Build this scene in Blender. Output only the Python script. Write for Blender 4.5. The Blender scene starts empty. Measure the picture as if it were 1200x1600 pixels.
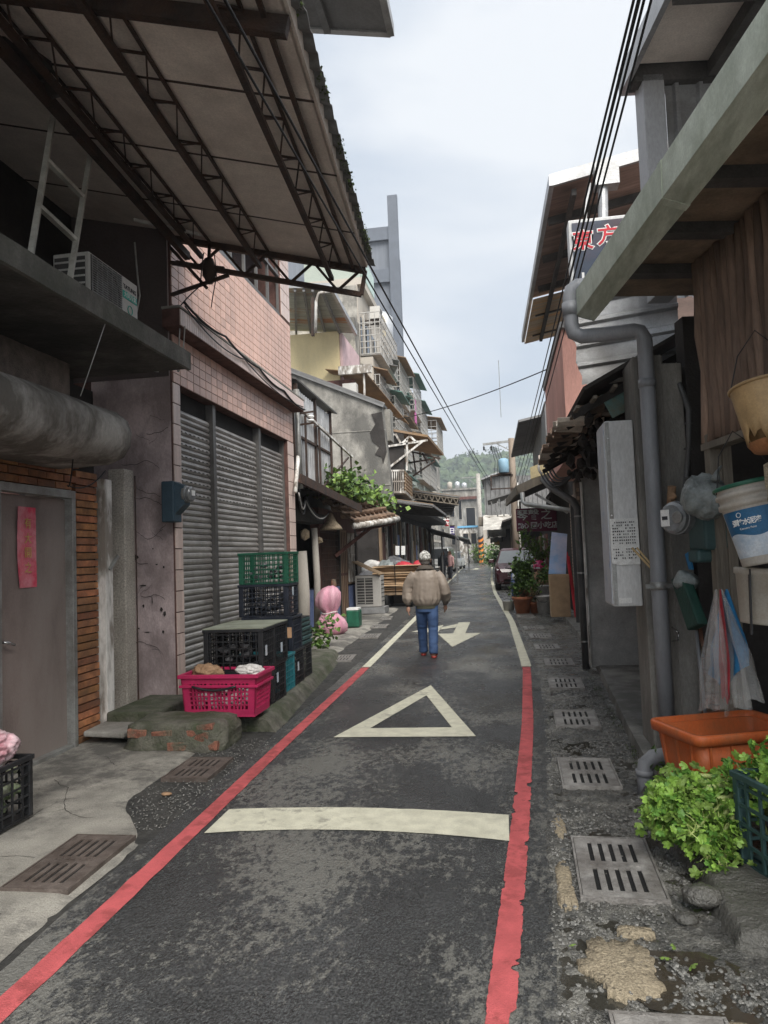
import bpy, bmesh, math, random
import numpy as np
from mathutils import Vector, Matrix, Euler
from mathutils import noise as mnoise

sc = bpy.context.scene
COL = sc.collection
rad = math.radians
RND = random.Random(7)

# ------------------------------------------------------------------ camera
CAM = Vector((0.0, 0.0, 1.6))
FPX = 1130.0                                   # focal length in units of a 1200 x 1600 frame
YAW, PITCH, ROLL = rad(9.1), math.atan(66 / FPX), rad(-2.1)
CR = Matrix.Rotation(YAW, 3, 'Z') @ Matrix.Rotation(math.pi / 2 + PITCH, 3, 'X') @ Matrix.Rotation(ROLL, 3, 'Z')
cam_data = bpy.data.cameras.new('camera')
cam = bpy.data.objects.new('camera', cam_data)
COL.objects.link(cam)
cam.location = CAM
cam.rotation_euler = CR.to_euler()
cam_data.sensor_fit = 'VERTICAL'
cam_data.sensor_height = 24.0
cam_data.lens = 24.0 * FPX / 1600.0
cam_data.clip_start = 0.05
cam_data.clip_end = 4000
sc.camera = cam

# ------------------------------------------------------------------ sky and sun: bright overcast
world = bpy.data.worlds.new('World')
sc.world = world
world.use_nodes = True
wn, wl = world.node_tree.nodes, world.node_tree.links
wn.clear()
w_out = wn.new('ShaderNodeOutputWorld')
w_bg = wn.new('ShaderNodeBackground')
w_sky = wn.new('ShaderNodeTexSky')
w_sky.sky_type = 'NISHITA'
w_sky.sun_disc = False
w_sky.sun_elevation = rad(50)
w_sky.sun_rotation = rad(152)
w_bg.inputs['Strength'].default_value = 0.05
w_tc = wn.new('ShaderNodeTexCoord')
w_map = wn.new('ShaderNodeMapping')
w_map.inputs['Scale'].default_value = (1.0, 1.0, 2.2)
w_map.inputs['Location'].default_value = (0.3, 1.7, 0.4)
w_n = wn.new('ShaderNodeTexNoise')
w_n.inputs['Scale'].default_value = 2.1
w_n.inputs['Detail'].default_value = 6
w_n.inputs['Roughness'].default_value = 0.5
w_n.inputs['Distortion'].default_value = 0.25
w_rp = wn.new('ShaderNodeValToRGB')
w_rp.color_ramp.elements[0].position = 0.38
w_rp.color_ramp.elements[0].color = (3.1, 3.45, 3.9, 1)
w_rp.color_ramp.elements[1].position = 0.58
w_rp.color_ramp.elements[1].color = (4.6, 4.72, 4.85, 1)
w_mix = wn.new('ShaderNodeMix')
w_mix.data_type = 'RGBA'
w_mix.inputs[0].default_value = 0.9
wl.new(w_tc.outputs['Generated'], w_map.inputs['Vector'])
wl.new(w_map.outputs['Vector'], w_n.inputs['Vector'])
wl.new(w_n.outputs['Fac'], w_rp.inputs['Fac'])
wl.new(w_sky.outputs['Color'], w_mix.inputs[6])
wl.new(w_rp.outputs['Color'], w_mix.inputs[7])
wl.new(w_mix.outputs[2], w_bg.inputs['Color'])
wl.new(w_bg.outputs['Background'], w_out.inputs['Surface'])

sun_data = bpy.data.lights.new('sun', 'SUN')
sun = bpy.data.objects.new('sun', sun_data)
COL.objects.link(sun)
sun_data.energy = 1.5
sun_data.angle = rad(48)
sun_data.color = (1.0, 0.96, 0.9)
sun.rotation_euler = (rad(40), 0, rad(28))
sun.location = (0, 0, 30)

sc.view_settings.view_transform = 'Standard'
sc.view_settings.look = 'None'
sc.view_settings.gamma = 1.0
sc.view_settings.use_curve_mapping = False
sc.view_settings.exposure = 2.12
sc.render.engine = 'CYCLES'
sc.cycles.max_bounces = 8
sc.cycles.transparent_max_bounces = 12
sc.cycles.use_denoising = True

# ------------------------------------------------------------------ layout helpers: a sight line met with a plane of the street
def ray(u, v):
    return CR @ Vector(((u - 600) / FPX, -(v - 800) / FPX, -1.0))
def on_z(u, v, z=0.0):
    d = ray(u, v); return CAM + d * ((z - CAM.z) / d.z)
def on_x(u, v, x):
    d = ray(u, v); return CAM + d * ((x - CAM.x) / d.x)
def on_y(u, v, y):
    d = ray(u, v); return CAM + d * ((y - CAM.y) / d.y)
def on_plane(u, v, p, n):
    d = ray(u, v); n = Vector(n); return CAM + d * (n.dot(Vector(p) - CAM) / n.dot(d))

# ------------------------------------------------------------------ mesh builder
class MB:
    def __init__(s):
        s.v, s.f, s.m = [], [], []
    def add(s, vs, fs, mi=0):
        o = len(s.v)
        s.v += [(float(v[0]), float(v[1]), float(v[2])) for v in vs]
        s.f += [tuple(i + o for i in f) for f in fs]
        s.m += [mi] * len(fs)
        return s
    def hexa(s, p, mi=0):
        return s.add(p, [(0, 3, 2, 1), (4, 5, 6, 7), (0, 1, 5, 4), (1, 2, 6, 5), (2, 3, 7, 6), (3, 0, 4, 7)], mi)
    def box(s, x0, x1, y0, y1, z0, z1, mi=0):
        return s.hexa([(x0, y0, z0), (x1, y0, z0), (x1, y1, z0), (x0, y1, z0), (x0, y0, z1), (x1, y0, z1), (x1, y1, z1), (x0, y1, z1)], mi)
    def bar(s, a, b, w, h=None, mi=0, up=(0, 0, 1)):
        a, b = Vector(a), Vector(b); h = w if h is None else h
        d = (b - a).normalized(); up = Vector(up)
        if abs(d.dot(up)) > 0.97: up = Vector((1, 0, 0)) if abs(d.x) < 0.9 else Vector((0, 1, 0))
        sd = d.cross(up).normalized() * (w / 2); u2 = sd.cross(d).normalized() * (h / 2)
        return s.hexa([a - sd - u2, a + sd - u2, a + sd + u2, a - sd + u2, b - sd - u2, b + sd - u2, b + sd + u2, b - sd + u2], mi)
    def rings(s, rs, mi=0, caps=True, close=False):
        n = len(rs[0]); o = []
        for r in rs: o += list(r)
        fs = []
        for i in range(len(rs) - 1 + (1 if close else 0)):
            a, b = i * n, ((i + 1) % len(rs)) * n
            for j in range(n): fs.append((a + j, a + (j + 1) % n, b + (j + 1) % n, b + j))
        if caps and not close:
            fs.append(tuple(range(n))[::-1]); fs.append(tuple(range((len(rs) - 1) * n, len(rs) * n)))
        return s.add(o, fs, mi)
    def tube(s, pts, r, n=8, mi=0, caps=True, close=False):
        pts = [Vector(p) for p in pts]; rs = []
        rr = r if isinstance(r, (list, tuple)) else [r] * len(pts)
        prev = None
        for i, p in enumerate(pts):
            if close: d = pts[(i + 1) % len(pts)] - pts[i - 1]
            else: d = pts[min(i + 1, len(pts) - 1)] - pts[max(i - 1, 0)]
            d.normalize()
            if prev is None:
                u = Vector((0, 0, 1)) if abs(d.z) < 0.9 else Vector((1, 0, 0))
                u = (u - d * u.dot(d)).normalized()
            else:
                u = (prev - d * prev.dot(d)).normalized()
            prev = u; w = d.cross(u)
            rs.append([p + (u * math.cos(2 * math.pi * k / n) + w * math.sin(2 * math.pi * k / n)) * rr[i] for k in range(n)])
        return s.rings(rs, mi, caps, close)
    def lathe(s, prof, n=16, c=(0, 0, 0), mi=0, caps=True):
        rs = [[(c[0] + r * math.cos(2 * math.pi * k / n), c[1] + r * math.sin(2 * math.pi * k / n), c[2] + z) for k in range(n)] for r, z in prof]
        return s.rings(rs, mi, caps)
    def prism(s, poly, vec, mi=0):
        poly = [Vector(p) for p in poly]; vec = Vector(vec); n = len(poly)
        fs = [tuple(range(n))[::-1], tuple(range(n, 2 * n))] + [(i, (i + 1) % n, n + (i + 1) % n, n + i) for i in range(n)]
        return s.add(poly + [p + vec for p in poly], fs, mi)
    def plate(s, a, b, c, d, t, mi=0):
        a, b, c, d = [Vector(p) for p in (a, b, c, d)]
        nv = (b - a).cross(d - a).normalized() * t
        return s.hexa([a, b, c, d, a + nv, b + nv, c + nv, d + nv], mi)
    def ico(s, c, r, mi=0, sx=1, sy=1, sz=1, jit=0.0, rnd=RND):
        t = (1 + 5 ** .5) / 2
        vs = [(-1, t, 0), (1, t, 0), (-1, -t, 0), (1, -t, 0), (0, -1, t), (0, 1, t), (0, -1, -t), (0, 1, -t), (t, 0, -1), (t, 0, 1), (-t, 0, -1), (-t, 0, 1)]
        fs = [(0, 11, 5), (0, 5, 1), (0, 1, 7), (0, 7, 10), (0, 10, 11), (1, 5, 9), (5, 11, 4), (11, 10, 2), (10, 7, 6), (7, 1, 8), (3, 9, 4), (3, 4, 2), (3, 2, 6), (3, 6, 8), (3, 8, 9), (4, 9, 5), (2, 4, 11), (6, 2, 10), (8, 6, 7), (9, 8, 1)]
        k = r / 1.902; o = []
        for v in vs:
            q = k * (1 + rnd.uniform(-jit, jit))
            o.append((c[0] + v[0] * q * sx, c[1] + v[1] * q * sy, c[2] + v[2] * q * sz))
        return s.add(o, fs, mi)
    def xform(s, M):
        s.v = [tuple(M @ Vector(v)) for v in s.v]; return s
    def build(s, name, mats, parent=None, smooth=False, bevel=0, origin=None, label=None):
        if not isinstance(mats, (list, tuple)): mats = [mats]
        me = bpy.data.meshes.new(name)
        off = Vector((0, 0, 0))
        if parent is not None: off = base_of(parent)
        else:
            if origin is None:
                xs = np.array(s.v); lo, hi = xs.min(0), xs.max(0)
                origin = ((lo[0] + hi[0]) / 2, (lo[1] + hi[1]) / 2, lo[2])
            off = Vector(origin)
        me.from_pydata([(v[0] - off.x, v[1] - off.y, v[2] - off.z) for v in s.v], [], s.f)
        for m in mats: me.materials.append(m)
        if len(mats) > 1: me.polygons.foreach_set('material_index', s.m)
        me.validate()
        fix_normals(me)
        if smooth: me.polygons.foreach_set('use_smooth', [True] * len(me.polygons))
        o = bpy.data.objects.new(name, me); COL.objects.link(o)
        if parent is None: o.location = off
        else: o.parent = parent
        if bevel:
            b = o.modifiers.new('edge', 'BEVEL'); b.width = bevel; b.segments = 2; b.limit_method = 'ANGLE'; b.angle_limit = rad(40)
        if label: o['label'] = label
        return o

def fix_normals(me):
    bm = bmesh.new(); bm.from_mesh(me); bmesh.ops.recalc_face_normals(bm, faces=bm.faces); bm.to_mesh(me); bm.free()
def base_of(o):
    v = Vector((0, 0, 0))
    while o is not None: v += o.location; o = o.parent
    return v
def tag(o, label=None, cat=None, group=None, kind=None):
    if label: o['label'] = label
    if cat: o['category'] = cat
    if group: o['group'] = group
    if kind: o['kind'] = kind
    return o
def thing(name, label, cat, loc=(0, 0, 0), group=None):
    o = bpy.data.objects.new(name, None); COL.objects.link(o)
    o.location = loc; o.empty_display_size = 0.1
    return tag(o, label, cat, group)
KIDS = None
def copy_tree(o, parent=None, **kw):
    c = o.copy(); COL.objects.link(c)
    if parent is not None: c.parent = parent
    for ch in [x for x in bpy.data.objects if x.parent == o]: copy_tree(ch, c)
    for k, v in kw.items(): c[k] = v
    return c
def piece(name, me, parent, loc, rot=None, scale=None):
    o = bpy.data.objects.new(name, me); COL.objects.link(o); o.parent = parent
    o.location = Vector(loc) - base_of(parent)
    if rot: o.rotation_euler = rot
    if scale: o.scale = scale
    return o
def mesh_of(mb, name, mats, smooth=False):
    o = mb.build(name, mats, smooth=smooth, origin=(0, 0, 0)); me = o.data
    bpy.data.objects.remove(o); return me
def aim(o, d, s=1.0):
    d = Vector(d).normalized(); return Matrix.Translation(Vector(o)) @ d.to_track_quat('Z', 'Y').to_matrix().to_4x4()
def nz(x, y=0, z=0, s=1.0): return mnoise.noise(Vector((x * s, y * s, z * s)))

# ------------------------------------------------------------------ materials
MATS = {}
def mat(name, col, rough=.75, var=.25, scale=4.0, bump=.15, bscale=60.0, metal=0.0, spec=.4, dirt=None, dscale=1.3, damt=.5, dsharp=.12, grain=.10, dmask=None, drough=.68,
        rnd=0.0, streak=1.0, rvar=0.0, alpha=1.0, trans=0.0, emit=None, dlow=.5, sss=0.0, vecstretch=None, hue=0.0):
    m = bpy.data.materials.new(name); m.use_nodes = True
    nt = m.node_tree; N, L = nt.nodes, nt.links
    b = N['Principled BSDF']
    tc = N.new('ShaderNodeTexCoord'); mp = N.new('ShaderNodeMapping'); oi = N.new('ShaderNodeObjectInfo')
    mul = N.new('ShaderNodeVectorMath'); mul.operation = 'MULTIPLY_ADD'
    comb = N.new('ShaderNodeCombineXYZ')
    for k in range(3): L.new(oi.outputs['Random'], comb.inputs[k])
    mul.inputs[1].default_value = (7, 11, 5)
    L.new(comb.outputs[0], mul.inputs[0]); L.new(tc.outputs['Object'], mul.inputs[2])
    st = vecstretch or (1, 1, 1.0 / streak)
    mp.inputs['Scale'].default_value = st
    L.new(mul.outputs[0], mp.inputs['Vector'])
    def noise(sc_, det=6, ro=.6, vec=mp):
        n = N.new('ShaderNodeTexNoise'); n.inputs['Scale'].default_value = sc_; n.inputs['Detail'].default_value = det; n.inputs['Roughness'].default_value = ro
        L.new(vec.outputs[0], n.inputs['Vector']); return n
    n1 = noise(scale)
    mr = N.new('ShaderNodeMapRange'); mr.inputs[1].default_value = .36; mr.inputs[2].default_value = .64
    mr.inputs[3].default_value = 1 - var; mr.inputs[4].default_value = 1 + var
    L.new(n1.outputs['Fac'], mr.inputs[0])
    hsv = N.new('ShaderNodeHueSaturation'); hsv.inputs['Color'].default_value = (*col, 1)
    val = mr.outputs[0]
    if grain:
        ng = noise(max(bscale * 1.6, 60), 3, .7); mg = N.new('ShaderNodeMapRange'); mg.inputs[1].default_value = .36; mg.inputs[2].default_value = .64
        mg.inputs[3].default_value = 1 - grain; mg.inputs[4].default_value = 1 + grain; L.new(ng.outputs['Fac'], mg.inputs[0])
        mm = N.new('ShaderNodeMath'); mm.operation = 'MULTIPLY'; L.new(val, mm.inputs[0]); L.new(mg.outputs[0], mm.inputs[1]); val = mm.outputs[0]
    L.new(val, hsv.inputs['Value'])
    out = hsv.outputs[0]
    if rnd or hue:
        h2 = N.new('ShaderNodeHueSaturation'); r2 = N.new('ShaderNodeMapRange'); r2.inputs[3].default_value = 1 - rnd; r2.inputs[4].default_value = 1 + rnd
        L.new(oi.outputs['Random'], r2.inputs[0]); L.new(r2.outputs[0], h2.inputs['Value']); L.new(out, h2.inputs['Color']); out = h2.outputs[0]
        if hue:
            r3 = N.new('ShaderNodeMapRange'); r3.inputs[3].default_value = .5 - hue; r3.inputs[4].default_value = .5 + hue
            fr = N.new('ShaderNodeMath'); fr.operation = 'FRACT'; ml = N.new('ShaderNodeMath'); ml.operation = 'MULTIPLY'; ml.inputs[1].default_value = 17.3
            L.new(oi.outputs['Random'], ml.inputs[0]); L.new(ml.outputs[0], fr.inputs[0]); L.new(fr.outputs[0], r3.inputs[0]); L.new(r3.outputs[0], h2.inputs['Hue'])
    dr = None
    if dirt is not None:
        n2 = noise(dscale, 9, drough); fac = n2.outputs['Fac']
        if dmask:
            n5 = noise(dmask[0], 3, .5); ma = N.new('ShaderNodeMath'); ma.operation = 'MULTIPLY_ADD'; ma.inputs[1].default_value = dmask[1]; L.new(n5.outputs['Fac'], ma.inputs[0]); L.new(fac, ma.inputs[2])
            ms = N.new('ShaderNodeMath'); ms.operation = 'SUBTRACT'; ms.inputs[1].default_value = dmask[1] * .5; L.new(ma.outputs[0], ms.inputs[0]); fac = ms.outputs[0]
        dr = N.new('ShaderNodeMapRange'); dr.inputs[1].default_value = dlow - dsharp; dr.inputs[2].default_value = dlow + dsharp
        dr.inputs[3].default_value = 0; dr.inputs[4].default_value = damt
        L.new(fac, dr.inputs[0])
        mx = N.new('ShaderNodeMix'); mx.data_type = 'RGBA'; mx.inputs[7].default_value = (*dirt, 1)
        L.new(dr.outputs[0], mx.inputs[0]); L.new(out, mx.inputs[6]); out = mx.outputs[2]
    L.new(out, b.inputs['Base Color'])
    b.inputs['Roughness'].default_value = rough
    if rvar:
        rr = N.new('ShaderNodeMapRange'); rr.inputs[1].default_value = .35; rr.inputs[2].default_value = .65
        rr.inputs[3].default_value = max(.03, rough - rvar); rr.inputs[4].default_value = min(1, rough + rvar)
        n4 = noise(scale * .6, 5); L.new(n4.outputs['Fac'], rr.inputs[0]); L.new(rr.outputs[0], b.inputs['Roughness'])
    b.inputs['Metallic'].default_value = metal
    b.inputs['Specular IOR Level'].default_value = spec
    if alpha < 1: b.inputs['Alpha'].default_value = alpha
    if trans: b.inputs['Transmission Weight'].default_value = trans
    if sss: b.inputs['Subsurface Weight'].default_value = sss; b.inputs['Subsurface Radius'].default_value = (.02, .02, .01)
    if emit: b.inputs['Emission Color'].default_value = (*emit[:3], 1); b.inputs['Emission Strength'].default_value = emit[3]
    if bump:
        n3 = noise(bscale, 4); bp = N.new('ShaderNodeBump'); bp.inputs['Strength'].default_value = min(1, bump * 1.7); bp.inputs['Distance'].default_value = .02
        L.new(n3.outputs['Fac'], bp.inputs['Height']); L.new(bp.outputs[0], b.inputs['Normal'])
    MATS[name] = m
    return m

def text_obj(s, size, name, material, parent, M, depth=.002, bold=0.0, label=None):
    cu = bpy.data.curves.new('lettering', 'FONT'); cu.body = s; cu.size = size; cu.align_x = 'CENTER'; cu.align_y = 'CENTER'
    cu.extrude = depth; cu.offset = bold; cu.resolution_u = 3
    t = bpy.data.objects.new('lettering', cu); COL.objects.link(t)
    bpy.context.view_layer.update()
    me = bpy.data.meshes.new_from_object(t.evaluated_get(bpy.context.evaluated_depsgraph_get()))
    bpy.data.objects.remove(t)
    me.materials.clear(); me.materials.append(material)
    me.transform(Matrix.Translation(-base_of(parent)) @ M)
    o = bpy.data.objects.new(name, me); COL.objects.link(o); o.parent = parent
    if label: o['label'] = label
    return o
def frame_matrix(origin, xdir, up):
    x = Vector(xdir).normalized(); z = x.cross(Vector(up)).normalized(); y = z.cross(x)
    return Matrix.Translation(Vector(origin)) @ Matrix((x, y, z)).transposed().to_4x4()

# ------------------------------------------------------------------ leaf batches
def leaf_mesh(name, pts, size, mats, parent=None, dirs=None, up=.5, lobes=0, seed=1, origin=None, aspect=.45, label=None, smin=.6):
    rg = np.random.default_rng(seed); n = len(pts); pts = np.asarray(pts, float)
    if lobes == 0:
        T = np.array([(0, 0, 0), (aspect, .45, .10), (0, .5, -.03), (-aspect, .45, .10), (0, 1, -.12)]); F = [(0, 1, 2), (0, 2, 3), (1, 4, 2), (2, 4, 3)]
    else:
        T = np.array([(0, 0, 0), (.30, .14, .05), (.62, .26, -.04), (.70, .52, -.06), (.44, .62, .05), (.46, .92, -.06), (.16, 1.0, -.08), (0, .84, .06), (-.16, 1.0, -.08), (-.46, .92, -.06), (-.44, .62, .05), (-.70, .52, -.06), (-.62, .26, -.04), (-.30, .14, .05), (0, .46, .10)])
        F = [(i, i + 1, 14) for i in range(13)] + [(13, 0, 14)]
    y = rg.normal(size=(n, 3)) if dirs is None else np.asarray(dirs, float) + rg.normal(size=(n, 3)) * .45
    y[:, 2] += 0 if dirs is not None else up * .3
    y /= np.linalg.norm(y, axis=1)[:, None] + 1e-9
    zr = rg.normal(size=(n, 3)); zr[:, 2] += up * 2
    x = np.cross(y, zr); x /= np.linalg.norm(x, axis=1)[:, None] + 1e-9; z = np.cross(x, y)
    s = size * rg.uniform(smin, 1.2, n)
    V = pts[:, None, :] + s[:, None, None] * (T[None, :, 0:1] * x[:, None, :] + T[None, :, 1:2] * y[:, None, :] + T[None, :, 2:3] * z[:, None, :])
    k = len(T); V = V.reshape(-1, 3)
    Fa = (np.array(F)[None] + (np.arange(n) * k)[:, None, None]).reshape(-1, 3)
    if parent is not None: off = np.array(base_of(parent))
    else: off = np.array(origin if origin is not None else (pts[:, 0].mean(), pts[:, 1].mean(), pts[:, 2].min()))
    me = bpy.data.meshes.new(name)
    me.from_pydata((V - off).tolist(), [], Fa.tolist())
    if not isinstance(mats, (list, tuple)): mats = [mats]
    for m in mats: me.materials.append(m)
    if len(mats) > 1:
        mi = rg.integers(0, len(mats), n); me.polygons.foreach_set('material_index', np.repeat(mi, len(F)).astype(np.int32))
    o = bpy.data.objects.new(name, me); COL.objects.link(o)
    if parent is not None: o.parent = parent
    else: o.location = off
    if label: o['label'] = label
    return o
# ------------------------------------------------------------------ palette
GREY = (.30, .29, .28)
M = {}
def dm(k, *a, **kw): M[k] = mat(k, *a, **kw)
dm('brick', (.36, .15, .065), .8, .3, 9, .3, 90, rnd=.35, hue=.012, dirt=(.10, .065, .05), dscale=3, damt=.6)
dm('mortar', (.22, .18, .155), .9, .3, 8, .4, 80)
dm('door', (.20, .155, .14), .5, .25, 2.2, .06, 70, dirt=(.24, .215, .195), dscale=1.1, damt=.65, streak=2.5)
dm('alu', (.36, .37, .36), .45, .15, 6, .08, 60, metal=.5, dirt=(.16, .14, .12), dscale=4, damt=.6)
dm('peel_white', (.70, .68, .64), .8, .2, 7, .3, 50, dirt=(.20, .17, .14), dscale=5, damt=.9, dsharp=.06, streak=3)
dm('pebble', (.52, .48, .42), .9, .35, 60, .6, 120, dirt=(.2, .17, .14), dscale=2, damt=.5)
dm('mauve', (.50, .41, .405), .75, .14, 3, .12, 30, dirt=(.15, .115, .11), dscale=2.3, damt=.6, dsharp=.1, streak=1.6)
dm('pink_tile', (.66, .42, .335), .35, .10, 2, .03, 40, rnd=.10, dirt=(.30, .2, .17), dscale=.8, damt=.45, streak=2)
dm('pale_tile', (.70, .56, .50), .35, .12, 2, .03, 40, rnd=.10, dirt=(.3, .22, .2), dscale=1.0, damt=.45, streak=2)
dm('grout', (.115, .06, .05), .9, .3, 8, .2, 80)
dm('shutter', (.46, .44, .415), .4, .16, 3, .05, 90, metal=.45, dirt=(.14, .12, .105), dscale=1.4, damt=.6, rnd=.10)
dm('shutter_post', (.14, .135, .13), .5, .2, 4, .05, 60, metal=.4)
dm('dark', (.018, .017, .016), .9, .3, 3, .1, 30)
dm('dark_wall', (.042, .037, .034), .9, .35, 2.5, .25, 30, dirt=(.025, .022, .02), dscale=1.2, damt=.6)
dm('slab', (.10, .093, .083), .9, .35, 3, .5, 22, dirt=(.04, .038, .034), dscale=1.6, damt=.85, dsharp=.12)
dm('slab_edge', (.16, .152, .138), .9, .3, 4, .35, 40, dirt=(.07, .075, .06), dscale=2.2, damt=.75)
dm('tarp_roll', (.30, .285, .26), .8, .25, 3, .4, 20, dirt=(.085, .075, .062), dscale=2.4, damt=.85, dsharp=.07, streak=2.2)
dm('board', (.82, .74, .67), .85, .12, 2.5, .12, 40, dirt=(.24, .185, .15), dscale=1.3, damt=.45, dsharp=.2)
dm('rusty', (.040, .030, .026), .7, .4, 9, .3, 60, metal=.2, dirt=(.085, .045, .028), dscale=5, damt=.7)
dm('corr_roof', (.22, .22, .215), .6, .2, 3, .15, 30, metal=.2, dirt=(.08, .07, .06), dscale=1.5, damt=.6)
dm('moss', (.060, .085, .025), .95, .5, 20, .6, 90)
dm('awn_board', (.40, .41, .36), .8, .2, 3, .1, 30, dirt=(.40, .17, .06), dscale=.7, damt=.9, dsharp=.05, dlow=.56, vecstretch=(.4, 3, 1))
dm('leaf_a', (.095, .17, .032), .5, .35, 30, .1, 80, rnd=.1, spec=.4)
dm('leaf_b', (.055, .105, .026), .5, .35, 30, .1, 80, rnd=.1, spec=.4)
dm('leaf_c', (.16, .25, .05), .5, .3, 30, .1, 80, spec=.4)
dm('cel_leaf', (.26, .44, .075), .42, .3, 25, .15, 60, spec=.45, sss=.0)
dm('cel_leaf2', (.13, .28, .05), .42, .3, 25, .15, 60, spec=.45)
dm('cel_stalk', (.48, .56, .20), .35, .2, 20, .1, 40, vecstretch=(1, 1, .2), sss=.1)
dm('asphalt_side', (.05, .05, .048), .75, .45, 22, .7, 220, dirt=(.11, .105, .095), dscale=3.2, damt=.6, rvar=.2)
dm('concrete', (.30, .285, .25), .85, .22, 3, .4, 90, dirt=(.10, .096, .088), dscale=5, damt=.85, dsharp=.09, dlow=.53, rvar=.12, grain=.22, dmask=(.8, .9), drough=.75)
dm('concrete_wet', (.135, .13, .115), .32, .35, 6, .6, 50, dirt=(.05, .05, .042), dscale=3, damt=.8, rvar=.2, spec=.7)
dm('mossy', (.125, .118, .098), .8, .4, 7, .8, 36, dirt=(.05, .062, .03), dscale=2.6, damt=.9, dsharp=.12)
dm('oldconcrete', (.31, .295, .265), .85, .25, 3, .3, 60, dirt=(.09, .085, .075), dscale=1.4, damt=.75, streak=2.5)
dm('grey_render', (.30, .285, .255), .9, .3, 2.5, .3, 30, dirt=(.095, .092, .085), dscale=1.3, damt=.85, dsharp=.09, dmask=(.35, .9), streak=1.5)
dm('yellow_wall', (.70, .58, .33), .85, .12, 1.5, .1, 30, dirt=(.5, .42, .27), dscale=.9, damt=.4, streak=3)
dm('iron', (.36, .345, .325), .45, .3, 8, .3, 70, metal=.25, dirt=(.09, .075, .062), dscale=5, damt=.6)
dm('pit', (.008, .008, .008), .9)
dm('pvc', (.30, .312, .335), .45, .12, 3, .04, 40, dirt=(.11, .11, .105), dscale=2, damt=.45, streak=4)
dm('pvc_dark', (.10, .10, .10), .5, .2, 4, .06, 40, dirt=(.05, .047, .042), dscale=3, damt=.5)
dm('steel_white', (.60, .605, .60), .45, .08, 2, .02, 40, dirt=(.36, .35, .33), dscale=1.2, damt=.45, streak=3)
dm('paper', (.70, .70, .68), .85, .06, 6, .05, 60)
dm('ink', (.03, .03, .035), .8)
dm('gutter_green', (.58, .63, .53), .5, .12, 3, .04, 40, dirt=(.20, .235, .15), dscale=1.6, damt=.7, vecstretch=(6, 1, 1))
dm('ply', (.27, .195, .135), .85, .3, 3, .15, 30, dirt=(.07, .052, .04), dscale=1.6, damt=.7)
dm('beam_dark', (.075, .07, .066), .8, .3, 4, .15, 40)
dm('log', (.30, .205, .15), .8, .35, 6, .5, 40, rnd=.22, dirt=(.07, .05, .04), dscale=2.2, damt=.7, streak=6)
dm('wood_grey', (.20, .175, .14), .85, .3, 6, .35, 50, streak=8, dirt=(.09, .075, .06), dscale=2, damt=.5)
dm('gal', (.45, .455, .46), .4, .15, 3, .06, 30, metal=.5, dirt=(.15, .14, .125), dscale=1.3, damt=.6)
dm('col_steel', (.36, .36, .365), .5, .1, 2, .03, 30, dirt=(.24, .235, .23), dscale=1.0, damt=.5, streak=3)
dm('brown_sheet', (.33, .23, .19), .7, .25, 3, .1, 30, dirt=(.07, .05, .045), dscale=1.2, damt=.6, vecstretch=(.3, 3, 1))
dm('orange_sheet', (.62, .37, .15), .6, .3, 3, .1, 30, dirt=(.55, .5, .42), dscale=1.2, damt=.7, vecstretch=(.3, 5, 1))
dm('pink_wall', (.52, .275, .225), .85, .12, 2, .1, 40, dirt=(.32, .18, .15), dscale=1.5, damt=.4, streak=5)
dm('teal', (.085, .29, .30), .5, .25, 4, .1, 40, dirt=(.22, .14, .07), dscale=3, damt=.7)
dm('clay', (.23, .155, .11), .85, .35, 8, .3, 50, rnd=.3, dirt=(.09, .075, .06), dscale=3, damt=.6)
dm('pale_clay', (.52, .46, .39), .85, .3, 8, .3, 50, rnd=.2)
dm('fawn_tile', (.44, .33, .24), .55, .15, 4, .05, 50, rnd=.15)
dm('black_pl', (.018, .019, .021), .42, .3, 8, .05, 60)
dm('navy_pl', (.022, .027, .04), .42, .3, 8, .05, 60)
dm('green_pl', (.018, .105, .062), .42, .2, 8, .05, 60)
dm('teal_pl', (.025, .17, .20), .42, .2, 8, .05, 60)
dm('magenta_pl', (.46, .022, .10), .38, .12, 8, .03, 60, dirt=(.30, .03, .07), dscale=3, damt=.4)
dm('orange_pl', (.62, .135, .035), .45, .15, 4, .06, 50, dirt=(.33, .12, .05), dscale=4, damt=.75, dsharp=.1, streak=2)
dm('crate_dirty', (.33, .35, .28), .9, .3, 10, .2, 80, dirt=(.14, .15, .1), dscale=5, damt=.6)
dm('cardboard', (.42, .29, .175), .85, .15, 5, .12, 60, rnd=.2)
dm('paper_brown', (.33, .205, .12), .8, .2, 8, .3, 30)
dm('plastic_clear', (.62, .63, .62), .3, .2, 8, .2, 30, alpha=.55)
dm('plastic_white', (.62, .60, .57), .35, .15, 8, .2, 30)
dm('plastic_pink', (.66, .50, .53), .35, .35, 14, .25, 30, dirt=(.5, .09, .14), dscale=9, damt=.55)
dm('plastic_grey', (.22, .245, .24), .3, .35, 10, .35, 24, alpha=.93)
dm('pink_bag', (.60, .27, .36), .5, .2, 10, .5, 60, dirt=(.66, .45, .50), dscale=4, damt=.6, streak=4)
dm('sheet_clear', (.62, .62, .60), .3, .2, 8, .2, 30, alpha=.30)
dm('sheet_blue', (.03, .20, .42), .4, .2, 8, .2, 30)
dm('sheet_red', (.42, .03, .045), .4, .2, 8, .2, 30)
dm('bucket_yellow', (.48, .32, .155), .5, .15, 6, .05, 50, dirt=(.26, .175, .09), dscale=4, damt=.5)
dm('bucket_white', (.50, .47, .42), .5, .15, 6, .06, 50, dirt=(.24, .19, .13), dscale=3, damt=.7)
dm('label_blue', (.020, .115, .24), .4, .1, 6, .0)
dm('label_sky', (.16, .42, .66), .4, .1, 6, .0)
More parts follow.
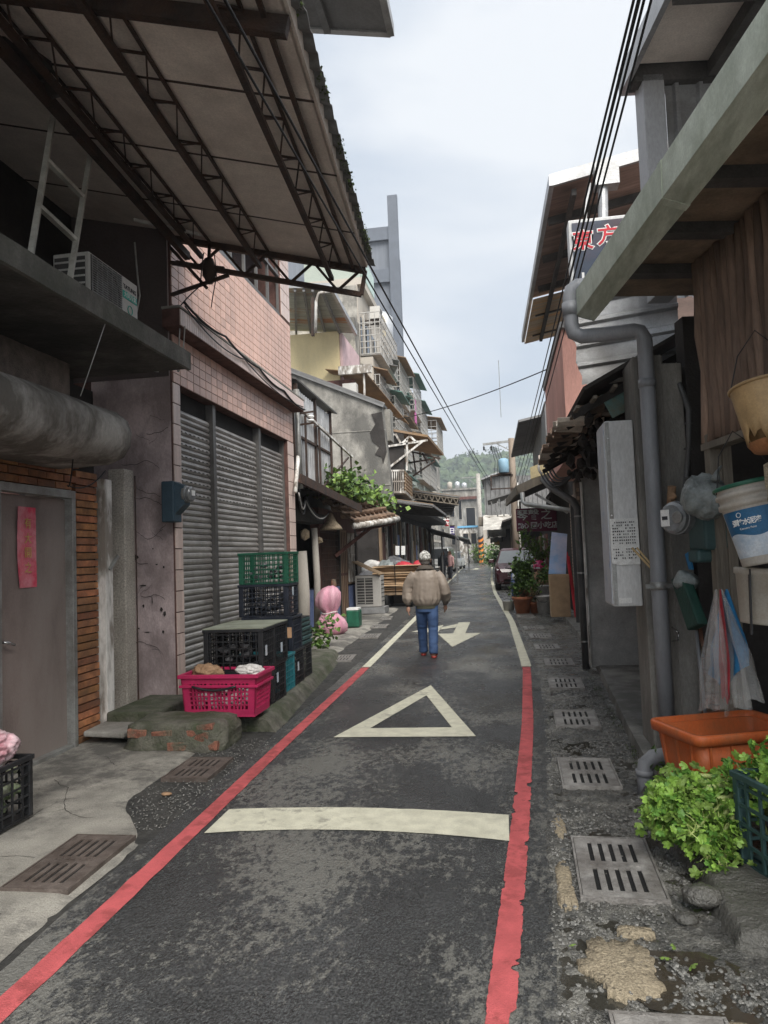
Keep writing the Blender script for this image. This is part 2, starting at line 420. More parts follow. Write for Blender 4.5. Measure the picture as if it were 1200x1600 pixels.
dm('label_pale', (.58, .62, .65), .4, .1, 6, .0, dirt=(.3, .42, .55), dscale=9, damt=.7)
dm('white', (.78, .78, .76), .5, .05, 5, .0)
dm('glassdark', (.022, .024, .027), .08, .1, 3, 0, spec=.6)
dm('meter_green', (.040, .085, .085), .5, .15, 6, .05, 50)
dm('meter_blue', (.035, .065, .09), .5, .15, 6, .05, 50)
dm('meter_glass', (.20, .21, .215), .15, .2, 10, .05, 30, spec=.6)
dm('red_paper', (.56, .055, .10), .75, .14, 6, .2, 30, dirt=(.64, .28, .31), dscale=4, damt=.75, dsharp=.10, dlow=.48)
dm('gold', (.50, .33, .10), .6, .2, 9, 0)
dm('red_paint', (.50, .10, .105), .8, .14, 10, .3, 160, dirt=(.30, .06, .06), dscale=9, damt=.8, dsharp=.05, dlow=.56, dmask=(1.2, .5))
dm('white_paint', (.58, .565, .45), .8, .12, 10, .3, 160, dirt=(.26, .25, .21), dscale=9, damt=.7, dsharp=.05, dlow=.69, dmask=(1.2, .6))
dm('sign_maroon', (.16, .022, .055), .45, .12, 4, .02, 40)
dm('sign_navy', (.045, .06, .09), .4, .3, 3, .02, 40, dirt=(.20, .07, .06), dscale=1.6, damt=.4, dlow=.62)
dm('sign_red', (.55, .03, .045), .5, .1, 5, 0)
dm('sign_purple', (.075, .03, .24), .5, .1, 5, 0)
dm('blue_paint', (.12, .17, .34), .8, .2, 4, .15, 40, dirt=(.2, .21, .28), dscale=2, damt=.5)
dm('brown_wood', (.115, .05, .04), .75, .3, 6, .2, 40, streak=6)
dm('tan_wood', (.28, .20, .13), .8, .3, 6, .2, 40, streak=6)
dm('pale_pole', (.48, .45, .40), .85, .2, 4, .15, 40, dirt=(.2, .18, .15), dscale=2, damt=.5, streak=3)
dm('pole_wood', (.20, .16, .125), .85, .25, 5, .3, 40, streak=8)
dm('pole_conc', (.36, .34, .31), .85, .2, 5, .2, 40)
dm('stripe_orange', (.62, .20, .03), .6, .1, 5, 0)
dm('straw', (.36, .29, .2), .9, .35, 30, .6, 90, streak=3)
dm('wire', (.012, .012, .013), .6)
dm('wire_pale', (.45, .44, .42), .6)
dm('apt_wall', (.47, .435, .38), .85, .15, 1.2, .1, 20, dirt=(.32, .28, .24), dscale=.6, damt=.6, streak=3)
dm('apt_green', (.38, .43, .38), .85, .15, 1.2, .1, 20, dirt=(.28, .3, .26), dscale=.6, damt=.5, streak=3)
dm('cage', (.36, .35, .33), .6, .15, 5, 0)
dm('green_aw', (.095, .20, .17), .6, .2, 3, .05, 30)
dm('brown_aw', (.20, .135, .085), .7, .3, 3, .1, 30, dirt=(.33, .20, .09), dscale=1, damt=.6)
dm('tower', (.11, .125, .15), .6, .08, 1, .05, 10)
dm('tower_panel', (.16, .175, .20), .7, .08, 1, .05, 10, vecstretch=(8, 8, .2))
dm('tin_grey', (.20, .20, .20), .6, .2, 2, .1, 20, dirt=(.1, .095, .09), dscale=.8, damt=.5)
dm('tarp_pale', (.48, .46, .42), .8, .2, 2, .3, 8, dirt=(.2, .185, .165), dscale=1.5, damt=.55)
dm('jacket', (.27, .225, .185), .5, .05, 4, .03, 40, grain=.03)
dm('jacket_dark', (.070, .058, .046), .7, .15, 8, .1, 60)
dm('rib', (.10, .098, .065), .85, .15, 30, .3, 200, vecstretch=(4, 4, .3))
dm('jeans', (.040, .082, .19), .8, .2, 5, .1, 220, dirt=(.075, .13, .26), dscale=3, damt=.5)
dm('skin', (.34, .19, .135), .55, .12, 20, .05, 90)
dm('hair_grey', (.20, .18, .165), .8, .3, 40, .4, 150)
dm('hair_auburn', (.14, .052, .028), .65, .3, 30, .3, 120)
dm('cap', (.58, .58, .55), .85, .2, 20, .2, 120, dirt=(.12, .115, .10), dscale=26, damt=.85, dsharp=.04)
dm('slipper', (.33, .045, .035), .55, .15, 10, .05)
dm('cloth_dark', (.022, .024, .032), .85, .2, 10, .1)
dm('cloth_pink', (.58, .34, .33), .85, .1, 10, .1)
dm('terracotta', (.36, .125, .06), .75, .15, 6, .1, 60, dirt=(.2, .09, .05), dscale=4, damt=.5)
dm('flower_red', (.55, .015, .05), .5, .2, 10, 0)
dm('car_maroon', (.045, .010, .014), .18, .06, 2, 0, spec=.7)
dm('car_silver', (.42, .425, .42), .25, .06, 2, 0, metal=.4, spec=.6)
dm('car_white', (.62, .63, .63), .25, .06, 2, 0, spec=.6)
dm('car_glass', (.10, .11, .115), .05, .1, 2, 0, spec=.8)
dm('tyre', (.018, .018, .018), .85, .2, 10, .1)
dm('chrome', (.55, .55, .55), .15, .1, 4, 0, metal=.9)
dm('lamp_glass', (.62, .63, .62), .1, .1, 4, 0, spec=.7)
dm('helmet_pink', (.62, .05, .16), .25, .08, 4, 0, spec=.6)
dm('scooter_blue', (.04, .09, .28), .25, .1, 4, 0, spec=.6)
dm('picture', (.22, .36, .58), .6, .25, 1.4, 0, dirt=(.56, .52, .60), dscale=1.3, damt=.9)
dm('stone', (.21, .206, .19), .18, .5, 30, .3, 80, rnd=.3, rvar=.12, spec=.8)
dm('tan_conc', (.40, .335, .235), .8, .3, 22, .9, 70, dirt=(.11, .095, .07), dscale=22, damt=.9, dsharp=.06, dlow=.56, grain=.3, drough=.8)
dm('hill_tree', (.048, .078, .034), .95, .45, .08, .0, 1)
dm('hill_tree2', (.07, .10, .042), .95, .45, .08, .0, 1)
dm('hill_ground', (.04, .06, .025), .95, .4, .02, 0, 1)
dm('bark', (.10, .075, .05), .9, .3, 10, .4, 40)
dm('tank', (.55, .565, .58), .35, .1, 3, 0, metal=.5)
dm('ac_white', (.56, .55, .52), .5, .08, 4, .02, 40, dirt=(.32, .29, .25), dscale=2, damt=.5, streak=3)
dm('ac_dark', (.06, .058, .055), .6, .2, 6, 0)
dm('teal_text', (.05, .38, .30), .6)
dm('broom_green', (.012, .052, .038), .6, .2, 8, .2, 50)
dm('red_brick', (.25, .105, .07), .9, .35, 8, .6, 40, rnd=.25, dirt=(.11, .105, .075), dscale=7, damt=.85, dsharp=.08)
dm('trash', (.10, .10, .105), .35, .5, 6, .4, 14)
dm('box_face', (.50, .53, .58), .4, .1, 3, .02, 40, dirt=(.12, .22, .45), dscale=4, damt=.7, dsharp=.05, dlow=.60)
dm('wall_pale', (.47, .46, .44), .9, .2, 2.5, .2, 40, dirt=(.20, .19, .175), dscale=1.1, damt=.7, dsharp=.12)
dm('pale_steel', (.48, .475, .43), .6, .2, 6, .05, 50, dirt=(.2, .17, .13), dscale=4, damt=.5)
dm('iron_rust', (.15, .125, .11), .5, .3, 8, .3, 70, metal=.2, dirt=(.07, .05, .04), dscale=5, damt=.6)
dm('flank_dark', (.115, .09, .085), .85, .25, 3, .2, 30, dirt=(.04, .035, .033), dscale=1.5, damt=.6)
dm('pave_damp', (.27, .262, .24), .55, .25, 5, .45, 70, dirt=(.10, .10, .09), dscale=3, damt=.75, dmask=(.8, .6), rvar=.2, spec=.5)
# ================================================================== GROUND, ROAD, MARKINGS
dm('asphalt', (.056, .058, .059), .27, .22, 2.0, .8, 85, dirt=(.25, .245, .22), dscale=20, damt=.60, dsharp=.028, dlow=.545, rvar=.16, vecstretch=(1, .6, 1), grain=.50, dmask=(1.1, .8), drough=.84)
dm('asphalt_dark', (.040, .040, .040), .7, .4, 60, .8, 200, rvar=.2)
dm('strip', (.185, .18, .16), .20, .4, 14, 1.0, 80, dirt=(.05, .05, .046), dscale=9, damt=.85, dsharp=.07, rvar=.30, grain=.4, dmask=(1.6, .6), drough=.75, spec=.8)
dm('ground', (.16, .155, .145), .8, .3, 1.5, .3, 40, dirt=(.09, .088, .08), dscale=.5, damt=.6, rvar=.15)
dm('mud_water', (.045, .038, .028), .06, .2, 3, .02, 14, spec=.6)

def lerp_tab(tab, y):
    for (y0, x0), (y1, x1) in zip(tab, tab[1:]):
        if y <= y1: return x0 + (x1 - x0) * (y - y0) / (y1 - y0)
    return tab[-1][1]
def smooth_tab(tab):
    ys = [t[0] for t in tab]
    def f(y):
        # average of the broken line over a window gives a smooth bend
        w = .06 * max(4, abs(y)); return sum(lerp_tab(tab, y + w * k / 4) for k in range(-4, 5)) / 9
    return f
XL = smooth_tab([(-30, -1.85), (-2, -1.85), (3, -1.87), (6, -1.93), (10.2, -1.98), (18, -2.17), (35, -2.75), (55, -3.35), (77, -4.0), (98, -4.8), (118, -8), (140, -16), (200, -50)])
XR = smooth_tab([(-30, -.12), (-2, -.12), (2.6, -.075), (4.4, .04), (6.9, .17), (10.1, .27), (16.6, .15), (28, -.33), (41, -.62), (77, -1.05), (95, -2.3), (110, -4.6), (130, -9), (200, -44)])
YS = [-8, -3, 0] + [1 + .25 * k for k in range(60)] + [16 + k for k in range(14)] + [30 + 3 * k for k in range(40)]

g = MB(); g.add([(-500, -60, -.035), (500, -60, -.035), (500, 1500, -.035), (-500, 1500, -.035)], [(0, 1, 2, 3)])
ground = g.build('ground', M['ground'], origin=(0, 0, 0)); tag(ground, 'dark damp ground under the whole street', None, None, 'structure')

def ribbon(fa, fb, ys, z, m, name, parent=None, jag=0, jagf=9, label=None, seed=0, rows=1):
    b = MB(); vs = []
    for y in ys:
        a, c = fa(y), fb(y)
        if jag:
            a += jag * (nz(y, seed, 0, jagf) + .6 * nz(y, seed + 9, 0, jagf * 4)); c += jag * (nz(y, seed + 3, 0, jagf) + .6 * nz(y, seed + 5, 0, jagf * 4))
        vs += [(a, y, z), (c, y, z)]
    b.add(vs, [(2 * i, 2 * i + 1, 2 * i + 3, 2 * i + 2) for i in range(len(ys) - 1)])
    return b.build(name, m, parent, origin=(0, 0, 0) if parent is None else None, label=label)
road = ribbon(lambda y: XL(y) - .19, lambda y: XR(y) + .19, YS, 0, M['asphalt'], 'road', jag=.03, jagf=1.3)
tag(road, 'worn dark asphalt lane running down the street', None, None, 'structure')
def dens(a, b, s):
    n = int((b - a) / s); return [a + (b - a) * i / n for i in range(n + 1)]
ribbon(lambda y: XL(y) - .055, lambda y: XL(y) + .055, dens(-1, 10.2, .06), .004, M['red_paint'], 'red_line', road, .006, 5, 'worn red kerb line on the house door side of the lane', 1)
notch = lambda y, s, k=1: k * (.006 * nz(y, s, 0, 14) + .004 * nz(y, s, 2, 60) + (.020 * max(0, min(1, (nz(y, s, 5, 6) + .25 * nz(y, s, 8, 33) - .26) * 6)) if y < 5.2 else 0))
ribbon(lambda y: XR(y) - .055 + notch(y, 1), lambda y: XR(y) + .05 - notch(y, 4, 1.3), dens(-1, 10.1, .010), .004, M['red_paint'], 'red_line', road, 0, 8, 'ragged chipped red kerb line beside the wet gutter', 4)
ribbon(lambda y: XL(y) - .06, lambda y: XL(y) + .06, dens(10.25, 98, .5), .004, M['white_paint'], 'white_line', road, .003, 5, 'cream edge line past the crates side', 7)
ribbon(lambda y: XR(y) - .065, lambda y: XR(y) + .065, dens(10.15, 100, .5), .004, M['white_paint'], 'white_line', road, .003, 5, 'cream edge line curving by the parked car', 9)
def flat(polys, name, label, m='white_paint', z=.0045):
    b = MB()
    for p in polys: b.add([(x, y, z) for x, y in p], [tuple(range(len(p)))])
    return b.build(name, M[m], road, label=label)
n = 18; bar = []
for i in range(n + 1):
    t = i / n; x = -1.80 + t * 1.77; c = .10 * (1 - (2 * t - 1) ** 2) - .02
    bar.append((x, 4.14 + c + .008 * nz(x, 1, 0, 9), 4.53 + c * .75 + .008 * nz(x, 4, 0, 9)))
flat([[(a[0], a[1]), (b[0], b[1]), (b[0], b[2]), (a[0], a[2])] for a, b in zip(bar, bar[1:])], 'stop_bar', 'curved cream bar painted across the lane')
A, B, T_ = (-1.54, 6.33), (-.29, 6.38), (-.915, 8.8)
a2, b2, t2 = (-1.27, 6.66), (-.52, 6.70), (-.905, 8.18)
flat([[A, B, b2, a2], [B, T_, t2, b2], [T_, A, a2, t2]], 'triangle_marking', 'cream outlined triangle painted on the lane')
def arrow(cx, y0, s, name, label, side=True):
    p = [[(cx, y0), (cx + .42 * s, y0 + 2.0 * s), (cx + .12 * s, y0 + 2.0 * s), (cx + .12 * s, y0 + 4.2 * s), (cx - .14 * s, y0 + 4.2 * s), (cx - .12 * s, y0 + 2.0 * s), (cx - .42 * s, y0 + 2.0 * s)]]
    p = [[p[0][0], p[0][1], p[0][6]], [p[0][5], p[0][2], p[0][3], p[0][4]]]
    if side: p += [[(cx - .14 * s, y0 + 3.9 * s), (cx - .14 * s, y0 + 3.1 * s), (cx - .45 * s, y0 + 2.75 * s), (cx - .46 * s, y0 + 3.15 * s)], [(cx - .44 * s, y0 + 2.2 * s), (cx - .44 * s, y0 + 3.7 * s), (cx - 1.0 * s, y0 + 2.45 * s)]]
    flat(p, name, label)
arrow(-.89, 12.3, 1.0, 'arrow_marking', 'cream two headed turn arrow by the walking man')
arrow(-2.3, 62, 1.3, 'arrow_marking', 'small far cream arrow on the lane', False)

# left apron: concrete in front of the brick house, asphalt patch, kerb strip
def grid_sheet(name, x0f, x1f, ys, nx, zf, m, parent=None, smooth=True, origin=(0, 0, 0)):
    b = MB(); vs = []
    for y in ys:
        a, c = x0f(y), x1f(y)
        for i in range(nx + 1):
            x = a + (c - a) * i / nx; vs.append((x, y, zf(x, y, i / nx)))
    w = nx + 1
    fs = [(j * w + i, j * w + i + 1, (j + 1) * w + i + 1, (j + 1) * w + i) for j in range(len(ys) - 1) for i in range(nx)]
    b.add(vs, fs); return b.build(name, m, parent, smooth, origin=origin)
ledge = smooth_tab([(-5, -2.1), (3.2, -2.1), (4.1, -2.12), (4.4, -2.5), (5.1, -2.62), (5.3, -2.55), (6.0, -2.62), (7, -2.7)])
ap = grid_sheet('pavement', lambda y: -4.6, lambda y: ledge(y) + .02 * nz(y, 2, 0, 2.2) + .016 * nz(y, 2, 3, 13), dens(-3, 6.9, .07), 24,
                lambda x, y, t: .010 + .005 * nz(x, y, 0, 1.2) + .003 * nz(x, y, 2, 5) - (.014 if t > .99 else 0), M['concrete'])
tag(ap, 'cracked pale concrete apron before the brick house', None, None, 'structure')
side = grid_sheet('road_shoulder', lambda y: -3.9, lambda y: XL(y) - .17 + .03 * nz(y, 5, 0, 3), dens(-3, 24, .09), 20, lambda x, y, t: -.004 + .006 * nz(x, y, 4, 4) - (.01 if t > .98 else 0), M['asphalt_side'])
tag(side, 'rough dark asphalt shoulder between lane and houses', None, None, 'structure')

# raised mossy kerb the crates stand on
kx = smooth_tab([(5, -2.17), (6.8, -2.18), (8.5, -2.33), (10.5, -2.5), (12, -2.75)])
kb = MB(); vs = []; prof = [(-4.6, .125), (-.30, .125), (-.16, .125), (-.10, .12), (-.05, .10), (-.02, .07), (.0, .03), (.03, .0), (.06, -.03)]
ysk = dens(6.55, 11.4, .03)
for y in ysk:
    for k, (dx, z) in enumerate(prof):
        x = dx if k == 0 else kx(y) + dx
        j = 0 if k == 0 else 1
        vs.append((x + j * (.014 * nz(y, k, 1, 4) + .014 * nz(y, k, 3, 13) + .009 * nz(y, k, 6, 31)), y, z + j * (.008 * nz(y, k, 4, 5) + .012 * nz(y, k, 7, 15) + .007 * nz(y, k, 9, 37))))
w = len(prof)
kb.add(vs, [(j * w + i, j * w + i + 1, (j + 1) * w + i + 1, (j + 1) * w + i) for j in range(len(ysk) - 1) for i in range(w - 1)])
kb.add([vs[i] for i in range(w)] + [(-4.6, 6.55, -.03)], [tuple(range(w + 1))])
tag(kb.build('kerb', M['mossy'], None, True, origin=(0, 0, 0)), 'raised mossy concrete kerb under the crates', None, None, 'structure')
ap2 = grid_sheet('pavement', lambda y: -4.8, lambda y: -2.72 - .03 * (y - 11) + .05 * nz(y, 7, 0, 2), dens(11.3, 21, .12), 14, lambda x, y, t: .035 + .012 * nz(x, y, 0, 1.5) - (.04 if t > .99 else 0), M['concrete'])
tag(ap2, 'damp grey pavement before the low tiled house', None, None, 'structure')

# right gutter strip: wet rubble concrete with puddles
kr = smooth_tab([(-3, 1.5), (2, .98), (3, .90), (4.2, .88), (6.1, .95), (10, 1.16), (13, 1.25), (21, 1.33), (30, 1.4)])
def strip_z(x, y, t):
    n = nz(x, y, 0, 3.0) * .016 + nz(x, y, 3, 9) * .012 + nz(x, y, 6, 22) * .012 + max(0, nz(x, y, 8, 36)) * .016
    return .0 + n - (.02 if t < .02 else 0)
st = grid_sheet('gutter', lambda y: XR(y) + .13 + .03 * nz(y, 3, 0, 2), lambda y: kr(y) + .1, [1.6 + .014 * i for i in range(540)], 62, strip_z, M['strip'])
tag(st, 'wet rough stony gutter strip beside the lane', None, None, 'structure')
st2 = grid_sheet('gutter', lambda y: XR(y) + .13, lambda y: kr(y) + .1, dens(9.1, 34, .08), 14, lambda x, y, t: .004 + nz(x, y, 0, 3) * .012 + nz(x, y, 6, 17) * .008, M['strip'])
tag(st2, 'far stretch of the gutter strip beside the plant pots', None, None, 'structure')
b = MB(); pts = []
for k in range(40):
    a = 2 * math.pi * k / 40; r = 1 + .35 * nz(math.cos(a), math.sin(a), 3, 1.6) + .12 * nz(math.cos(a), math.sin(a), 5, 6)
    pts.append((.60 + .26 * r * math.cos(a), 2.83 + .22 * r * math.sin(a), .0065))
b.add(pts, [tuple(range(40))])
tag(b.build('puddle', M['mud_water']), 'shallow muddy puddle in the gutter strip', None, None, 'structure')
# rain water standing in the hollows of the strip
ribbon(lambda y: XR(y) + .20, lambda y: kr(y) - .02, dens(1.62, 9.1, .25), -.0045, mat('rain_water', (.045, .043, .036), .05, .2, 3, .03, 9, spec=.7), 'puddle')
tag(bpy.data.objects['puddle.001'], 'rain water lying in the hollows of the gutter strip', None, None, 'structure')
# broken tan concrete islands
def island(cx, cy, rx, ry, seed, z=.018, label=None, m='tan_conc'):
    b = MB(); n = 110; R0, R1, R2 = [], [], []
    for k in range(n):
        a = 2 * math.pi * k / n
        r = 1 + .42 * nz(math.cos(a), math.sin(a), seed, 1.5) + .22 * nz(math.cos(a), math.sin(a), seed + 3, 5) + .10 * nz(math.cos(a), math.sin(a), seed + 5, 16)
        R0.append((cx + rx * r * math.cos(a), cy + ry * r * math.sin(a), -.02)); R1.append((cx + rx * r * .97 * math.cos(a), cy + ry * r * .97 * math.sin(a), z * .8)); R2.append((cx + rx * r * .5 * math.cos(a), cy + ry * r * .5 * math.sin(a), z + .008 * nz(k, seed, 0, .3)))
    b.rings([R0, R1, R2]); o = b.build('concrete_patch', M[m], None, True)
    return tag(o, label, 'concrete patch', 'broken concrete patches in the gutter')
island(.36, 2.93, .145, .20, 1, .02, 'large tan broken concrete patch beside the muddy puddle')
island(.47, 3.19, .075, .045, 5, .024, 'small tan concrete lump behind the largest tan patch')
island(.225, 3.62, .045, .26, 9, .014, 'narrow tan strip of concrete beside the drain cover by the celery')
island(.64, 2.60, .12, .05, 12, .012, 'thin tan patch at the rim of the muddy puddle by the frame edge')
island(.25, 4.35, .04, .16, 15, .010, 'thin pale concrete crust opposite the cream bar end')
# loose stones
rg = random.Random(3); b = MB()
for i in range(10500):
    y = 1.9 + 7.0 * rg.random() ** 1.2; t = rg.random(); x = XR(y) + .17 + (kr(y) - XR(y) - .2) * t
    if strip_z(x, y, .5) < -.006: continue
    if nz(x, y, 11, 2.3) < -.15: continue
    r = rg.uniform(.0035, .0085) * (1.7 if rg.random() < .10 else 1)
    b.ico((x, y, strip_z(x, y, .5) + r * .25), r, 0, 1, rg.uniform(.7, 1.3), .7, .25, rg)
for i in range(1500):
    y = rg.uniform(4.15, 6.3); x = rg.uniform(-2.75, -2.06); r = rg.uniform(.003, .007)
    if x < ledge(y): continue
    b.ico((x, y, .002), r, 0, 1, 1, .7, .25, rg)
tag(b.build('gravel', M['stone'], origin=(0, 0, 0)), 'loose wet grit and stones in the gutter', None, None, 'stuff')

# right platform
b = MB(); ysr = dens(4.75, 24, .25); o = []
for y in ysr:
    j = .01 * nz(y, 1, 0, 3); o += [(kr(y) + j, y, -.03), (kr(y) + .012 + j, y, .10), (3.2, y, .105)]
b.add(o, [(3 * i + k, 3 * i + k + 1, 3 * i + k + 4, 3 * i + k + 3) for i in range(len(ysr) - 1) for k in range(2)])
b.add([o[0], o[1], o[2], (3.2, 4.75, -.03)], [(0, 1, 2, 3)])
tag(b.build('pavement', M['pave_damp'], None, origin=(0, 0, 0)), 'raised grey pavement step beside the gutter strip', None, None, 'structure')
# lumpy wet step by the celery: height grows inwards from a crumbling rim
def step_h(x, y):
    ex = x - (.775 + .035 * (4.4 - y) + .05 * nz(y, 4, 0, 2.6) + .02 * nz(y, 4, 3, 9)); ey = y - (3.03 + .05 * nz(x, 7, 0, 3) + .02 * nz(x, 2, 0, 11) + .25 * max(0, .95 - x))
    e = min(ex, ey); k = min(1, max(0, e / .075)); k = k * k * (3 - 2 * k)
    return -.04 + .125 * k + k * (.022 * nz(x, y, 3, 4) + .010 * nz(x, y, 1, 12) + .005 * nz(x, y, 1, 33))
stp = grid_sheet('stone_step', lambda y: .60, lambda y: 2.2, dens(2.86, 4.95, .016), 100, lambda x, y, t: step_h(x, y), M['concrete_wet'])
tag(stp, 'lumpy wet concrete step the celery lies on', None, None, 'structure')
# cracks in the pale apron
q = MB(); rg = random.Random(77)
def gcrack(x, y, ang, n, wd):
    p = Vector((x, y)); a0_ = ang
    for k in range(n):
        ang = a0_ + (ang - a0_) * .8 + rg.uniform(-.4, .4); p2 = p + Vector((math.cos(ang), math.sin(ang))) * .05
        s_ = Vector((-math.sin(ang), math.cos(ang))) * wd * rg.uniform(.4, 1.2)
        if p2.x > ledge(p2.y) - .03 or p2.x < -3.8: break
        zc = lambda a: .0125 + .005 * nz(a.x, a.y, 0, 1.2) + .003 * nz(a.x, a.y, 2, 5)
        q.add([(p.x - s_.x, p.y - s_.y, zc(p)), (p2.x - s_.x, p2.y - s_.y, zc(p2)), (p2.x + s_.x, p2.y + s_.y, zc(p2)), (p.x + s_.x, p.y + s_.y, zc(p))], [(0, 1, 2, 3)]); p = p2
for a in ((-2.62, 4.3, 2.9, 22, .0022), (-2.66, 5.2, 2.2, 20, .002), (-2.7, 5.9, 3.3, 14, .0022), (-2.9, 4.45, 4.3, 16, .0022), (-2.6, 3.7, 2.8, 20, .0022), (-3.1, 4.0, 1.2, 12, .0016), (-3.0, 5.4, 1.0, 12, .0016), (-2.3, 3.1, 3.3, 24, .0022)): gcrack(*a)
q.build('crack', M['dark_wall'], ap)

# ------------------------------------------------------------------ drain covers
def drain_mesh(w, l):
    b = MB(); t = .009; xs = []; nsl = 5; mgn = .05 * w / .36; cell = (w - 2 * mgn) / nsl; sw = cell * .42
    rows = [(.09 * l, .44 * l), (.56 * l, .91 * l)]
    b.box(-w / 2, w / 2, 0, rows[0][0], 0, t); b.box(-w / 2, w / 2, rows[0][1], rows[1][0], 0, t); b.box(-w / 2, w / 2, rows[1][1], l, 0, t)
    for y0, y1 in rows:
        x = -w / 2
        for k in range(nsl):
            c = -w / 2 + mgn + cell * (k + .5); b.box(x, c - sw / 2, y0, y1, 0, t); x = c + sw / 2
        b.box(x, w / 2, y0, y1, 0, t)
    for k in range(7): b.box(-w * .3 + k * w * .1 - .012, -w * .3 + k * w * .1 + .008, l * .485, l * .515, t, t + .003)
    return b
def drain(x, y, w, l, rot, label, z=.016, group='iron drain covers along the gutter', m='iron'):
    t = thing('drain_cover', label, 'drain cover', (x, y, z), group); t.rotation_euler = (0, 0, rot)
    bb = drain_mesh(w, l); bb.xform(Matrix.Translation((x, y, z))); bb.build('grate', M[m], t)
    r = MB(); f = .014
    for a in ((-w / 2 - f, -w / 2 - .003, -f, l + f), (w / 2 + .003, w / 2 + f, -f, l + f), (-w / 2 - .003, w / 2 + .003, -f, -.003), (-w / 2 - .003, w / 2 + .003, l + .003, l + f)): r.box(x + a[0], x + a[1], y + a[2], y + a[3], z - .02, z + .011)
    r.build('rim', M[m], t)
    p = MB(); p.add([(x - w / 2, y, z + .001), (x + w / 2, y, z + .001), (x + w / 2, y + l, z + .001), (x - w / 2, y + l, z + .001)], [(0, 1, 2, 3)]); p.build('pit', M['pit'], t)
    return t
D = 'rectangular iron drain cover '
drain(.475, 2.02, .35, .6, .0, D + 'lying at the near end of the gutter, by the muddy puddle')
drain(.475, 3.46, .36, .68, -.03, 'iron drain cover beside the celery heap, with ten wide slots')
drain(.52, 5.02, .355, .64, -.02, D + 'beside the grey pipe elbow')
drain(.60, 6.66, .36, .66, -.03, D + 'opposite the orange tub, third up the gutter')
drain(.66, 8.45, .36, .66, -.03, D + 'level with the concrete column foot, fourth up the gutter')
drain(.71, 10.1, .36, .6, -.01, D + 'beside the thin wall drainpipe foot')
drain(.655, 11.72, .36, .6, .02, D + 'on the gutter bend beyond the red line end')
drain(.63, 13.2, .36, .6, .03, D + 'between the gutter bend and the potted shrub')
drain(.57, 14.6, .36, .6, .03, D + 'second before the potted shrub')
drain(.50, 17.2, .36, .6, .04, D + 'right at the foot of the terracotta pots')
drain(-2.34, 3.33, .34, .66, .02, 'rusty iron drain cover set in pale concrete by the red line', .016, m='iron_rust')
drain(-2.36, 5.08, .33, .52, .02, 'rusty iron drain cover before the broken brick step', .014, m='iron_rust')
drain(-2.50, 10.8, .34, .6, .06, D + 'near the cream line start, shop shutter side', .012)
drain(-2.58, 13.7, .34, .6, .05, D + 'in front of the pink mesh sack', .02)
drain(-2.72, 15.6, .34, .6, .05, D + 'before the house with the blue wall', .02)
drain(-2.92, 17.6, .34, .6, .05, D + 'before the cardboard cart', .02)

# broken brick step
t = thing('brick_step', 'broken mossy brick and mortar step under the pink crate', 'step', (-2.8, 6.0, 0))
rg = random.Random(5)
b = MB(); n = 72; R = []
for zz, gsc in ((-.03, 1.0), (.02, 1.0), (.06, .99), (.10, .98), (.14, .97), (.18, .955), (.205, .92), (.222, .82), (.228, .55), (.225, .2)):
    rr = []
    for k in range(n):
        a = 2 * math.pi * k / n; ca, sa = math.cos(a), math.sin(a)
        px = math.copysign(abs(ca) ** .35, ca) * .46 * gsc; py = math.copysign(abs(sa) ** .35, sa) * .30 * gsc
        px += .04 * nz(px * 3, py * 3, zz * 9, 2) + .022 * nz(px, py, zz, 15) + .01 * nz(px, py, zz, 38); py += .03 * nz(px * 3 + 7, py * 3, zz * 9, 2) + .020 * nz(px + 4, py, zz, 15) + .009 * nz(px, py + 3, zz, 38)
        rr.append((-2.84 + px, 6.12 + py, zz + .015 * nz(px, py, zz, 6) + .012 * nz(px, py, zz, 17)))
    R.append(rr)
b.rings(R).build('mortar_core', M['mossy'], t, True)
for (u, z, w, h) in ((-3.16, .15, .17, .075), (-2.93, .135, .19, .085), (-2.62, .13, .22, .09), (-3.05, .05, .18, .08), (-2.78, .045, .2, .075), (-2.52, .055, .17, .08), (-2.55, .2, .14, .05)):
    q = MB(); M4 = Matrix.Translation((u + .02, 5.868 + rg.uniform(-.01, .01), z)) @ Euler((rg.uniform(-.12, .12), rg.uniform(-.1, .1), rg.uniform(-.08, .08))).to_matrix().to_4x4()
    q.box(-w / 2, w / 2, -.04, .05, -h / 2, h / 2).xform(M4).build('brick', M['red_brick'], t, bevel=.008)
q = MB().box(-3.72, -3.2, 6.35, 7.2, -.03, .22); q.build('footing', M['mossy'], t, bevel=.02)
q = MB()
for (x, y, z, r) in ((-3.36, 6.28, .06, .16), (-3.12, 6.1, .03, .07)): q.ico((x, y, z), r, 0, 1.3, .9, .55, .12, rg)
q.build('rubble', M['oldconcrete'], t)
q = MB().plate((-3.75, 6.02, .075), (-3.34, 5.98, .07), (-3.3, 6.34, .08), (-3.75, 6.4, .085), .05)
tag(q.build('door_step', M['oldconcrete'], bevel=.015), 'small worn concrete door step before the weathered posts', 'step')
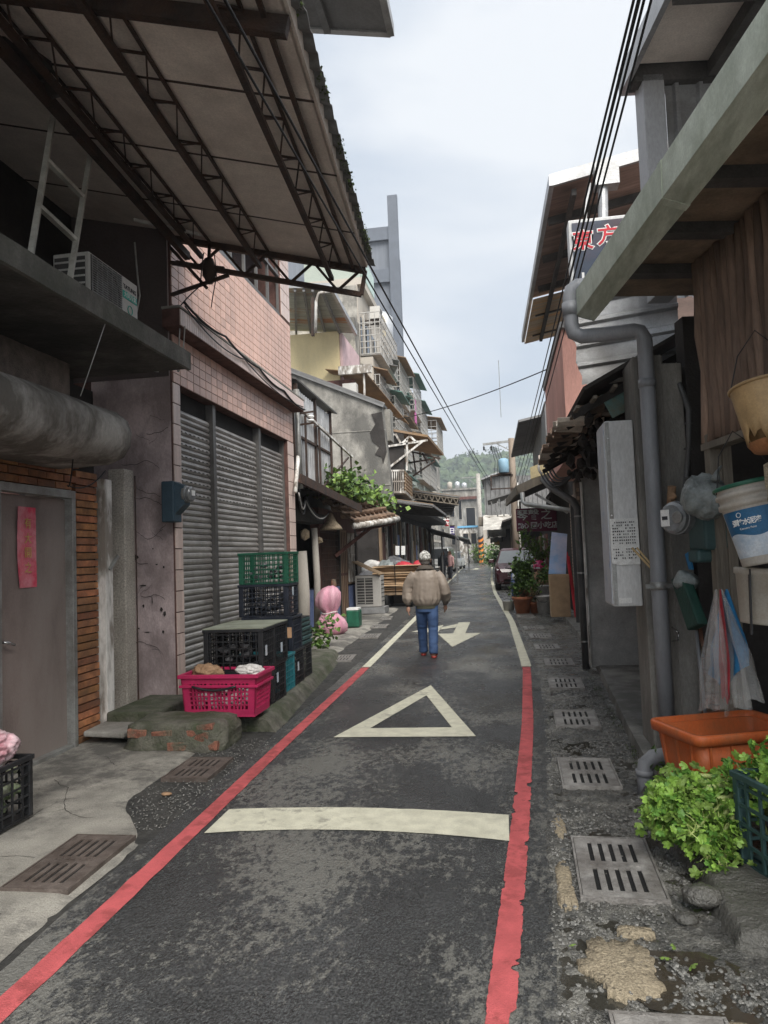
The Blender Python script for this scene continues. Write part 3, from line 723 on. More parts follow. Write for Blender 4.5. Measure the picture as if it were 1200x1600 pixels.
# ================================================================== LEFT: OLD BRICK HOUSE (nearest)
hA = thing('brick_house', 'old dark brick house with the metal door and concrete ledge', 'house', (-4.2, 4, 0))
MB().box(-4.3, -3.84, 1.0, 4.93, 0, 3.5).box(-4.3, -3.84, 6.02, 6.38, 0, 2.45).box(-4.3, -3.84, 4.93, 6.02, 2.28, 3.5).build('wall', M['mortar'], hA)
MB().box(-4.62, -4.35, 6.38, 7.25, 0, 3.5).box(-4.9, -4.6, .5, 7.28, 3.6, 6.2).box(-4.6, -4.3, 1, 6.4, 3.0, 3.44).build('rear_wall', M['dark_wall'], hA)
rg = random.Random(11)
bricks = {}
def brick_me(l, h, d):
    k = (round(l, 2), round(h, 3))
    if k not in bricks:
        o = MB().box(0, d, -l / 2, l / 2, -h / 2, h / 2).build('brick', M['brick'], origin=(0, 0, 0)); bricks[k] = o.data; bpy.data.objects.remove(o)
    return bricks[k]
row = .0685
for i in range(36):
    z = .04 + i * row
    piece('brick', brick_me(.345, .056, .05), hA, (-3.848 + rg.uniform(0, .008), 6.20 + rg.uniform(-.004, .004), z))
for i in range(5):
    z = 2.31 + i * row
    for k in range(7):
        y = 4.62 + k * .245 + (.12 if i % 2 else 0)
        if y > 6.0: continue
        piece('brick', brick_me(.232, .056, .05), hA, (-3.848 + rg.uniform(0, .008), y, z))
for i in range(36):
    piece('brick', brick_me(.232, .056, .05), hA, (-3.848 + rg.uniform(0, .008), 4.79 - (.0 if i % 2 else .02), .04 + i * row))
dr = MB().box(-3.87, -3.845, 5.0, 5.93, .03, 2.19).build('door', M['door'], hA)
fr = MB().box(-3.86, -3.77, 4.945, 5.0, 0, 2.2).box(-3.86, -3.77, 5.93, 5.985, 0, 2.2).box(-3.86, -3.77, 4.945, 5.985, 2.2, 2.27).box(-3.86, -3.78, 5.0, 5.93, 0, .035)
fr.build('door_frame', M['alu'], hA, bevel=.004)
hd = MB().tube([(-3.84, 5.06, 1.03), (-3.79, 5.06, 1.03), (-3.785, 5.08, 1.025), (-3.785, 5.16, 1.0)], .011, 8).box(-3.846, -3.836, 5.035, 5.085, .96, 1.09)
hd.build('handle', M['chrome'], dr, True)
# house slab ledge
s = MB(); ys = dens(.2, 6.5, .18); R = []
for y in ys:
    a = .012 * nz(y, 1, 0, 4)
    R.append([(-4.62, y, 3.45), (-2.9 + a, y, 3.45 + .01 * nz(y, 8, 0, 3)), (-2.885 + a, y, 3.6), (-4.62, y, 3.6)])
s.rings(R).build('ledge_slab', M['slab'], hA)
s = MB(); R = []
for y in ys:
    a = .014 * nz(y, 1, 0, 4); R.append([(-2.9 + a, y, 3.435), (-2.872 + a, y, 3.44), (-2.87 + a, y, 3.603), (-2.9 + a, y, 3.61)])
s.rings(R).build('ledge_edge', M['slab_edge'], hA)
# rounded weathered awning roll
prof = [(-3.86, 2.96), (-3.45, 2.945), (-3.22, 2.90), (-3.12, 2.82), (-3.085, 2.72), (-3.10, 2.60), (-3.17, 2.51), (-3.30, 2.455), (-3.55, 2.44), (-3.86, 2.445)]
R = []
for y in dens(.8, 5.86, .12):
    e = min(1, (5.86 - y) / .12 + .72)
    R.append([(-3.86 + (x + 3.86) * (e if e < 1 else 1) + .008 * nz(x * 3, y, z * 3, 2), y, 2.69 + (z - 2.69) * e + .010 * nz(y, x, z, 3)) for x, z in prof])
MB().rings(R).build('awning_roll', M['tarp_roll'], hA, True)
# posts at the gap
t = thing('timber_post', 'peeling white timber post beside the orange brick strip', 'post', (-3.78, 6.46, 0))
MB().box(-3.83, -3.73, 6.40, 6.53, .03, 2.42).build('shaft', M['peel_white'], t, bevel=.006)
MB().bar((-3.72, 6.45, 1.55), (-3.69, 6.55, 1.68), .025).build('bracket', M['alu'], t)
t = thing('concrete_post', 'rough pebbled concrete post between white timber and mauve wall', 'post', (-3.8, 6.85, 0))
MB().box(-3.9, -3.72, 6.75, 6.95, .03, 2.56).build('shaft', M['pebble'], t, bevel=.012)
MB().tube([(-3.70, 6.93, .1), (-3.70, 6.93, 2.5)], .008, 6).build('rust_rod', M['rusty'], t)

# red couplet paper on the door
t = thing('door_couplet', 'red paper couplet with gold characters pasted on the door', 'couplet', (-3.84, 5.37, 1.44))
b = MB(); vs = []; rows_ = 16
for i in range(rows_ + 1):
    z = 1.435 + .66 * i / rows_; bow = .02 * math.sin(i / rows_ * 3.1)
    for k in range(5):
        y = 5.24 + .265 * k / 4 + (.03 - bow if k == 0 else 0) + .012 * (1 - i / rows_)
        vs.append((-3.838 + .008 * abs(nz(i * .4, k, 3, 1)) + (.01 if k in (0,) else 0), y, z))
b.add(vs, [(j * 5 + i, j * 5 + i + 1, (j + 1) * 5 + i + 1, (j + 1) * 5 + i) for j in range(rows_) for i in range(4)])
b.build('sheet', M['red_paper'], t)
for ch, z in zip('有大開之', (1.955, 1.83, 1.715, 1.59)):
    text_obj(ch, .095, 'character', M['gold'], t, frame_matrix((-3.822, 5.385, z), (0, 1, 0), (0, 0, 1)), .001)

# ------------------------------------------------------------------ items on the ledge
t = thing('air_conditioner', 'white outdoor air conditioner on the concrete ledge', 'air conditioner', (-3.35, 5.7, 3.603))
MB().box(-3.52, -3.2, 5.3, 6.1, 3.64, 4.15).build('casing', M['ac_white'], t, bevel=.012)
MB().box(-3.5, -3.22, 5.4, 5.46, 3.603, 3.64).box(-3.5, -3.22, 5.94, 6.0, 3.603, 3.64).build('foot', M['alu'], t)
MB().box(-3.199, -3.192, 5.325, 5.8, 3.66, 4.13).build('fan_recess', M['ac_dark'], t)
q = MB()
for k in range(23): q.box(-3.192, -3.184, 5.325, 5.8, 3.665 + k * .02, 3.67 + k * .02)
for k in range(7): q.box(-3.192, -3.186, 5.33 + k * .077, 5.335 + k * .077, 3.66, 4.13)
q.build('fan_grille', M['alu'], t)
q = MB()
q.tube([(-3.19, 5.56 + .2 * math.cos(a / 12 * math.pi), 3.895 + .2 * math.sin(a / 12 * math.pi)) for a in range(24)], .006, 5, close=True)
q.build('fan_ring', M['ac_dark'], t)
q = MB().box(-3.50, -3.23, 5.292, 5.299, 3.68, 4.11)
q.build('side_vent', M['ac_dark'], t)
q = MB()
for k in range(7): q.box(-3.5, -3.23, 5.287, 5.293, 3.70 + k * .06, 3.715 + k * .06)
q.box(-3.37, -3.35, 5.287, 5.293, 3.68, 4.11); q.build('side_grille', M['ac_white'], t)
fm = lambda y, z: frame_matrix((-3.198, y, z), (0, 1, 0), (0, 0, 1))
text_obj('TATUNG', .055, 'lettering', M['ink'], t, fm(5.955, 4.06), .001, .001)
MB().box(-3.2, -3.196, 5.83, 6.08, 3.955, 4.02).build('label_band', M['teal_text'], t)
text_obj('大同冷氣', .055, 'lettering', M['white'], t, fm(5.955, 3.987) @ Matrix.Translation((0, 0, .003)), .001)
q = MB(); q.tube([(-3.198, 5.955 + .04 * math.cos(a / 8 * math.pi), 3.87 + .04 * math.sin(a / 8 * math.pi)) for a in range(16)], .005, 4, close=True); q.build('emblem', M['teal_text'], t)
t = thing('steel_ladder', 'bare steel ladder frame leaning from the ledge to the canopy', 'ladder', (-3.1, 4.5, 3.6))
a0, a1, c0, c1 = Vector((-3.0, 4.26, 3.6)), Vector((-3.28, 4.98, 5.15)), Vector((-3.0, 4.70, 3.6)), Vector((-3.28, 5.50, 5.15))
MB().bar(a0, a1, .035).build('rail', M['pale_steel'], t); MB().bar(c0, c1, .035).build('rail', M['pale_steel'], t)
for f0, f1 in ((.40, .36), (.70, .66)): MB().bar(a0.lerp(a1, f0 - .06), c0.lerp(c1, f1 - .06), .04, .03).build('rung', M['pale_steel'], t)
q = MB(); q.ico((-3.15, 6.28, 3.65), .06, 0, 1, 1, .8, .25).ico((-3.12, 6.36, 3.64), .05, 0, 1, 1, .8, .25)
tag(q.build('plastic_bag', M['plastic_clear']), 'small crumpled plastic bag on the ledge past the air conditioner', 'bag')

# ================================================================== CANOPY over the lane
th = rad(3.8); E0 = Vector((-1.312, 7.5, 4.706)); dd = Vector((-math.sin(th), math.cos(th), 0)); nn = Vector((math.cos(th), math.sin(th), 0)); SL = .245
def cp(a, w, dz=0.0):                     # along the street, across it, above the underside
    return E0 + dd * a + nn * w + Vector((0, 0, -SL * w + dz))
can = thing('sheet_canopy', 'big sloping street canopy on rusty steel trusses', 'canopy', E0)
joints = [-7.6, -6.6, -5.6, -4.7, -3.80, -2.85, -1.87, -.80, .05]
for a0, a1 in zip(joints, joints[1:]):
    MB().plate(cp(a0 + .012, -3.6), cp(a1 - .012, -3.6), cp(a1 - .012, .0), cp(a0 + .012, .0), -.02).build('ceiling_board', M['board'], can)
q = MB()
for a in joints: q.bar(cp(a, -3.6, .015), cp(a, 0, .015), .03, .03)
q.build('joint_batten', M['rusty'], can)
# corrugated sheet on top, its wavy rim shows at the edge
q = MB(); vs = []; N = 8 * 22; ws = (-3.6, .10)
for i in range(N + 1):
    a = -7.7 + 7.85 * i / N; z = .055 + .022 * math.cos(i * math.pi / 2)
    for w_ in ws: vs.append(cp(a, w_ + (.012 * nz(a, 3, 0, 4) if w_ > 0 else 0), z))
q.add(vs, [(2 * i, 2 * i + 2, 2 * i + 3, 2 * i + 1) for i in range(N)])
o = q.build('roof_sheet', M['corr_roof'], can, True); sm = o.modifiers.new('thick', 'SOLIDIFY'); sm.thickness = .006
q = MB(); q.plate(cp(-7.6, -.02, .0), cp(.05, -.02, .0), cp(.05, .02, .0), cp(-7.6, .02, .0), -.07); q.build('edge_board', M['board'], can)
mp = []
rg = random.Random(4)
for i in range(900):
    a = rg.uniform(-4.2, -.2); 
    if nz(a, 2, 0, 2.5) < -.05 - .12 * (a + 2): continue
    p = cp(a, .09 + rg.uniform(-.03, .02), .06 + rg.uniform(-.05, .03)); mp.append(tuple(p))
if mp: leaf_mesh('moss', mp, .022, M['moss'], can, seed=2, smin=.4)['kind'] = 'stuff'
# trusses along the canopy
def truss(w, a0, a1, name='truss'):
    q = MB(); A = lambda a, dz, dw=0: cp(a, w + dw, 0) + Vector((0, 0, dz))
    q.bar(A(a0, -.21), A(a1, -.21), .042, .042)
    q.bar(A(a0, -.03, .10), A(a1, -.03, .10), .022, .022); q.bar(A(a0, -.03, -.10), A(a1, -.03, -.10), .018, .018)
    n = int((a1 - a0) / .52)
    for k in range(n):
        x0 = a0 + (a1 - a0) * k / n; x1 = a0 + (a1 - a0) * (k + .5) / n; x2 = a0 + (a1 - a0) * (k + 1) / n
        for dw in (.10, -.10):
            q.bar(A(x0, -.03, dw), A(x1, -.21), .012); q.bar(A(x1, -.21), A(x2, -.03, dw), .012)
        q.bar(A(x0, -.035, .10), A(x0, -.035, -.10), .016)
    return q.build(name, M['rusty'], can)
truss(-1.80, -7.4, .0); truss(-1.15, -7.4, .0); truss(-.36, -7.4, .0)
q = MB(); q.bar(cp(-7.4, -.13, -.05), cp(0, -.13, -.05), .03, .03); q.build('edge_rail', M['rusty'], can)
def cross(a, w0, w1, n, drop=.30, name='cross_truss'):
    q = MB(); top = lambda w: cp(a, w, -.05); bot = lambda w: cp(a, w, -.05) + Vector((0, 0, -drop))
    q.bar(top(w0), top(w1), .06, .06); q.bar(bot(w0 + .0), bot(w1 - .05), .05, .05); q.bar(top(w1), bot(w1 - .05), .04)
    for k in range(n):
        f = w0 + (w1 - w0 - .05) * k / n; g_ = w0 + (w1 - w0 - .05) * (k + 1) / n; m_ = (f + g_) / 2
        q.bar(top(f), bot(m_), .026); q.bar(bot(m_), top(g_), .026)
    return q.build(name, M['rusty'], can)
cross(.02, -2.1, .0, 4, .27)
q = MB(); q.bar(cp(-3.66, -3.2, -.10), cp(-3.66, 0, -.08), .06, .11); q.build('cross_beam', M['rusty'], can)
cross(-7.2, -2.6, .0, 4, .28)
q = MB(); q.bar(cp(-7.4, -1.92, -.25), cp(0, -1.96, -.23), .06, .08); q.build('wall_beam', M['rusty'], can)
q = MB()
q.bar(cp(.0, -2.4, -.35), cp(.0, -1.55, -.3), .04); q.bar(cp(0, -2.55, -.9), cp(0, -1.5, -.36), .035); q.bar(cp(0, -2.2, -.12), cp(0, -1.75, -.55), .035)
q.build('brace', M['rusty'], can)
q = MB(); c = cp(.0, -1.72, -.35)
q.lathe([(.0, .14), (.05, .13), (.07, .05), (.075, -.05), (.05, -.10), (.04, -.14), (0, -.15)], 12, c)
q.tube([c + Vector((0, 0, .12)), c + Vector((.01, 0, .3))], .02, 6)
tag(q.build('hanging_lamp', M['rusty'], smooth=True), 'dark hanging lamp at the far corner of the canopy truss', 'lamp')
# clutter of bars and a fluorescent tube under the canopy far end
q = MB().tube([(-3.65, 6.9, 5.20), (-3.0, 7.28, 5.12)], .02, 8); tag(q.build('tube_light', M['plastic_white']), 'grimy tube light under the dark end of the canopy', 'lamp')
q = MB()
for (x, y, z, r) in ((-3.98, 4.2, 5.28, .14), (-3.85, 4.3, 5.18, .13), (-3.72, 4.2, 5.3, .12), (-3.8, 4.35, 5.0, .09)): q.ico((x + .75, y + .2, z), r, 0, 1, 1, 1, .3, rg)
tag(q.build('cloth_bundle', M['dark_wall']), 'dark bundle tucked under the canopy beam by the ladder', 'bundle')

# upper eave above the canopy
t = thing('roof_eave', 'grey upper roof eave showing over the canopy edge', 'eave', (-1.6, 5.0, 5.5))
MB().plate((-3.4, 4.2, 6.02), (-.66, 4.2, 5.42), (-.64, 5.05, 5.42), (-3.4, 5.05, 6.02), .03).build('soffit', M['tin_grey'], t)
MB().bar((-3.4, 5.07, 6.03), (-.63, 5.07, 5.44), .05, .07).bar((-.63, 4.2, 5.44), (-.63, 5.07, 5.44), .05, .09).build('rim', M['gal'], t)
q = MB()
for k in range(4): q.bar((-1.1 - .45 * k, 4.2, 5.50 + .1 * k), (-1.1 - .45 * k, 5.05, 5.50 + .1 * k), .05, .05)
q.build('rafter', M['tin_grey'], t)

# ================================================================== PINK TILED SHOPHOUSE
XF = -3.45
hB = thing('tiled_shophouse', 'pink tiled shophouse with three roller shutters', 'building', (XF, 9.6, 0))
w = MB()
w.box(-8, XF - .10, 7.32, 11.98, 0, .14)
w.box(-8, -4.0, 7.32, 11.98, .14, 7.6)
w.box(-4.0, XF - .012, 7.32, 11.98, 3.56, 4.10).box(-4.0, XF - .012, 7.32, 11.98, 4.30, 5.62)
w.box(-4.0, XF - .012, 7.32, 7.50, .14, 3.56).box(-4.0, XF - .012, 11.62, 11.98, .14, 3.56)
w.box(-4.0, XF - .012, 7.32, 8.2, 5.62, 7.6).box(-4.0, XF - .012, 11.45, 11.98, 5.62, 7.6).box(-4.0, XF - .012, 8.2, 11.45, 7.0, 7.6)
w.build('wall', M['grout'], hB)
# mauve render on the flank, cracked
sp = MB(); vs = []; nx_, nz_ = 12, 60
for j in range(nz_ + 1):
    for i in range(nx_ + 1):
        x = -4.4 + (XF - .02 + 4.4) * i / nx_; z = .14 + 6.4 * j / nz_
        vs.append((x, 7.305 + .006 * nz(x, 0, z, 4), z))
sp.add(vs, [(j * 13 + i, j * 13 + i + 1, (j + 1) * 13 + i + 1, (j + 1) * 13 + i) for j in range(nz_) for i in range(nx_)])
sp.build('flank_render', M['mauve'], hB)
MB().box(-4.9, XF - .03, 7.285, 7.299, 3.62, 6.6).build('shaded_flank', M['flank_dark'], hB)  # darker copy of the flank, its colour standing in for shade under the canopy
# recessed cracks: thin dark slits standing a hair proud
q = MB(); rg = random.Random(21)
def crack(x, z, ang, ln, wd=.005):
    p = Vector((x, 7.297, z)); pts = [p]
    for k in range(int(ln / .03)):
        ang += rg.uniform(-.5, .5); p = p + Vector((math.cos(ang) * .03, 0, math.sin(ang) * .03))
        if not (-4.08 < p.x < XF - .03): break
        pts.append(p)
    for a, c in zip(pts, pts[1:]):
        q.add([(a.x, 7.296, a.z - wd / 2), (c.x, 7.296, c.z - wd / 2), (c.x, 7.296, c.z + wd / 2), (a.x, 7.296, a.z + wd / 2), ], [(0, 1, 2, 3)])
for (x, z, a, l) in ((-4.05, 2.68, .1, .5), (-3.95, 2.35, -.2, .5), (-4.05, 1.98, .05, .55), (-3.62, 1.95, .4, .2), (-4.05, 1.62, 0, .3), (-4.05, .75, -.1, .5), (-4.0, .70, .2, .5), (-3.85, 1.25, 0, .3), (-3.9, 2.5, -.9, .4), (-4.0, 1.15, .1, .3), (-3.75, 3.0, .3, .3)): crack(x, z, a, l)
for i in range(7): crack(rg.uniform(-4, -3.6), rg.uniform(.3, 3.3), rg.uniform(-1.5, 1.5), .2, .003)
for (x, z, w_, h_) in ((-3.83, 1.36, .16, .03), (-3.92, 1.2, .02, .2), (-3.72, 1.2, .02, .18), (-3.82, 1.14, .05, .07), (-3.95, .95, .04, .03), (-3.88, .9, .05, .03), (-3.78, .86, .16, .022), (-3.62, 1.1, .06, .08), (-3.58, 1.05, .05, .1), (-3.92, 1.66, .16, .12), (-3.66, 1.58, .05, .03), (-3.58, 1.55, .04, .05), (-3.60, .86, .05, .06), (-3.98, .8, .04, .04), (-3.7, 1.75, .03, .03)):
    w_ *= .62; h_ *= .62; poly = [(x + w_ / 2 * math.cos(a) * rg.uniform(.45, 1.2), 7.2955, z + h_ / 2 * math.sin(a) * rg.uniform(.45, 1.2)) for a in [k * math.pi / 5 for k in range(10)]]
    q.add(poly, [tuple(range(10))])
q.build('plaster_crack', M['dark_wall'], hB)['kind'] = 'stuff'
# tiles
def tile_me(name, sy, sz, m, t=.012):
    o = MB().box(0, t, -sy / 2, sy / 2, -sz / 2, sz / 2).build(name, m, origin=(0, 0, 0)); me = o.data; bpy.data.objects.remove(o); return me
tm = tile_me('tile', .164, .098, M['pink_tile']); tv = tile_me('tile', .060, .215, M['pale_tile']); extra = MB()
cnt = 0
def tile_field(y0, y1, z0, z1, py, pz, me, x=XF - .013, real=True, sz=(.164, .098)):
    global cnt
    ny, nz2 = int(round((y1 - y0) / py)), int(round((z1 - z0) / pz))
    for i in range(ny):
        for j in range(nz2):
            y, z = y0 + (i + .5) * (y1 - y0) / ny, z0 + (j + .5) * (z1 - z0) / nz2
            if real and cnt < 236 and y < 11.0: piece('tile', me, hB, (x + RND.uniform(0, .002), y, z)); cnt += 1
            else: extra.box(x, x + .012, y - sz[0] / 2, y + sz[0] / 2, z - sz[1] / 2, z + sz[1] / 2)
tile_field(7.34, 11.96, 3.565, 4.10, .178, .107, tm)
tile_field(7.34, 11.96, 4.32, 5.61, .178, .111, tm)
extra.build('tiling', M['pink_tile'], hB); bpy.data.objects['tiling']['kind'] = 'stuff'
extra = MB(); cnt = 176
tile_field(7.33, 7.50, .15, 3.56, .0565, .222, tv, sz=(.05, .215))
tile_field(11.63, 11.97, .15, 3.56, .11, .222, tv, sz=(.1, .215))
tile_field(11.47, 11.97, 5.66, 7.5, .16, .222, tv, real=False, sz=(.15, .215))
tile_field(7.34, 8.2, 5.66, 7.5, .16, .222, tv, real=False, sz=(.15, .215))
extra.build('corner_tiling', M['pale_tile'], hB); bpy.data.objects['corner_tiling']['kind'] = 'stuff'
# projecting ledge of tiles between the storeys
MB().box(-3.46, -3.266, 7.12, 12.02, 4.105, 4.295).build('ledge', M['grout'], hB)
lm = tile_me('ledge_tile', .058, .17, M['pale_tile'])
q = MB()
for k in range(84):
    y = 7.15 + k * .058
    if k < 40: piece('ledge_tile', tile_me('ledge_tile', .05, .17, M['pale_tile']) if k == 0 else bpy.data.objects['ledge_tile'].data, hB, (-3.265, y, 4.20))
    else: q.box(-3.265, -3.253, y - .025, y + .025, 4.115, 4.285)
q.build('ledge_tiling', M['pale_tile'], hB); bpy.data.objects['ledge_tiling']['kind'] = 'stuff'
MB().box(-3.46, -3.25, 7.1, 12.04, 4.296, 4.32).build('ledge_cap', M['oldconcrete'], hB)
# window opening on the upper floor
MB().box(-4.02, -3.9, 8.2, 11.45, 5.62, 7.0).build('window_pane', M['glassdark'], hB)
q = MB()
for k in range(7): q.box(-3.52, -3.48, 8.2 + k * .54 - .02, 8.2 + k * .54 + .02, 5.62, 7.0)
q.box(-3.53, -3.47, 8.2, 11.45, 5.62, 5.68).box(-3.53, -3.47, 8.2, 11.45, 6.3, 6.34); q.build('window_frame', M['shutter_post'], hB)
# shutters
bays = [(7.53, 8.55), (8.65, 10.30), (10.40, 11.60)]
MB().box(-4.0, -3.60, 7.50, 11.62, .14, 3.56).build('shutter_recess', M['dark'], hB)
slats = {}
for (y0, y1) in bays:
    sh = bpy.data.objects.new('roller_shutter', None); COL.objects.link(sh); sh.parent = hB; sh.location = (0, (y0 + y1) / 2 - 9.6, 0)
    L_ = y1 - y0
    o = MB().prism([(-.0, -L_ / 2, -.036), (.014, -L_ / 2, -.030), (.024, -L_ / 2, -.008), (.020, -L_ / 2, .014), (.004, -L_ / 2, .030), (-.0, -L_ / 2, .034)], (0, L_, 0)).build('slat', M['shutter'], origin=(0, 0, 0))
    me = o.data; bpy.data.objects.remove(o)
    for i in range(45):
        piece('slat', me, sh, (-3.575, (y0 + y1) / 2, .18 + i * .071), scale=(1, 1, 1))
    q = MB()
    for j in range(6):
        z = 2.38 + j * .142
        for k in range(int(L_ / .12)): q.box(-3.552, -3.549, y0 + .06 + k * .12, y0 + .11 + k * .12, z - .008, z + .004)
    q.build('vent_slot', M['dark'], sh)['kind'] = 'stuff'
    MB().box(-3.60, -3.53, y0, y1, .142, .19).build('bottom_rail', M['shutter_post'], sh)
for y in (8.60, 10.35): MB().box(-3.62, -3.505, y - .045, y + .045, .14, 3.555).build('shutter_guide', M['shutter_post'], hB)
for y0_, y1_ in ((7.50, 7.535), (11.595, 11.63)): MB().box(-3.62, -3.52, y0_, y1_, .14, 3.555).build('shutter_guide', M['shutter_post'], hB)
# electricity meter on the corner
t = thing('electric_meter', 'blue grey electric meter box on the mauve corner of the shophouse', 'meter', (-3.38, 7.2, 2.2))
MB().box(-3.50, -3.36, 7.10, 7.295, 2.02, 2.45).build('box', M['meter_blue'], t, bevel=.012)
MB().prism([(-3.36, 7.12, 2.10), (-3.26, 7.13, 2.2), (-3.26, 7.13, 2.40), (-3.36, 7.12, 2.44)], (0, .15, 0)).build('hood', M['meter_blue'], t)
q = MB(); q.lathe([(.088, 0), (.088, .03), (.080, .035), (.080, .07), (.066, .085), (.0, .088)], 22); q.xform(aim((-3.27, 7.2, 2.31), (1, -.12, .0))); q.build('glass_dome', M['meter_glass'], t)
MB().lathe([(.093, 0), (.093, .02), (.06, .021)], 22).xform(aim((-3.272, 7.2, 2.31), (1, -.12, 0))).build('ring', M['alu'], t)
MB().box(-3.185, -3.176, 7.155, 7.225, 2.29, 2.345).build('dial', M['white'], t)
# loose cables on the facade
def wire(pts, r, label, cat='cable', name='cable', m='wire', n=5, sag=0.0, seg=10, group=None):
    P_ = []
    for a, b2 in zip(pts, pts[1:]):
        a, b2 = Vector(a), Vector(b2); k = seg if sag else (4 if len(pts) > 2 else 1)
        for i in range(k): 
            f = i / k; p = a.lerp(b2, f); p.z -= sag * 4 * f * (1 - f); P_.append(p)
    P_.append(Vector(pts[-1]))
    o = MB().tube(P_, r, n).build(name, M[m], None, True); return tag(o, label, cat, group)
wire([(-3.24, 7.2, 4.38), (-3.21, 8.3, 4.33), (-3.235, 9.6, 4.27), (-3.24, 10.8, 4.21), (-3.24, 12.0, 4.14)], .014, 'thick black cable draped along the tiled ledge', sag=.05)
wire([(-3.235, 7.2, 4.34), (-3.225, 9.0, 4.23), (-3.24, 11.9, 4.17)], .008, 'thin black cable looping below the ledge cable', sag=.1)
wire([(-3.3, 7.2, 4.1), (-3.36, 7.26, 3.65), (-3.3, 7.24, 3.75), (-3.24, 7.2, 4.12)], .008, 'pale cable loop hanging at the ledge corner', m='wire_pale', sag=.03)
wire([(-3.1, 7.42, 5.0), (-3.12, 7.35, 4.6), (-3.45, 7.25, 4.2)], .007, 'black wire dropping from the hanging lamp to the ledge', sag=-.03)
wire([(-2.98, 7.42, 5.0), (-2.95, 7.4, 4.7), (-3.0, 7.35, 4.35)], .006, 'second thin wire dangling under the hanging lamp', sag=-.02)
wire([(-3.8, 7.2, 5.1), (-3.75, 7.2, 4.5), (-3.9, 7.15, 3.9), (-3.55, 7.2, 3.65)], .010, 'grey cable looping on the dark wall behind the air conditioner', m='wire_pale', sag=.06)
wire([(-3.36, 5.3, 2.45), (-3.7, 5.75, 2.3), (-3.72, 6.4, 2.5)], .006, 'thin cable sagging over the brick above the door', sag=.08)
wire([(-3.07, 4.95, 2.87), (-2.92, 5.05, 3.44)], .004, 'loose string from the awning roll to the ledge', m='wire_pale')

# ================================================================== CRATES on the kerb
def crate(name, x, y, z, w_, d_, h, m, label, group=None, nx=9, nyy=7, nzz=5, rot=0.0, lid=None, post=.05, bar=.010, fill=None, tagcol=None, cover=None):
    t = thing(name, label, 'crate', (x, y, z), group)
    L0 = lambda mb: mb.xform(Matrix.Translation((x, y, z)))
    q = MB()
    for sx in (-1, 1):
        for sy in (-1, 1): L0(MB().box(sx * w_ / 2 - (post if sx > 0 else 0), sx * w_ / 2 + (post if sx < 0 else 0), sy * d_ / 2 - (post * .7 if sy > 0 else 0), sy * d_ / 2 + (post * .7 if sy < 0 else 0), .0, h - .02)).build('corner_post', M[m], t, bevel=.006)
    q = MB(); e = .008
    q.box(-w_ / 2 - e, w_ / 2 + e, -d_ / 2 - e, -d_ / 2 + .018, h - .03, h).box(-w_ / 2 - e, w_ / 2 + e, d_ / 2 - .018, d_ / 2 + e, h - .03, h).box(-w_ / 2 - e, -w_ / 2 + .018, -d_ / 2 + .018, d_ / 2 - .018, h - .03, h).box(w_ / 2 - .018, w_ / 2 + e, -d_ / 2 + .018, d_ / 2 - .018, h - .03, h)
    L0(q).build('rim', M[m], t, bevel=.004)
    q = MB()
    for sy in (-1, 1):
        yy = sy * (d_ / 2 - .008)
        for k in range(1, nx): xx = -w_ / 2 + w_ * k / nx; q.box(xx - bar / 2, xx + bar / 2, yy - .005, yy + .005, .0, h - .03)
        for k in range(0, nzz + 1): zz = .006 + (h - .03) * k / (nzz + .4); q.box(-w_ / 2, w_ / 2, yy - .0045, yy + .0045, zz - bar / 2, zz + bar / 2)
    for sx in (-1, 1):
        xx = sx * (w_ / 2 - .008)
        for k in range(1, nyy): yy = -d_ / 2 + d_ * k / nyy; q.box(xx - .005, xx + .005, yy - bar / 2, yy + bar / 2, .0, h - .03)
        for k in range(0, nzz + 1): zz = .006 + (h - .03) * k / (nzz + .4); q.box(xx - .0045, xx + .0045, -d_ / 2, d_ / 2, zz - bar / 2, zz + bar / 2)
    L0(q).build('lattice', M[m], t)
    q = MB()
    for k in range(nx): q.box(-w_ / 2 + w_ * (k + .1) / nx, -w_ / 2 + w_ * (k + .75) / nx, -d_ / 2, d_ / 2, .002, .014)
    L0(q).build('floor', M[m], t)
    if lid: L0(MB().box(-w_ / 2 - .005, w_ / 2 + .005, -d_ / 2 - .005, d_ / 2 + .005, h + .001, h + .010)).build('mesh_cover', M[lid], t)
    if tagcol:
        for (fx, fz) in tagcol:
            L0(MB().box(w_ / 2 + .0005, w_ / 2 + .0035, -d_ / 2 + d_ * fx - .025, -d_ / 2 + d_ * fx + .03, h * fz - .05, h * fz + .05)).build('sticker', M['label_pale'], t)
    t.rotation_euler = (0, 0, rot)
    return t
GC = 'crates stacked along the shutters'
crate('plastic_crate', -2.66, 6.97, .125, .60, .43, .395, 'black_pl', 'black lattice crate at ground level right behind the pink crate', GC)
crate('plastic_crate', -2.63, 6.99, .522, .60, .43, .40, 'black_pl', 'black lattice crate on top, directly above and behind the pink crate', GC, lid='crate_dirty', rot=.03, tagcol=[(.25, .45)])
crate('plastic_crate', -2.66, 7.42, .125, .60, .43, .395, 'black_pl', 'black crate at ground level between the pink crate and the teal crate', GC, tagcol=[(.3, .6)])
crate('plastic_crate', -2.64, 7.44, .522, .60, .43, .40, 'black_pl', 'second black crate of the upper row, with grubby mesh top beside the orange sticker', GC, lid='crate_dirty', rot=-.02, tagcol=[(.5, .35)])
crate('plastic_crate', -2.70, 7.90, .125, .60, .43, .40, 'teal_pl', 'teal blue crate in the bottom row', GC)
c1 = crate('plastic_crate', -2.72, 8.36, .125, .60, .43, .40, 'black_pl', 'black bottom crate just past the teal crate', GC, tagcol=[(.4, .5)])
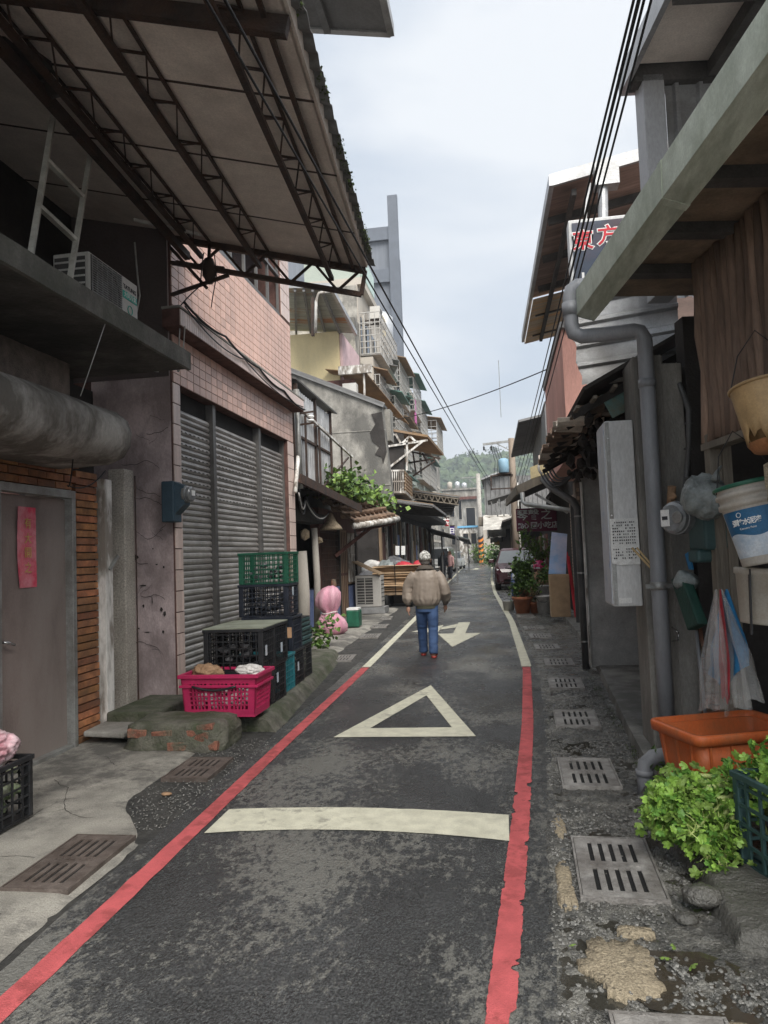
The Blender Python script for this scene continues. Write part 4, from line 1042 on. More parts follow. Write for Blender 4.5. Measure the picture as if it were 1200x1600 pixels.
c2 = crate('plastic_crate', -2.72, 8.32, .527, .60, .43, .395, 'navy_pl', 'black crate with orange sticker on its corner, under the tall pair', GC, rot=.02)
q = MB().box(-2.415, -2.410, 8.108, 8.16, .68, .80); q.xform(Matrix.Translation((-.03, 0, 0))); s_ = MB().box(-2.50, -2.43, 8.098, 8.101, .68, .80); s_.build('sticker', mat('sticker_orange', (.62, .38, .22), .7), c2)
crate('plastic_crate', -2.76, 8.33, .925, .60, .43, .375, 'navy_pl', 'dark navy crate directly under the green crate', GC, rot=.01, nx=11, nzz=6, tagcol=[(.45, .75)])
crate('plastic_crate', -2.75, 8.33, 1.303, .60, .43, .37, 'green_pl', 'green crate topmost of the tall stack', GC, rot=-.01, nx=10, nzz=6)
crate('plastic_crate', -2.74, 8.84, .125, .58, .42, .40, 'black_pl', 'farthest black bottom crate, under the folded crates', GC)
for k in range(6):
    t = thing('folded_crate', ('folded dark crate lying undermost in the pile past the tall stack', 'folded dark crate second from the bottom of the pile', 'folded dark crate third from the bottom of the pile', 'folded dark crate third from the top of the pile', 'folded dark crate just under the topmost of the pile', 'folded dark crate topmost in the pile past the tall stack')[k], 'crate', (-2.74, 8.84, .53 + k * .055), 'folded crates in a pile')
    MB().box(-3.03, -2.45 + RND.uniform(-.02, .02), 8.63, 9.05 + RND.uniform(-.02, .02), .53 + k * .055, .57 + k * .055).build('panel', M['meter_green'], t, bevel=.008)
    MB().box(-3.02, -2.46, 8.64, 9.04, .571 + k * .055, .581 + k * .055).build('rim', M['black_pl'], t)
# contents seen through the lattice
q = MB(); rg = random.Random(9)
for (x0, y0, z0, n) in ((-2.66, 6.97, .15, 22), (-2.63, 6.99, .545, 14), (-2.66, 7.42, .15, 22), (-2.76, 8.33, .95, 26), (-2.75, 8.33, 1.33, 12)):
    for i in range(n): q.ico((x0 + rg.uniform(-.22, .22), y0 + rg.uniform(-.13, .13), z0 + rg.uniform(.03, .2)), rg.uniform(.03, .06), 0, 1, 1, .7, .3, rg)
tag(q.build('plastic_scraps', M['trash']), 'crumpled plastic wrapping stuffed inside the stacked crates', 'rubbish', kind='stuff')

# big magenta crate at the front, tapered
t = thing('plastic_crate', 'bright magenta crate with a black strap, at the front of the row', 'crate', (-2.63, 6.56, .17), GC)
X0, X1, Y0, Y1, Z0, Z1 = -2.97, -2.24, 6.34, 6.80, .20, .555
def tap(x, y, f):      # f 0 bottom .. 1 top
    cx, cy = (X0 + X1) / 2, (Y0 + Y1) / 2; k = .92 + .08 * f
    return (cx + (x - cx) * k, cy + (y - cy) * k, Z0 + (Z1 - Z0) * f)
q = MB()
def side(p0, p1, inward, n, open_rows=(.12, .78)):
    p0, p1 = Vector((*p0, 0)), Vector((*p1, 0)); inw = Vector((*inward, 0)) * .012
    def P2(a, f, o=0): 
        x = p0.lerp(p1, a) + inw * o; return tap(x.x, x.y, f)
    def pan(a0, a1, f0, f1, mi=0):
        q.hexa([P2(a0, f0), P2(a1, f0), P2(a1, f0, 1), P2(a0, f0, 1), P2(a0, f1), P2(a1, f1), P2(a1, f1, 1), P2(a0, f1, 1)])
    pan(0, 1, 0, open_rows[0]); pan(0, 1, open_rows[1], 1)
    zones = [(.0, .10, 1), (.10, .34, 0), (.34, .38, 1), (.38, .62, 0), (.62, .66, 1), (.66, .90, 0), (.90, 1, 1)]
    for a0, a1, solid in zones:
        if solid: pan(a0, a1, *open_rows)
        else:
            m_ = max(3, int(n * (a1 - a0)))
            for k in range(1, m_): a = a0 + (a1 - a0) * k / m_; pan(a - .22 * (a1 - a0) / m_, a + .22 * (a1 - a0) / m_, *open_rows)
            for k in range(1, 6): f = open_rows[0] + (open_rows[1] - open_rows[0]) * k / 6; pan(a0, a1, f - .014, f + .014)
side((X0, Y0), (X1, Y0), (0, 1), 24); side((X0, Y1), (X1, Y1), (0, -1), 24); side((X0, Y0), (X0, Y1), (1, 0), 14); side((X1, Y0), (X1, Y1), (-1, 0), 14)
q.build('wall', M['magenta_pl'], t)
q = MB(); e = .02
q.box(X0 - e, X1 + e, Y0 - e, Y0 + .012, Z1 - .03, Z1 + .004).box(X0 - e, X1 + e, Y1 - .012, Y1 + e, Z1 - .03, Z1 + .004).box(X0 - e, X0 + .012, Y0 + .012, Y1 - .012, Z1 - .03, Z1 + .004).box(X1 - .012, X1 + e, Y0 + .012, Y1 - .012, Z1 - .03, Z1 + .004)
q.box(X0 - .012, X1 + .012, Y0 - .012, Y0 + .003, Z1 - .115, Z1 - .09).box(X1 - .003, X1 + .012, Y0, Y1, Z1 - .115, Z1 - .09)
q.build('rim', M['magenta_pl'], t, bevel=.004)
MB().box(X0 + .03, X1 - .03, Y0 + .02, Y1 - .02, Z0 - .025, Z0 + .01).build('floor', M['magenta_pl'], t)
q = MB(); q.tube([(X0 + .12 + .42 * k / 10, Y0 - .02, Z1 - .10 - .035 * math.sin(k / 10 * math.pi)) for k in range(11)], .011, 6); q.build('strap', M['black_pl'], t, True)
q = MB()
for i in range(46): q.ico((rg.uniform(X0 + .08, X1 - .08), rg.uniform(Y0 + .06, Y1 - .06), Z0 + rg.uniform(.03, .20)), rg.uniform(.03, .055), 0, 1, 1, .7, .3, rg)
tag(q.build('foam_scraps', M['plastic_white']), 'white packing scraps inside the magenta crate', 'rubbish', kind='stuff')
def crumple(name, c, r, m, label, cat, sx=1, sy=1, sz=1, sub=3, amp=.32, f=3.0, seed=0, parent=None):
    bm = bmesh.new(); bmesh.ops.create_icosphere(bm, subdivisions=sub + 1 if sub > 3 else sub, radius=1.0)
    for v in bm.verts:
        p = v.co.copy(); o_ = Vector((seed, seed * 2, 0))
        k = 1 + amp * .55 * mnoise.noise(p * f * .28 + o_) + amp * (.28 - .85 * abs(mnoise.noise(p * f * .55 + o_))) + amp * .35 * (.2 - abs(mnoise.noise(p * f * 1.3 + o_)))
        v.co = Vector((p.x * k * r * sx, p.y * k * r * sy, p.z * k * r * sz))
    me = bpy.data.meshes.new(name); bm.to_mesh(me); bm.free(); me.materials.append(M[m]); me.polygons.foreach_set('use_smooth', [True] * len(me.polygons))
    o = bpy.data.objects.new(name, me); COL.objects.link(o)
    if parent: o.parent = parent; o.location = Vector(c) - base_of(parent)
    else: o.location = c
    if label: tag(o, label, cat)
    return o
crumple('paper_bag', (-2.80, 6.58, .53), .13, 'paper_brown', 'crumpled brown paper bag in the magenta crate', 'bag', 1.1, 1, .7, 4, .5, 3, 2)
crumple('plastic_bag', (-2.40, 6.62, .555), .10, 'plastic_white', 'pale crumpled bag at the rim of the magenta crate', 'bag', 1.2, .9, .55, 4, .5, 3, 6)

# near crate of vegetables, cut by the frame
t = crate('plastic_crate', -3.29, 4.09, .03, .55, .38, .38, 'black_pl', 'black crate by the house door with a bulging bag on top', None, nx=6, nyy=4, nzz=5, bar=.012)
q = MB()
for i in range(60): q.ico((-3.29 + rg.uniform(-.2, .2), 4.09 + rg.uniform(-.12, .12), .06 + rg.uniform(.02, .27)), rg.uniform(.03, .06), 0, 1, 1, .8, .3, rg)
tag(q.build('wrapped_greens', mat('wrapped', (.30, .30, .24), .35, .6, 12, .3, 30, dirt=(.1, .17, .05), dscale=6, damt=.8)), 'wrapped vegetables packed in the near black crate', 'vegetables', kind='stuff')
crumple('plastic_bag', (-3.25, 4.12, .49), .19, 'plastic_pink', 'bulging pink and white plastic bag on the near black crate', 'bag', 1.15, .85, .62, 4, .30, 5, 4)
crumple('leaf_scrap', (-2.34, 4.75, .015), .03, 'paper_brown', 'dry curled leaf on the dark patch beside the drain', 'leaf', 1.2, .8, .4, 2, .4, 4, 1)
# ================================================================== RIGHT: OPEN SHOP HOUSE (nearest)
OR = Vector((.97, 5.6, 0)); AR = rad(7.7)
MR = Matrix.Translation(OR) @ Matrix.Rotation(AR, 4, 'Z')
FR = lambda lx, ly, z: MR @ Vector((lx, ly, z))
nR = Vector((math.cos(AR), math.sin(AR), 0))
HANG = FR(.24, 0, 0)
def hang(u, v, lx=.24): return on_plane(u, v, FR(lx, 0, 0), nR)
def rb(mb): return mb.xform(MR)
hR = thing('shop_house', 'dark open shop house with log cladding and a green gutter', 'house', FR(.5, -1.5, 0))
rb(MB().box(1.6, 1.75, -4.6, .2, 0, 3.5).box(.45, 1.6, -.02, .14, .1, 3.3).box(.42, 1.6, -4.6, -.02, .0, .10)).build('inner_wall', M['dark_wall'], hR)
MB().box(1.035, 1.255, 5.62, 6.05, .1, 3.02).build('pillar', M['oldconcrete'], hR, bevel=.012)
rb(MB().box(.27, .42, -.03, .1, .1, 2.95)).build('pillar', M['oldconcrete'], hR, bevel=.012)
rg = random.Random(31)
for i in range(9):
    rb(MB().box(.40, .56, -.16 - rg.uniform(0, .012), -.05, .12 + i * .083, .19 + i * .083)).build('brick', M['red_brick'], hR, bevel=.006)
rb(MB().box(.28, .36, -.74, -.66, .1, 2.30)).build('timber_post', M['wood_grey'], hR, bevel=.006)
rb(MB().box(.36, .42, -.75, -.69, .1, 2.3)).build('timber_post', M['wood_grey'], hR, bevel=.006)
# canopy over the shop front
for k in range(9):
    y1 = .0 - k * .62
    rb(MB().plate((-.18, y1 - .50, 3.50), (1.7, y1 - .50, 3.44), (1.7, y1, 3.44), (-.18, y1, 3.50), -.012)).build('ceiling_board', M['ply'], hR)
    rb(MB().bar((-.18, y1 - .56, 3.47), (1.7, y1 - .56, 3.41), .10, .09)).build('beam', M['beam_dark'], hR)
rb(MB().plate((-.22, -5.8, 3.56), (1.9, -5.8, 3.62), (1.9, .06, 3.62), (-.22, .06, 3.56), .02)).build('roof_sheet', M['corr_roof'], hR)
gu = MB()
prof = [(-.32, 3.555), (-.325, 3.36), (-.19, 3.315), (-.185, 3.33), (-.305, 3.375), (-.30, 3.555)]
R = [[FR(x, y, z) for x, z in prof] for y in (-6.2, -3.6, -1.75, .04)]
gu.rings(R).build('gutter', M['gutter_green'], hR)
gj = MB(); R = [[FR(-.255 + (x + .255) * 1.035, y, 3.435 + (z - 3.435) * 1.03) for x, z in prof] for y in (-1.80, -1.74)]; gj.rings(R).build('gutter_joint', M['gutter_green'], hR)
rb(MB().prism([(-.32, .035, 3.555), (-.325, .035, 3.36), (-.19, .035, 3.315), (-.19, .035, 3.52)], (0, .012, 0))).build('gutter_end', M['gutter_green'], hR)
# log cladding
for i in range(30):
    y = -.66 - i * .083; r = .036 + rg.uniform(-.006, .007); zb = 2.245 + rg.uniform(-.015, .015)
    pts = [(.32 + rg.uniform(-.01, .01), y + rg.uniform(-.008, .008), zb + (3.45 - zb) * k / 5) for k in range(6)]
    q = MB(); q.tube(pts, [r * rg.uniform(.92, 1.08) for _ in pts], 9); rb(q).build('log', M['log'], hR, True)
rb(MB().box(.27, .37, -3.3, -.64, 2.20, 2.243)).build('log_sill', M['wood_grey'], hR)
# upper floor of the shop house
up = MB()
rb(MB().box(.42, .60, .42, .62, 3.62, 5.50)).build('steel_column', M['col_steel'], hR, bevel=.008)
rb(MB().plate((.34, -5.5, 5.60), (2.6, -5.5, 5.60), (2.6, .62, 5.60), (.34, .62, 5.60), .02)).build('upper_roof', M['corr_roof'], hR)
rb(MB().box(.30, .345, -5.5, .66, 5.47, 5.66).box(.345, 2.6, .62, .66, 5.47, 5.66)).build('upper_fascia', M['gal'], hR)
for k in range(6):
    rb(MB().box(.36, 2.6, .42 - k * .95, .54 - k * .95, 5.44, 5.585)).build('upper_beam', M['beam_dark'], hR)
    rb(MB().box(.36, 2.6, -.37 - k * .95, .40 - k * .95, 5.575, 5.592)).build('upper_soffit', M['board'], hR)
rb(MB().bar((1.0, .4, 5.5), (1.0, -5.4, 5.5), .10, .12)).build('upper_purlin', M['beam_dark'], hR)
q = MB(); vs = []; N = 40
prof = [(0, 0), (.06, 0), (.075, .035), (.105, .035), (.12, 0), (.20, 0)]
cs = []
for k in range(8): cs += [(k * .2 + a, b) for a, b in prof[:-1]]
R = [[FR(.63 + x, .50 - d, z) for x, d in cs] for z in (3.62, 5.45)]
n_ = len(cs); q.add(R[0] + R[1], [(i, i + 1, n_ + i + 1, n_ + i) for i in range(n_ - 1)]); q.build('corrugated_wall', M['gal'], hR)
# PVC rainwater pipe
def P_(u, v, y): return on_y(u, v, y)
t = thing('rainwater_pipe', 'thick grey plastic rainwater pipe from the green gutter down past the column', 'pipe', FR(.12, -.15, 0))
pv = lambda lx, ly, z: FR(lx, ly, z)
q = MB(); r = .056
q.tube([pv(-.24, .05, 3.60), pv(-.30, .06, 3.60), pv(-.345, .06, 3.57), pv(-.36, .06, 3.51), pv(-.36, .06, 3.30), pv(-.345, .06, 3.235), pv(-.29, .04, 3.20), pv(-.15, -.02, 3.19), pv(.06, -.10, 3.185), pv(.10, -.11, 3.17), pv(.125, -.12, 3.12), pv(.125, -.12, 2.4), pv(.125, -.125, 1.2), pv(.125, -.13, .1)], r, 14)
q.build('pipe', M['pvc'], t, True)
for z in (3.42, 2.78, 1.30):
    rb(MB().lathe([(.062, -.03), (.062, .03)] if z < 3.2 else [(.064, -.05), (.064, .05)], 16, (.125 if z < 3.2 else -.36, -.122 if z < 3.2 else .06, z))).build('clamp' if z < 3.2 else 'socket', M['alu'] if z < 1.5 else M['pvc'], t, True)
rb(MB().box(.02, .08, -.17, -.15, 1.285, 1.315)).build('clamp_ear', M['alu'], t); rb(MB().box(.16, .235, -.17, -.15, 1.285, 1.315)).build('clamp_ear', M['alu'], t)
t = thing('pipe_elbow', 'grey plastic pipe elbow turning down into the gutter strip', 'pipe', (.84, 4.95, 0))
e = MB(); e.tube([(1.25, 5.08, .235), (1.0, 5.0, .232), (.905, 4.965, .225), (.855, 4.95, .19), (.845, 4.945, .12), (.845, 4.945, -.02)], .052, 14)
e.build('pipe', M['pvc'], t, True)
MB().lathe([(.058, 0), (.058, .035)], 16, (.845, 4.945, .12)).build('socket', M['pvc'], t, True)
# white advertising box
t = thing('light_box', 'tall white light box with a paper notice on the column', 'light box', FR(-.13, .3, 1.15))
MB().box(.818, 1.030, 5.70, 6.12, 1.14, 2.555).build('casing', M['steel_white'], t, bevel=.01)
MB().box(.812, .8175, 5.72, 6.10, 1.16, 2.535).build('picture_face', M['box_face'], t)
MB().box(.823, .852, 5.694, 5.6995, 1.15, 2.545).build('edge_strip', M['alu'], t)
for z in (2.42, 1.83, 1.25): MB().lathe([(.006, 0), (.004, .004)], 8, (0, 0, 0)).xform(Matrix.Translation((.838, 5.694, z)) @ Matrix.Rotation(rad(90), 4, 'X')).build('screw', M['chrome'], t)
FN = lambda lx, ly, z: Vector((1.036 + lx, 5.606 + ly, z))
t = thing('paper_notice', 'printed white notice sheet taped to the light box', 'notice', FR(-.13, .09, 1.45))
q = MB(); vs = []
for j in range(9):
    for i in range(5):
        vs.append(FN(-.215 + .205 * i / 4, .088 - .006 * abs(nz(i, j, 0, .9)) - (.014 * abs(nz(i, 5, 2, .8)) if j == 0 else 0), 1.455 + .35 * j / 8 + (.012 if (i == 0 and j == 0) else 0)))
q.add(vs, [(j * 5 + i, j * 5 + i + 1, (j + 1) * 5 + i + 1, (j + 1) * 5 + i) for j in range(8) for i in range(4)]); q.build('sheet', M['paper'], t)
rgx = random.Random(2); q = MB()
for j in range(13):
    z = 1.775 - j * .0225
    if j == 8: continue
    x = -.20
    while x < -.03:
        w_ = rgx.uniform(.006, .011)
        if rgx.random() < (.8 if j < 8 else .6):
            h_ = .010
            q.add([FN(x, .0795, z - h_ / 2), FN(x + w_, .0795, z - h_ / 2), FN(x + w_, .0795, z + h_ / 2), FN(x, .0795, z + h_ / 2)], [(0, 1, 2, 3)])
        x += .0155
q.build('print', M['ink'], t)['kind'] = 'stuff'
MB().box(.86, .95, 5.693, 5.6995, 1.165, 1.205).build('maker_label', M['paper'], bpy.data.objects['light_box'])
q = MB().bar(FR(-.02, -.02, 1.58), FR(.10, -.13, 1.40), .014).bar(FR(.005, -.05, 1.58), FR(.11, -.14, 1.41), .011)
tag(q.build('bamboo_stick', mat('bamboo', (.45, .33, .17), .6, .2, 8)), 'pair of pale bamboo sticks stuck behind the pipe clamp', 'stick')

# ------------------------------------------------------------------ hanging things at the shop front
c = hang(1062, 808)
t = thing('electric_meter', 'green electric meter with round glass dial beside the hanging bucket', 'meter', hang(1090, 860))
m0 = hang(1088, 815)
def lb(lx0, lx1, dy0, dy1, z0, z1, c=m0): # box around c in the shop frame
    q = MB().box(lx0, lx1, dy0, dy1, z0, z1); return q.xform(Matrix.Translation(c) @ Matrix.Rotation(AR, 4, 'Z'))
lb(-.02, .16, -.17, .10, -.19, .20).build('box', M['meter_green'], t, bevel=.015)
mdir = Vector((-.80, -.60, 0)); mo_ = m0 + Vector((-.12, -.03, .03))
q = MB(); q.lathe([(.112, -.03), (.112, .02), (.104, .022), (.104, .05), (.085, .068), (.0, .074)], 26); q.xform(aim(mo_, mdir)); q.build('glass_dome', M['meter_glass'], t)
q = MB(); q.box(-.075, -.005, -.055, .055, .0, .004); q.xform(aim(mo_ + mdir * .075, mdir)); q.build('dial', M['white'], t, bevel=.012)
q = MB(); q.box(-.062, -.018, -.012, .012, .004, .006); q.xform(aim(mo_ + mdir * .075, mdir)); q.build('counter', M['ink'], t)
q = MB(); q.lathe([(.04, 0), (.04, .01), (.03, .012), (0, .012)], 16).xform(aim(mo_ + mdir * .072 + Vector((.035, -.045, 0)), mdir)); q.build('wheel_disc', M['alu'], t)
lb(-.05, .10, -.11, .06, -.27, -.185).build('terminal_cover', M['meter_green'], t, bevel=.02)
q = MB(); q.tube([hang(1062, 600, .34), hang(1076, 640, .34), hang(1076, 700, .34), hang(1070, 765, .34), hang(1065, 790, .3)], .02, 8)
for v in (660, 700, 745): q.tube([hang(1075, v, .34), hang(1075, v + 3, .34)], .028, 8)
tag(q.build('conduit', M['pvc_dark'], None, True), 'dark conduit running up from the green meter', 'pipe')
t = thing('plastic_bag', 'full grey plastic bag tied to the timber post', 'bag', hang(1100, 805, .16))
o = crumple('sack', hang(1101, 776, .16), .135, 'plastic_grey', None, None, 1, .9, 1.05, 4, .22, 4, 3, t)
q = MB(); q.tube([hang(1118, 750, .17), hang(1120, 738, .19), hang(1127, 728, .24)], [.03, .012, .006], 7); q.build('knot', M['plastic_grey'], t, True)

def pail(name, label, cen, r0, r1, h, m, tilt, roll, extra=None):
    t = thing(name, label, 'bucket', cen)
    MX = Matrix.Translation(cen) @ Euler((tilt, roll, 0)).to_matrix().to_4x4()
    return t, MX
# paint bucket, bottom tipped towards the lane
cen = hang(1200, 880, .12)
t, MX = pail('paint_bucket', 'white and blue paint bucket hung from the beam', cen, .12, .15, .36, None, rad(-5), rad(-9))
MX = MX @ Matrix.Scale(.97, 4)
q = MB(); q.lathe([(.118, 0), (.122, .01), (.150, .30), (.150, .305), (.163, .31), (.163, .335), (.152, .34), (.155, .36), (.166, .365), (.166, .385), (.156, .39), (.158, .41), (.166, .415), (.166, .43), (.15, .432), (.148, .40)], 36); q.xform(MX).build('shell', M['bucket_white'], t, True)
q = MB(); q.lathe([(.169, .408), (.172, .412), (.172, .425), (.168, .43)], 36, caps=False); q.xform(MX).build('lid_ring', M['green_pl'], t, True)
def wrap(a0, a1, z0, z1, m, name, dr, wavy=0):
    b = MB(); N = 16; vs = []
    for i in range(N + 1):
        a = a0 + (a1 - a0) * i / N
        for j in range(2):
            z = (z0 if j == 0 else z1 + wavy * math.sin(i * .6)); r = .122 + (.150 - .122) * (z - .01) / .29 + dr
            vs.append((r * math.cos(a), r * math.sin(a), z))
    b.add(vs, [(2 * i, 2 * i + 2, 2 * i + 3, 2 * i + 1) for i in range(N)]); b.xform(MX).build(name, M[m], t, True)
aC = rad(-112)
wrap(aC - 1.25, aC + 1.35, .045, .16, 'label_pale', 'label_lower', .0015, .012); wrap(aC - 1.25, aC + 1.35, .135, .29, 'label_blue', 'label', .0012); wrap(aC + .42, aC + 1.35, .06, .13, 'label_sky', 'label_corner', .0022)
wrap(aC + .42, aC + 1.35, .09, .29, 'label_blue', 'label_side', .0026)
def on_pail(a, z, dr=.004):
    r = .122 + .028 * (z - .01) / .29 + dr
    return MX @ Matrix.Translation((r * math.cos(a), r * math.sin(a), z)) @ Matrix.Rotation(a + math.pi / 2, 4, 'Z') @ Matrix.Rotation(rad(90 - 5.5), 4, 'X')
for ch, a in zip('彈性水泥漆', (-.62, -.42, -.22, -.02, .18)): text_obj(ch, .036, 'lettering', M['white'], t, on_pail(aC + a - .05, .225), .0006, .0008)
text_obj('Cement Paint', .015, 'lettering', M['white'], t, on_pail(aC - .25, .193), .0006)
q = MB(); q.tube([on_pail(aC - .45, .265) @ Vector((.012 * math.cos(k * .52), .012 * math.sin(k * .52), 0)) for k in range(12)], .0018, 4, close=True); q.build('emblem', M['white'], t)
q = MB(); q.tube([MX @ Vector((.16, 0, .40)), MX @ Vector((.10, 0, .60)), MX @ Vector((.0, 0, .72)), MX @ Vector((-.10, 0, .60)), MX @ Vector((-.16, 0, .40))], .003, 5); q.build('handle', M['wire'], t)
# broken yellow pail above
cen = hang(1218, 708, .06)
t, MX = pail('broken_pail', 'yellowed pail with a jagged broken bottom, hung high by the logs', cen, .1, .14, .3, None, rad(-8), rad(-4))
q = MB(); n = 40; R = []
rgp = random.Random(5)
for f, rr in ((0, .128), (.25, .136), (.6, .148), (.95, .158), (1, .160)):
    R.append([Vector((rr * math.cos(2 * math.pi * k / n), rr * math.sin(2 * math.pi * k / n), (.09 + .035 * math.sin(k * 2.1) + .02 * math.sin(k * .9)) * (1 - f) + .335 * f)) for k in range(n)])
q.rings(R, 0, False).xform(MX); o = q.build('shell', M['bucket_yellow'], t, True); mo = o.modifiers.new('thick', 'SOLIDIFY'); mo.thickness = .004
q = MB(); q.tube([MX @ Vector((.162 * math.cos(k * math.pi / 16), .162 * math.sin(k * math.pi / 16), .332)) for k in range(32)], .008, 6, close=True); q.build('rim', M['bucket_yellow'], t, True)
q = MB(); q.lathe([(0, .02), (.105, .022), (.128, .06)], 24, caps=False).xform(MX); q.build('inner_base', mat('pail_inside', (.35, .15, .06), .6, .2, 6), t, True)
q = MB(); q.tube([MX @ Vector((-.16, 0, .33)), MX @ Vector((-.10, 0, .50)), MX @ Vector((0, 0, .62)), MX @ Vector((.1, 0, .50)), MX @ Vector((.16, 0, .33))], .003, 5); q.build('handle', M['wire'], t)
# lower grey pail with strap
cen = hang(1195, 975, .16)
t, MX = pail('grey_pail', 'grubby cream pail with a dark strap behind the plastic sheets', cen, .1, .14, .3, None, rad(0), rad(6))
q = MB(); q.lathe([(.115, 0), (.118, .01), (.15, .25), (.16, .255), (.16, .285), (.15, .29), (.147, .25)], 28).xform(MX).build('shell', M['bucket_white'], t, True)
q = MB(); q.bar(MX @ Vector((-.12, -.10, .28)), MX @ Vector((-.10, -.12, -.05)), .025, .006); q.build('strap', M['black_pl'], t)
# draped plastic sheets
def drape(top, bots, m, t, folds, amp, seed, spread=.02):
    # gathered at one hook, falling in uneven pleats to a ragged hem
    q = MB(); nx_, nz_ = 34, 20; vs = []
    for j in range(nz_ + 1):
        f = j / nz_
        for i in range(nx_ + 1):
            g_ = i / nx_; gg = g_ + .05 * nz(g_ * 5, f * 2, seed, 1)
            k = gg * (len(bots) - 1); a = min(len(bots) - 2, max(0, int(k))); bot = bots[a].lerp(bots[a + 1], k - a)
            p = top + Vector((0, (g_ - .5) * -spread, 0)); p = p.lerp(bot, f)
            p += Vector((0, -(g_ - .5) * .10 * math.sin(f * 3.1), 0))
            d = amp * min(1, .2 + f * 1.4) * (math.sin(g_ * folds * 6.28 + seed + 1.6 * nz(f * 2, seed, 0, 1)) + .9 * nz(g_ * 9, f * 2.5, seed, 1))
            vs.append(p + nR * d + Vector((0, 0, .05 * nz(g_ * 7, 1, seed, 1) * f)))
    w = nx_ + 1
    q.add(vs, [(j * w + i, j * w + i + 1, (j + 1) * w + i + 1, (j + 1) * w + i) for j in range(nz_) for i in range(nx_)])
    return q.build(m, M[m], t, True)
t = thing('plastic_sheets', 'clear, blue and red plastic sheets hanging from one hook over the orange tub', 'plastic sheets', hang(1130, 925, .1))
hk = hang(1127, 921, .08)
drape(hk + nR * .03, [hang(1105, 1045, .10), hang(1128, 1075, .09), hang(1168, 1040, .10)], 'sheet_blue', t, 3.2, .016, 1)
drape(hk - nR * .005, [hang(1128, 1095, .06), hang(1143, 1088, .06)], 'sheet_red', t, 1.5, .010, 2)
drape(hk - nR * .03, [hang(1092, 1112, .04), hang(1112, 1105, .04), hang(1141, 1114, .05)], 'sheet_clear', t, 3.3, .024, 3)
drape(hk + nR * .0, [hang(1138, 1100, .10), hang(1165, 1108, .10), hang(1192, 1095, .10)], 'sheet_clear', t, 2.7, .026, 5)
# dustpan and broom
t = thing('broom', 'dark green broom head standing bristles up with plastic over it', 'broom', hang(1095, 1115, .26))
MB().plate(hang(1063, 905, .22), hang(1090, 985, .22), hang(1108, 975, .22), hang(1078, 895, .22), .07).build('head', M['broom_green'], t, bevel=.012)
MB().tube([hang(1088, 985, .22), hang(1102, 1115, .22)], .012, 8).build('stick', M['pvc'], t, True)
o = crumple('cover', hang(1072, 908, .20), .085, 'plastic_grey', None, None, .9, 1.0, .8, 3, .4, 4, 9, t)
MB().plate(hang(1074, 935, .24), hang(1092, 980, .24), hang(1096, 1010, .24), hang(1078, 960, .24), .02).build('pan', M['red_brick'], t)
q = MB(); q.tube([hang(1050, 980), hang(1060, 988), hang(1060, 1000), hang(1050, 1002)], .006, 6); tag(q.build('wire_hook', M['chrome'], None, True), 'bright bent wire hook behind the grey pipe', 'hook')
q = MB(); q.tube([hang(1050, 760), hang(1048, 790), hang(1040, 815)], .03, 7); q.ico(hang(1052, 775), .03, 0, 1, 1, 1, .3); tag(q.build('rag', M['paper_brown']), 'brown rag tied above the green meter', 'rag')
q = MB().plate(hang(1076, 862), hang(1082, 890), hang(1076, 890), hang(1070, 866), .01); tag(q.build('ribbon', M['sheet_blue']), 'small blue ribbon dangling under the green meter', 'ribbon')
q = MB(); q.ico(hang(1205, 745, .05), .05, 0, .6, .6, 1.8, .35, rg).ico(hang(1208, 770, .05), .04, 0, .7, .7, 1.6, .35, rg); tag(q.build('glove', M['tan_conc']), 'old work glove hanging beside the paint bucket', 'glove')

# ------------------------------------------------------------------ orange tub, celery, crate on the step
tc_ = Vector((1.24, 4.52, .20)); tr_ = rad(20)
t = thing('orange_tub', 'large orange plastic tub holding a little water, behind the celery heap', 'tub', tc_)
MT = Matrix.Translation(tc_) @ Matrix.Rotation(tr_, 4, 'Z')
def rrect(w_, d_, r_, z, n=5):
    o = []
    for cx, cy, a0 in ((w_ / 2 - r_, d_ / 2 - r_, 0), (-w_ / 2 + r_, d_ / 2 - r_, 90), (-w_ / 2 + r_, -d_ / 2 + r_, 180), (w_ / 2 - r_, -d_ / 2 + r_, 270)):
        for k in range(n): a = rad(a0 + 90 * k / (n - 1)); o.append(MT @ Vector((cx + r_ * math.cos(a), cy + r_ * math.sin(a), z)))
    return o
q = MB(); q.rings([rrect(.56, .36, .04, 0), rrect(.60, .40, .045, .10), rrect(.655, .445, .05, .325), rrect(.625, .415, .045, .32), rrect(.55, .35, .04, .05)], 0, True)
q.build('shell', M['orange_pl'], t, True)
q = MB(); q.rings([rrect(.655, .445, .05, .30), rrect(.71, .50, .06, .30), rrect(.715, .505, .06, .345), rrect(.70, .49, .055, .355), rrect(.65, .44, .05, .355), rrect(.645, .435, .05, .31)], 0, False); q.build('rim', M['orange_pl'], t, True)
q = MB()
for k in range(5):
    for sy in (-1, 1): q.bar(MT @ Vector((-.24 + k * .12, sy * .197, .02)), MT @ Vector((-.26 + k * .13, sy * .222, .29)), .014, .012)
for k in range(3):
    for sx in (-1, 1): q.bar(MT @ Vector((sx * .297, -.12 + k * .12, .02)), MT @ Vector((sx * .326, -.14 + k * .14, .29)), .014, .012)
q.build('rib', M['orange_pl'], t)
q = MB(); q.add(rrect(.60, .40, .04, .22), [tuple(range(20))]); q.build('water', mat('tub_water', (.10, .035, .012), .06, .3, 6), t)
q = MB(); q.lathe([(.11, -.16), (.13, -.05), (.12, .05), (.125, .195), (.02, .2)], 14, (1.0, 4.72, .0)); tag(q.build('tree_stump', M['bark'], None, True), 'dark bark stump propping the orange tub', 'stump')
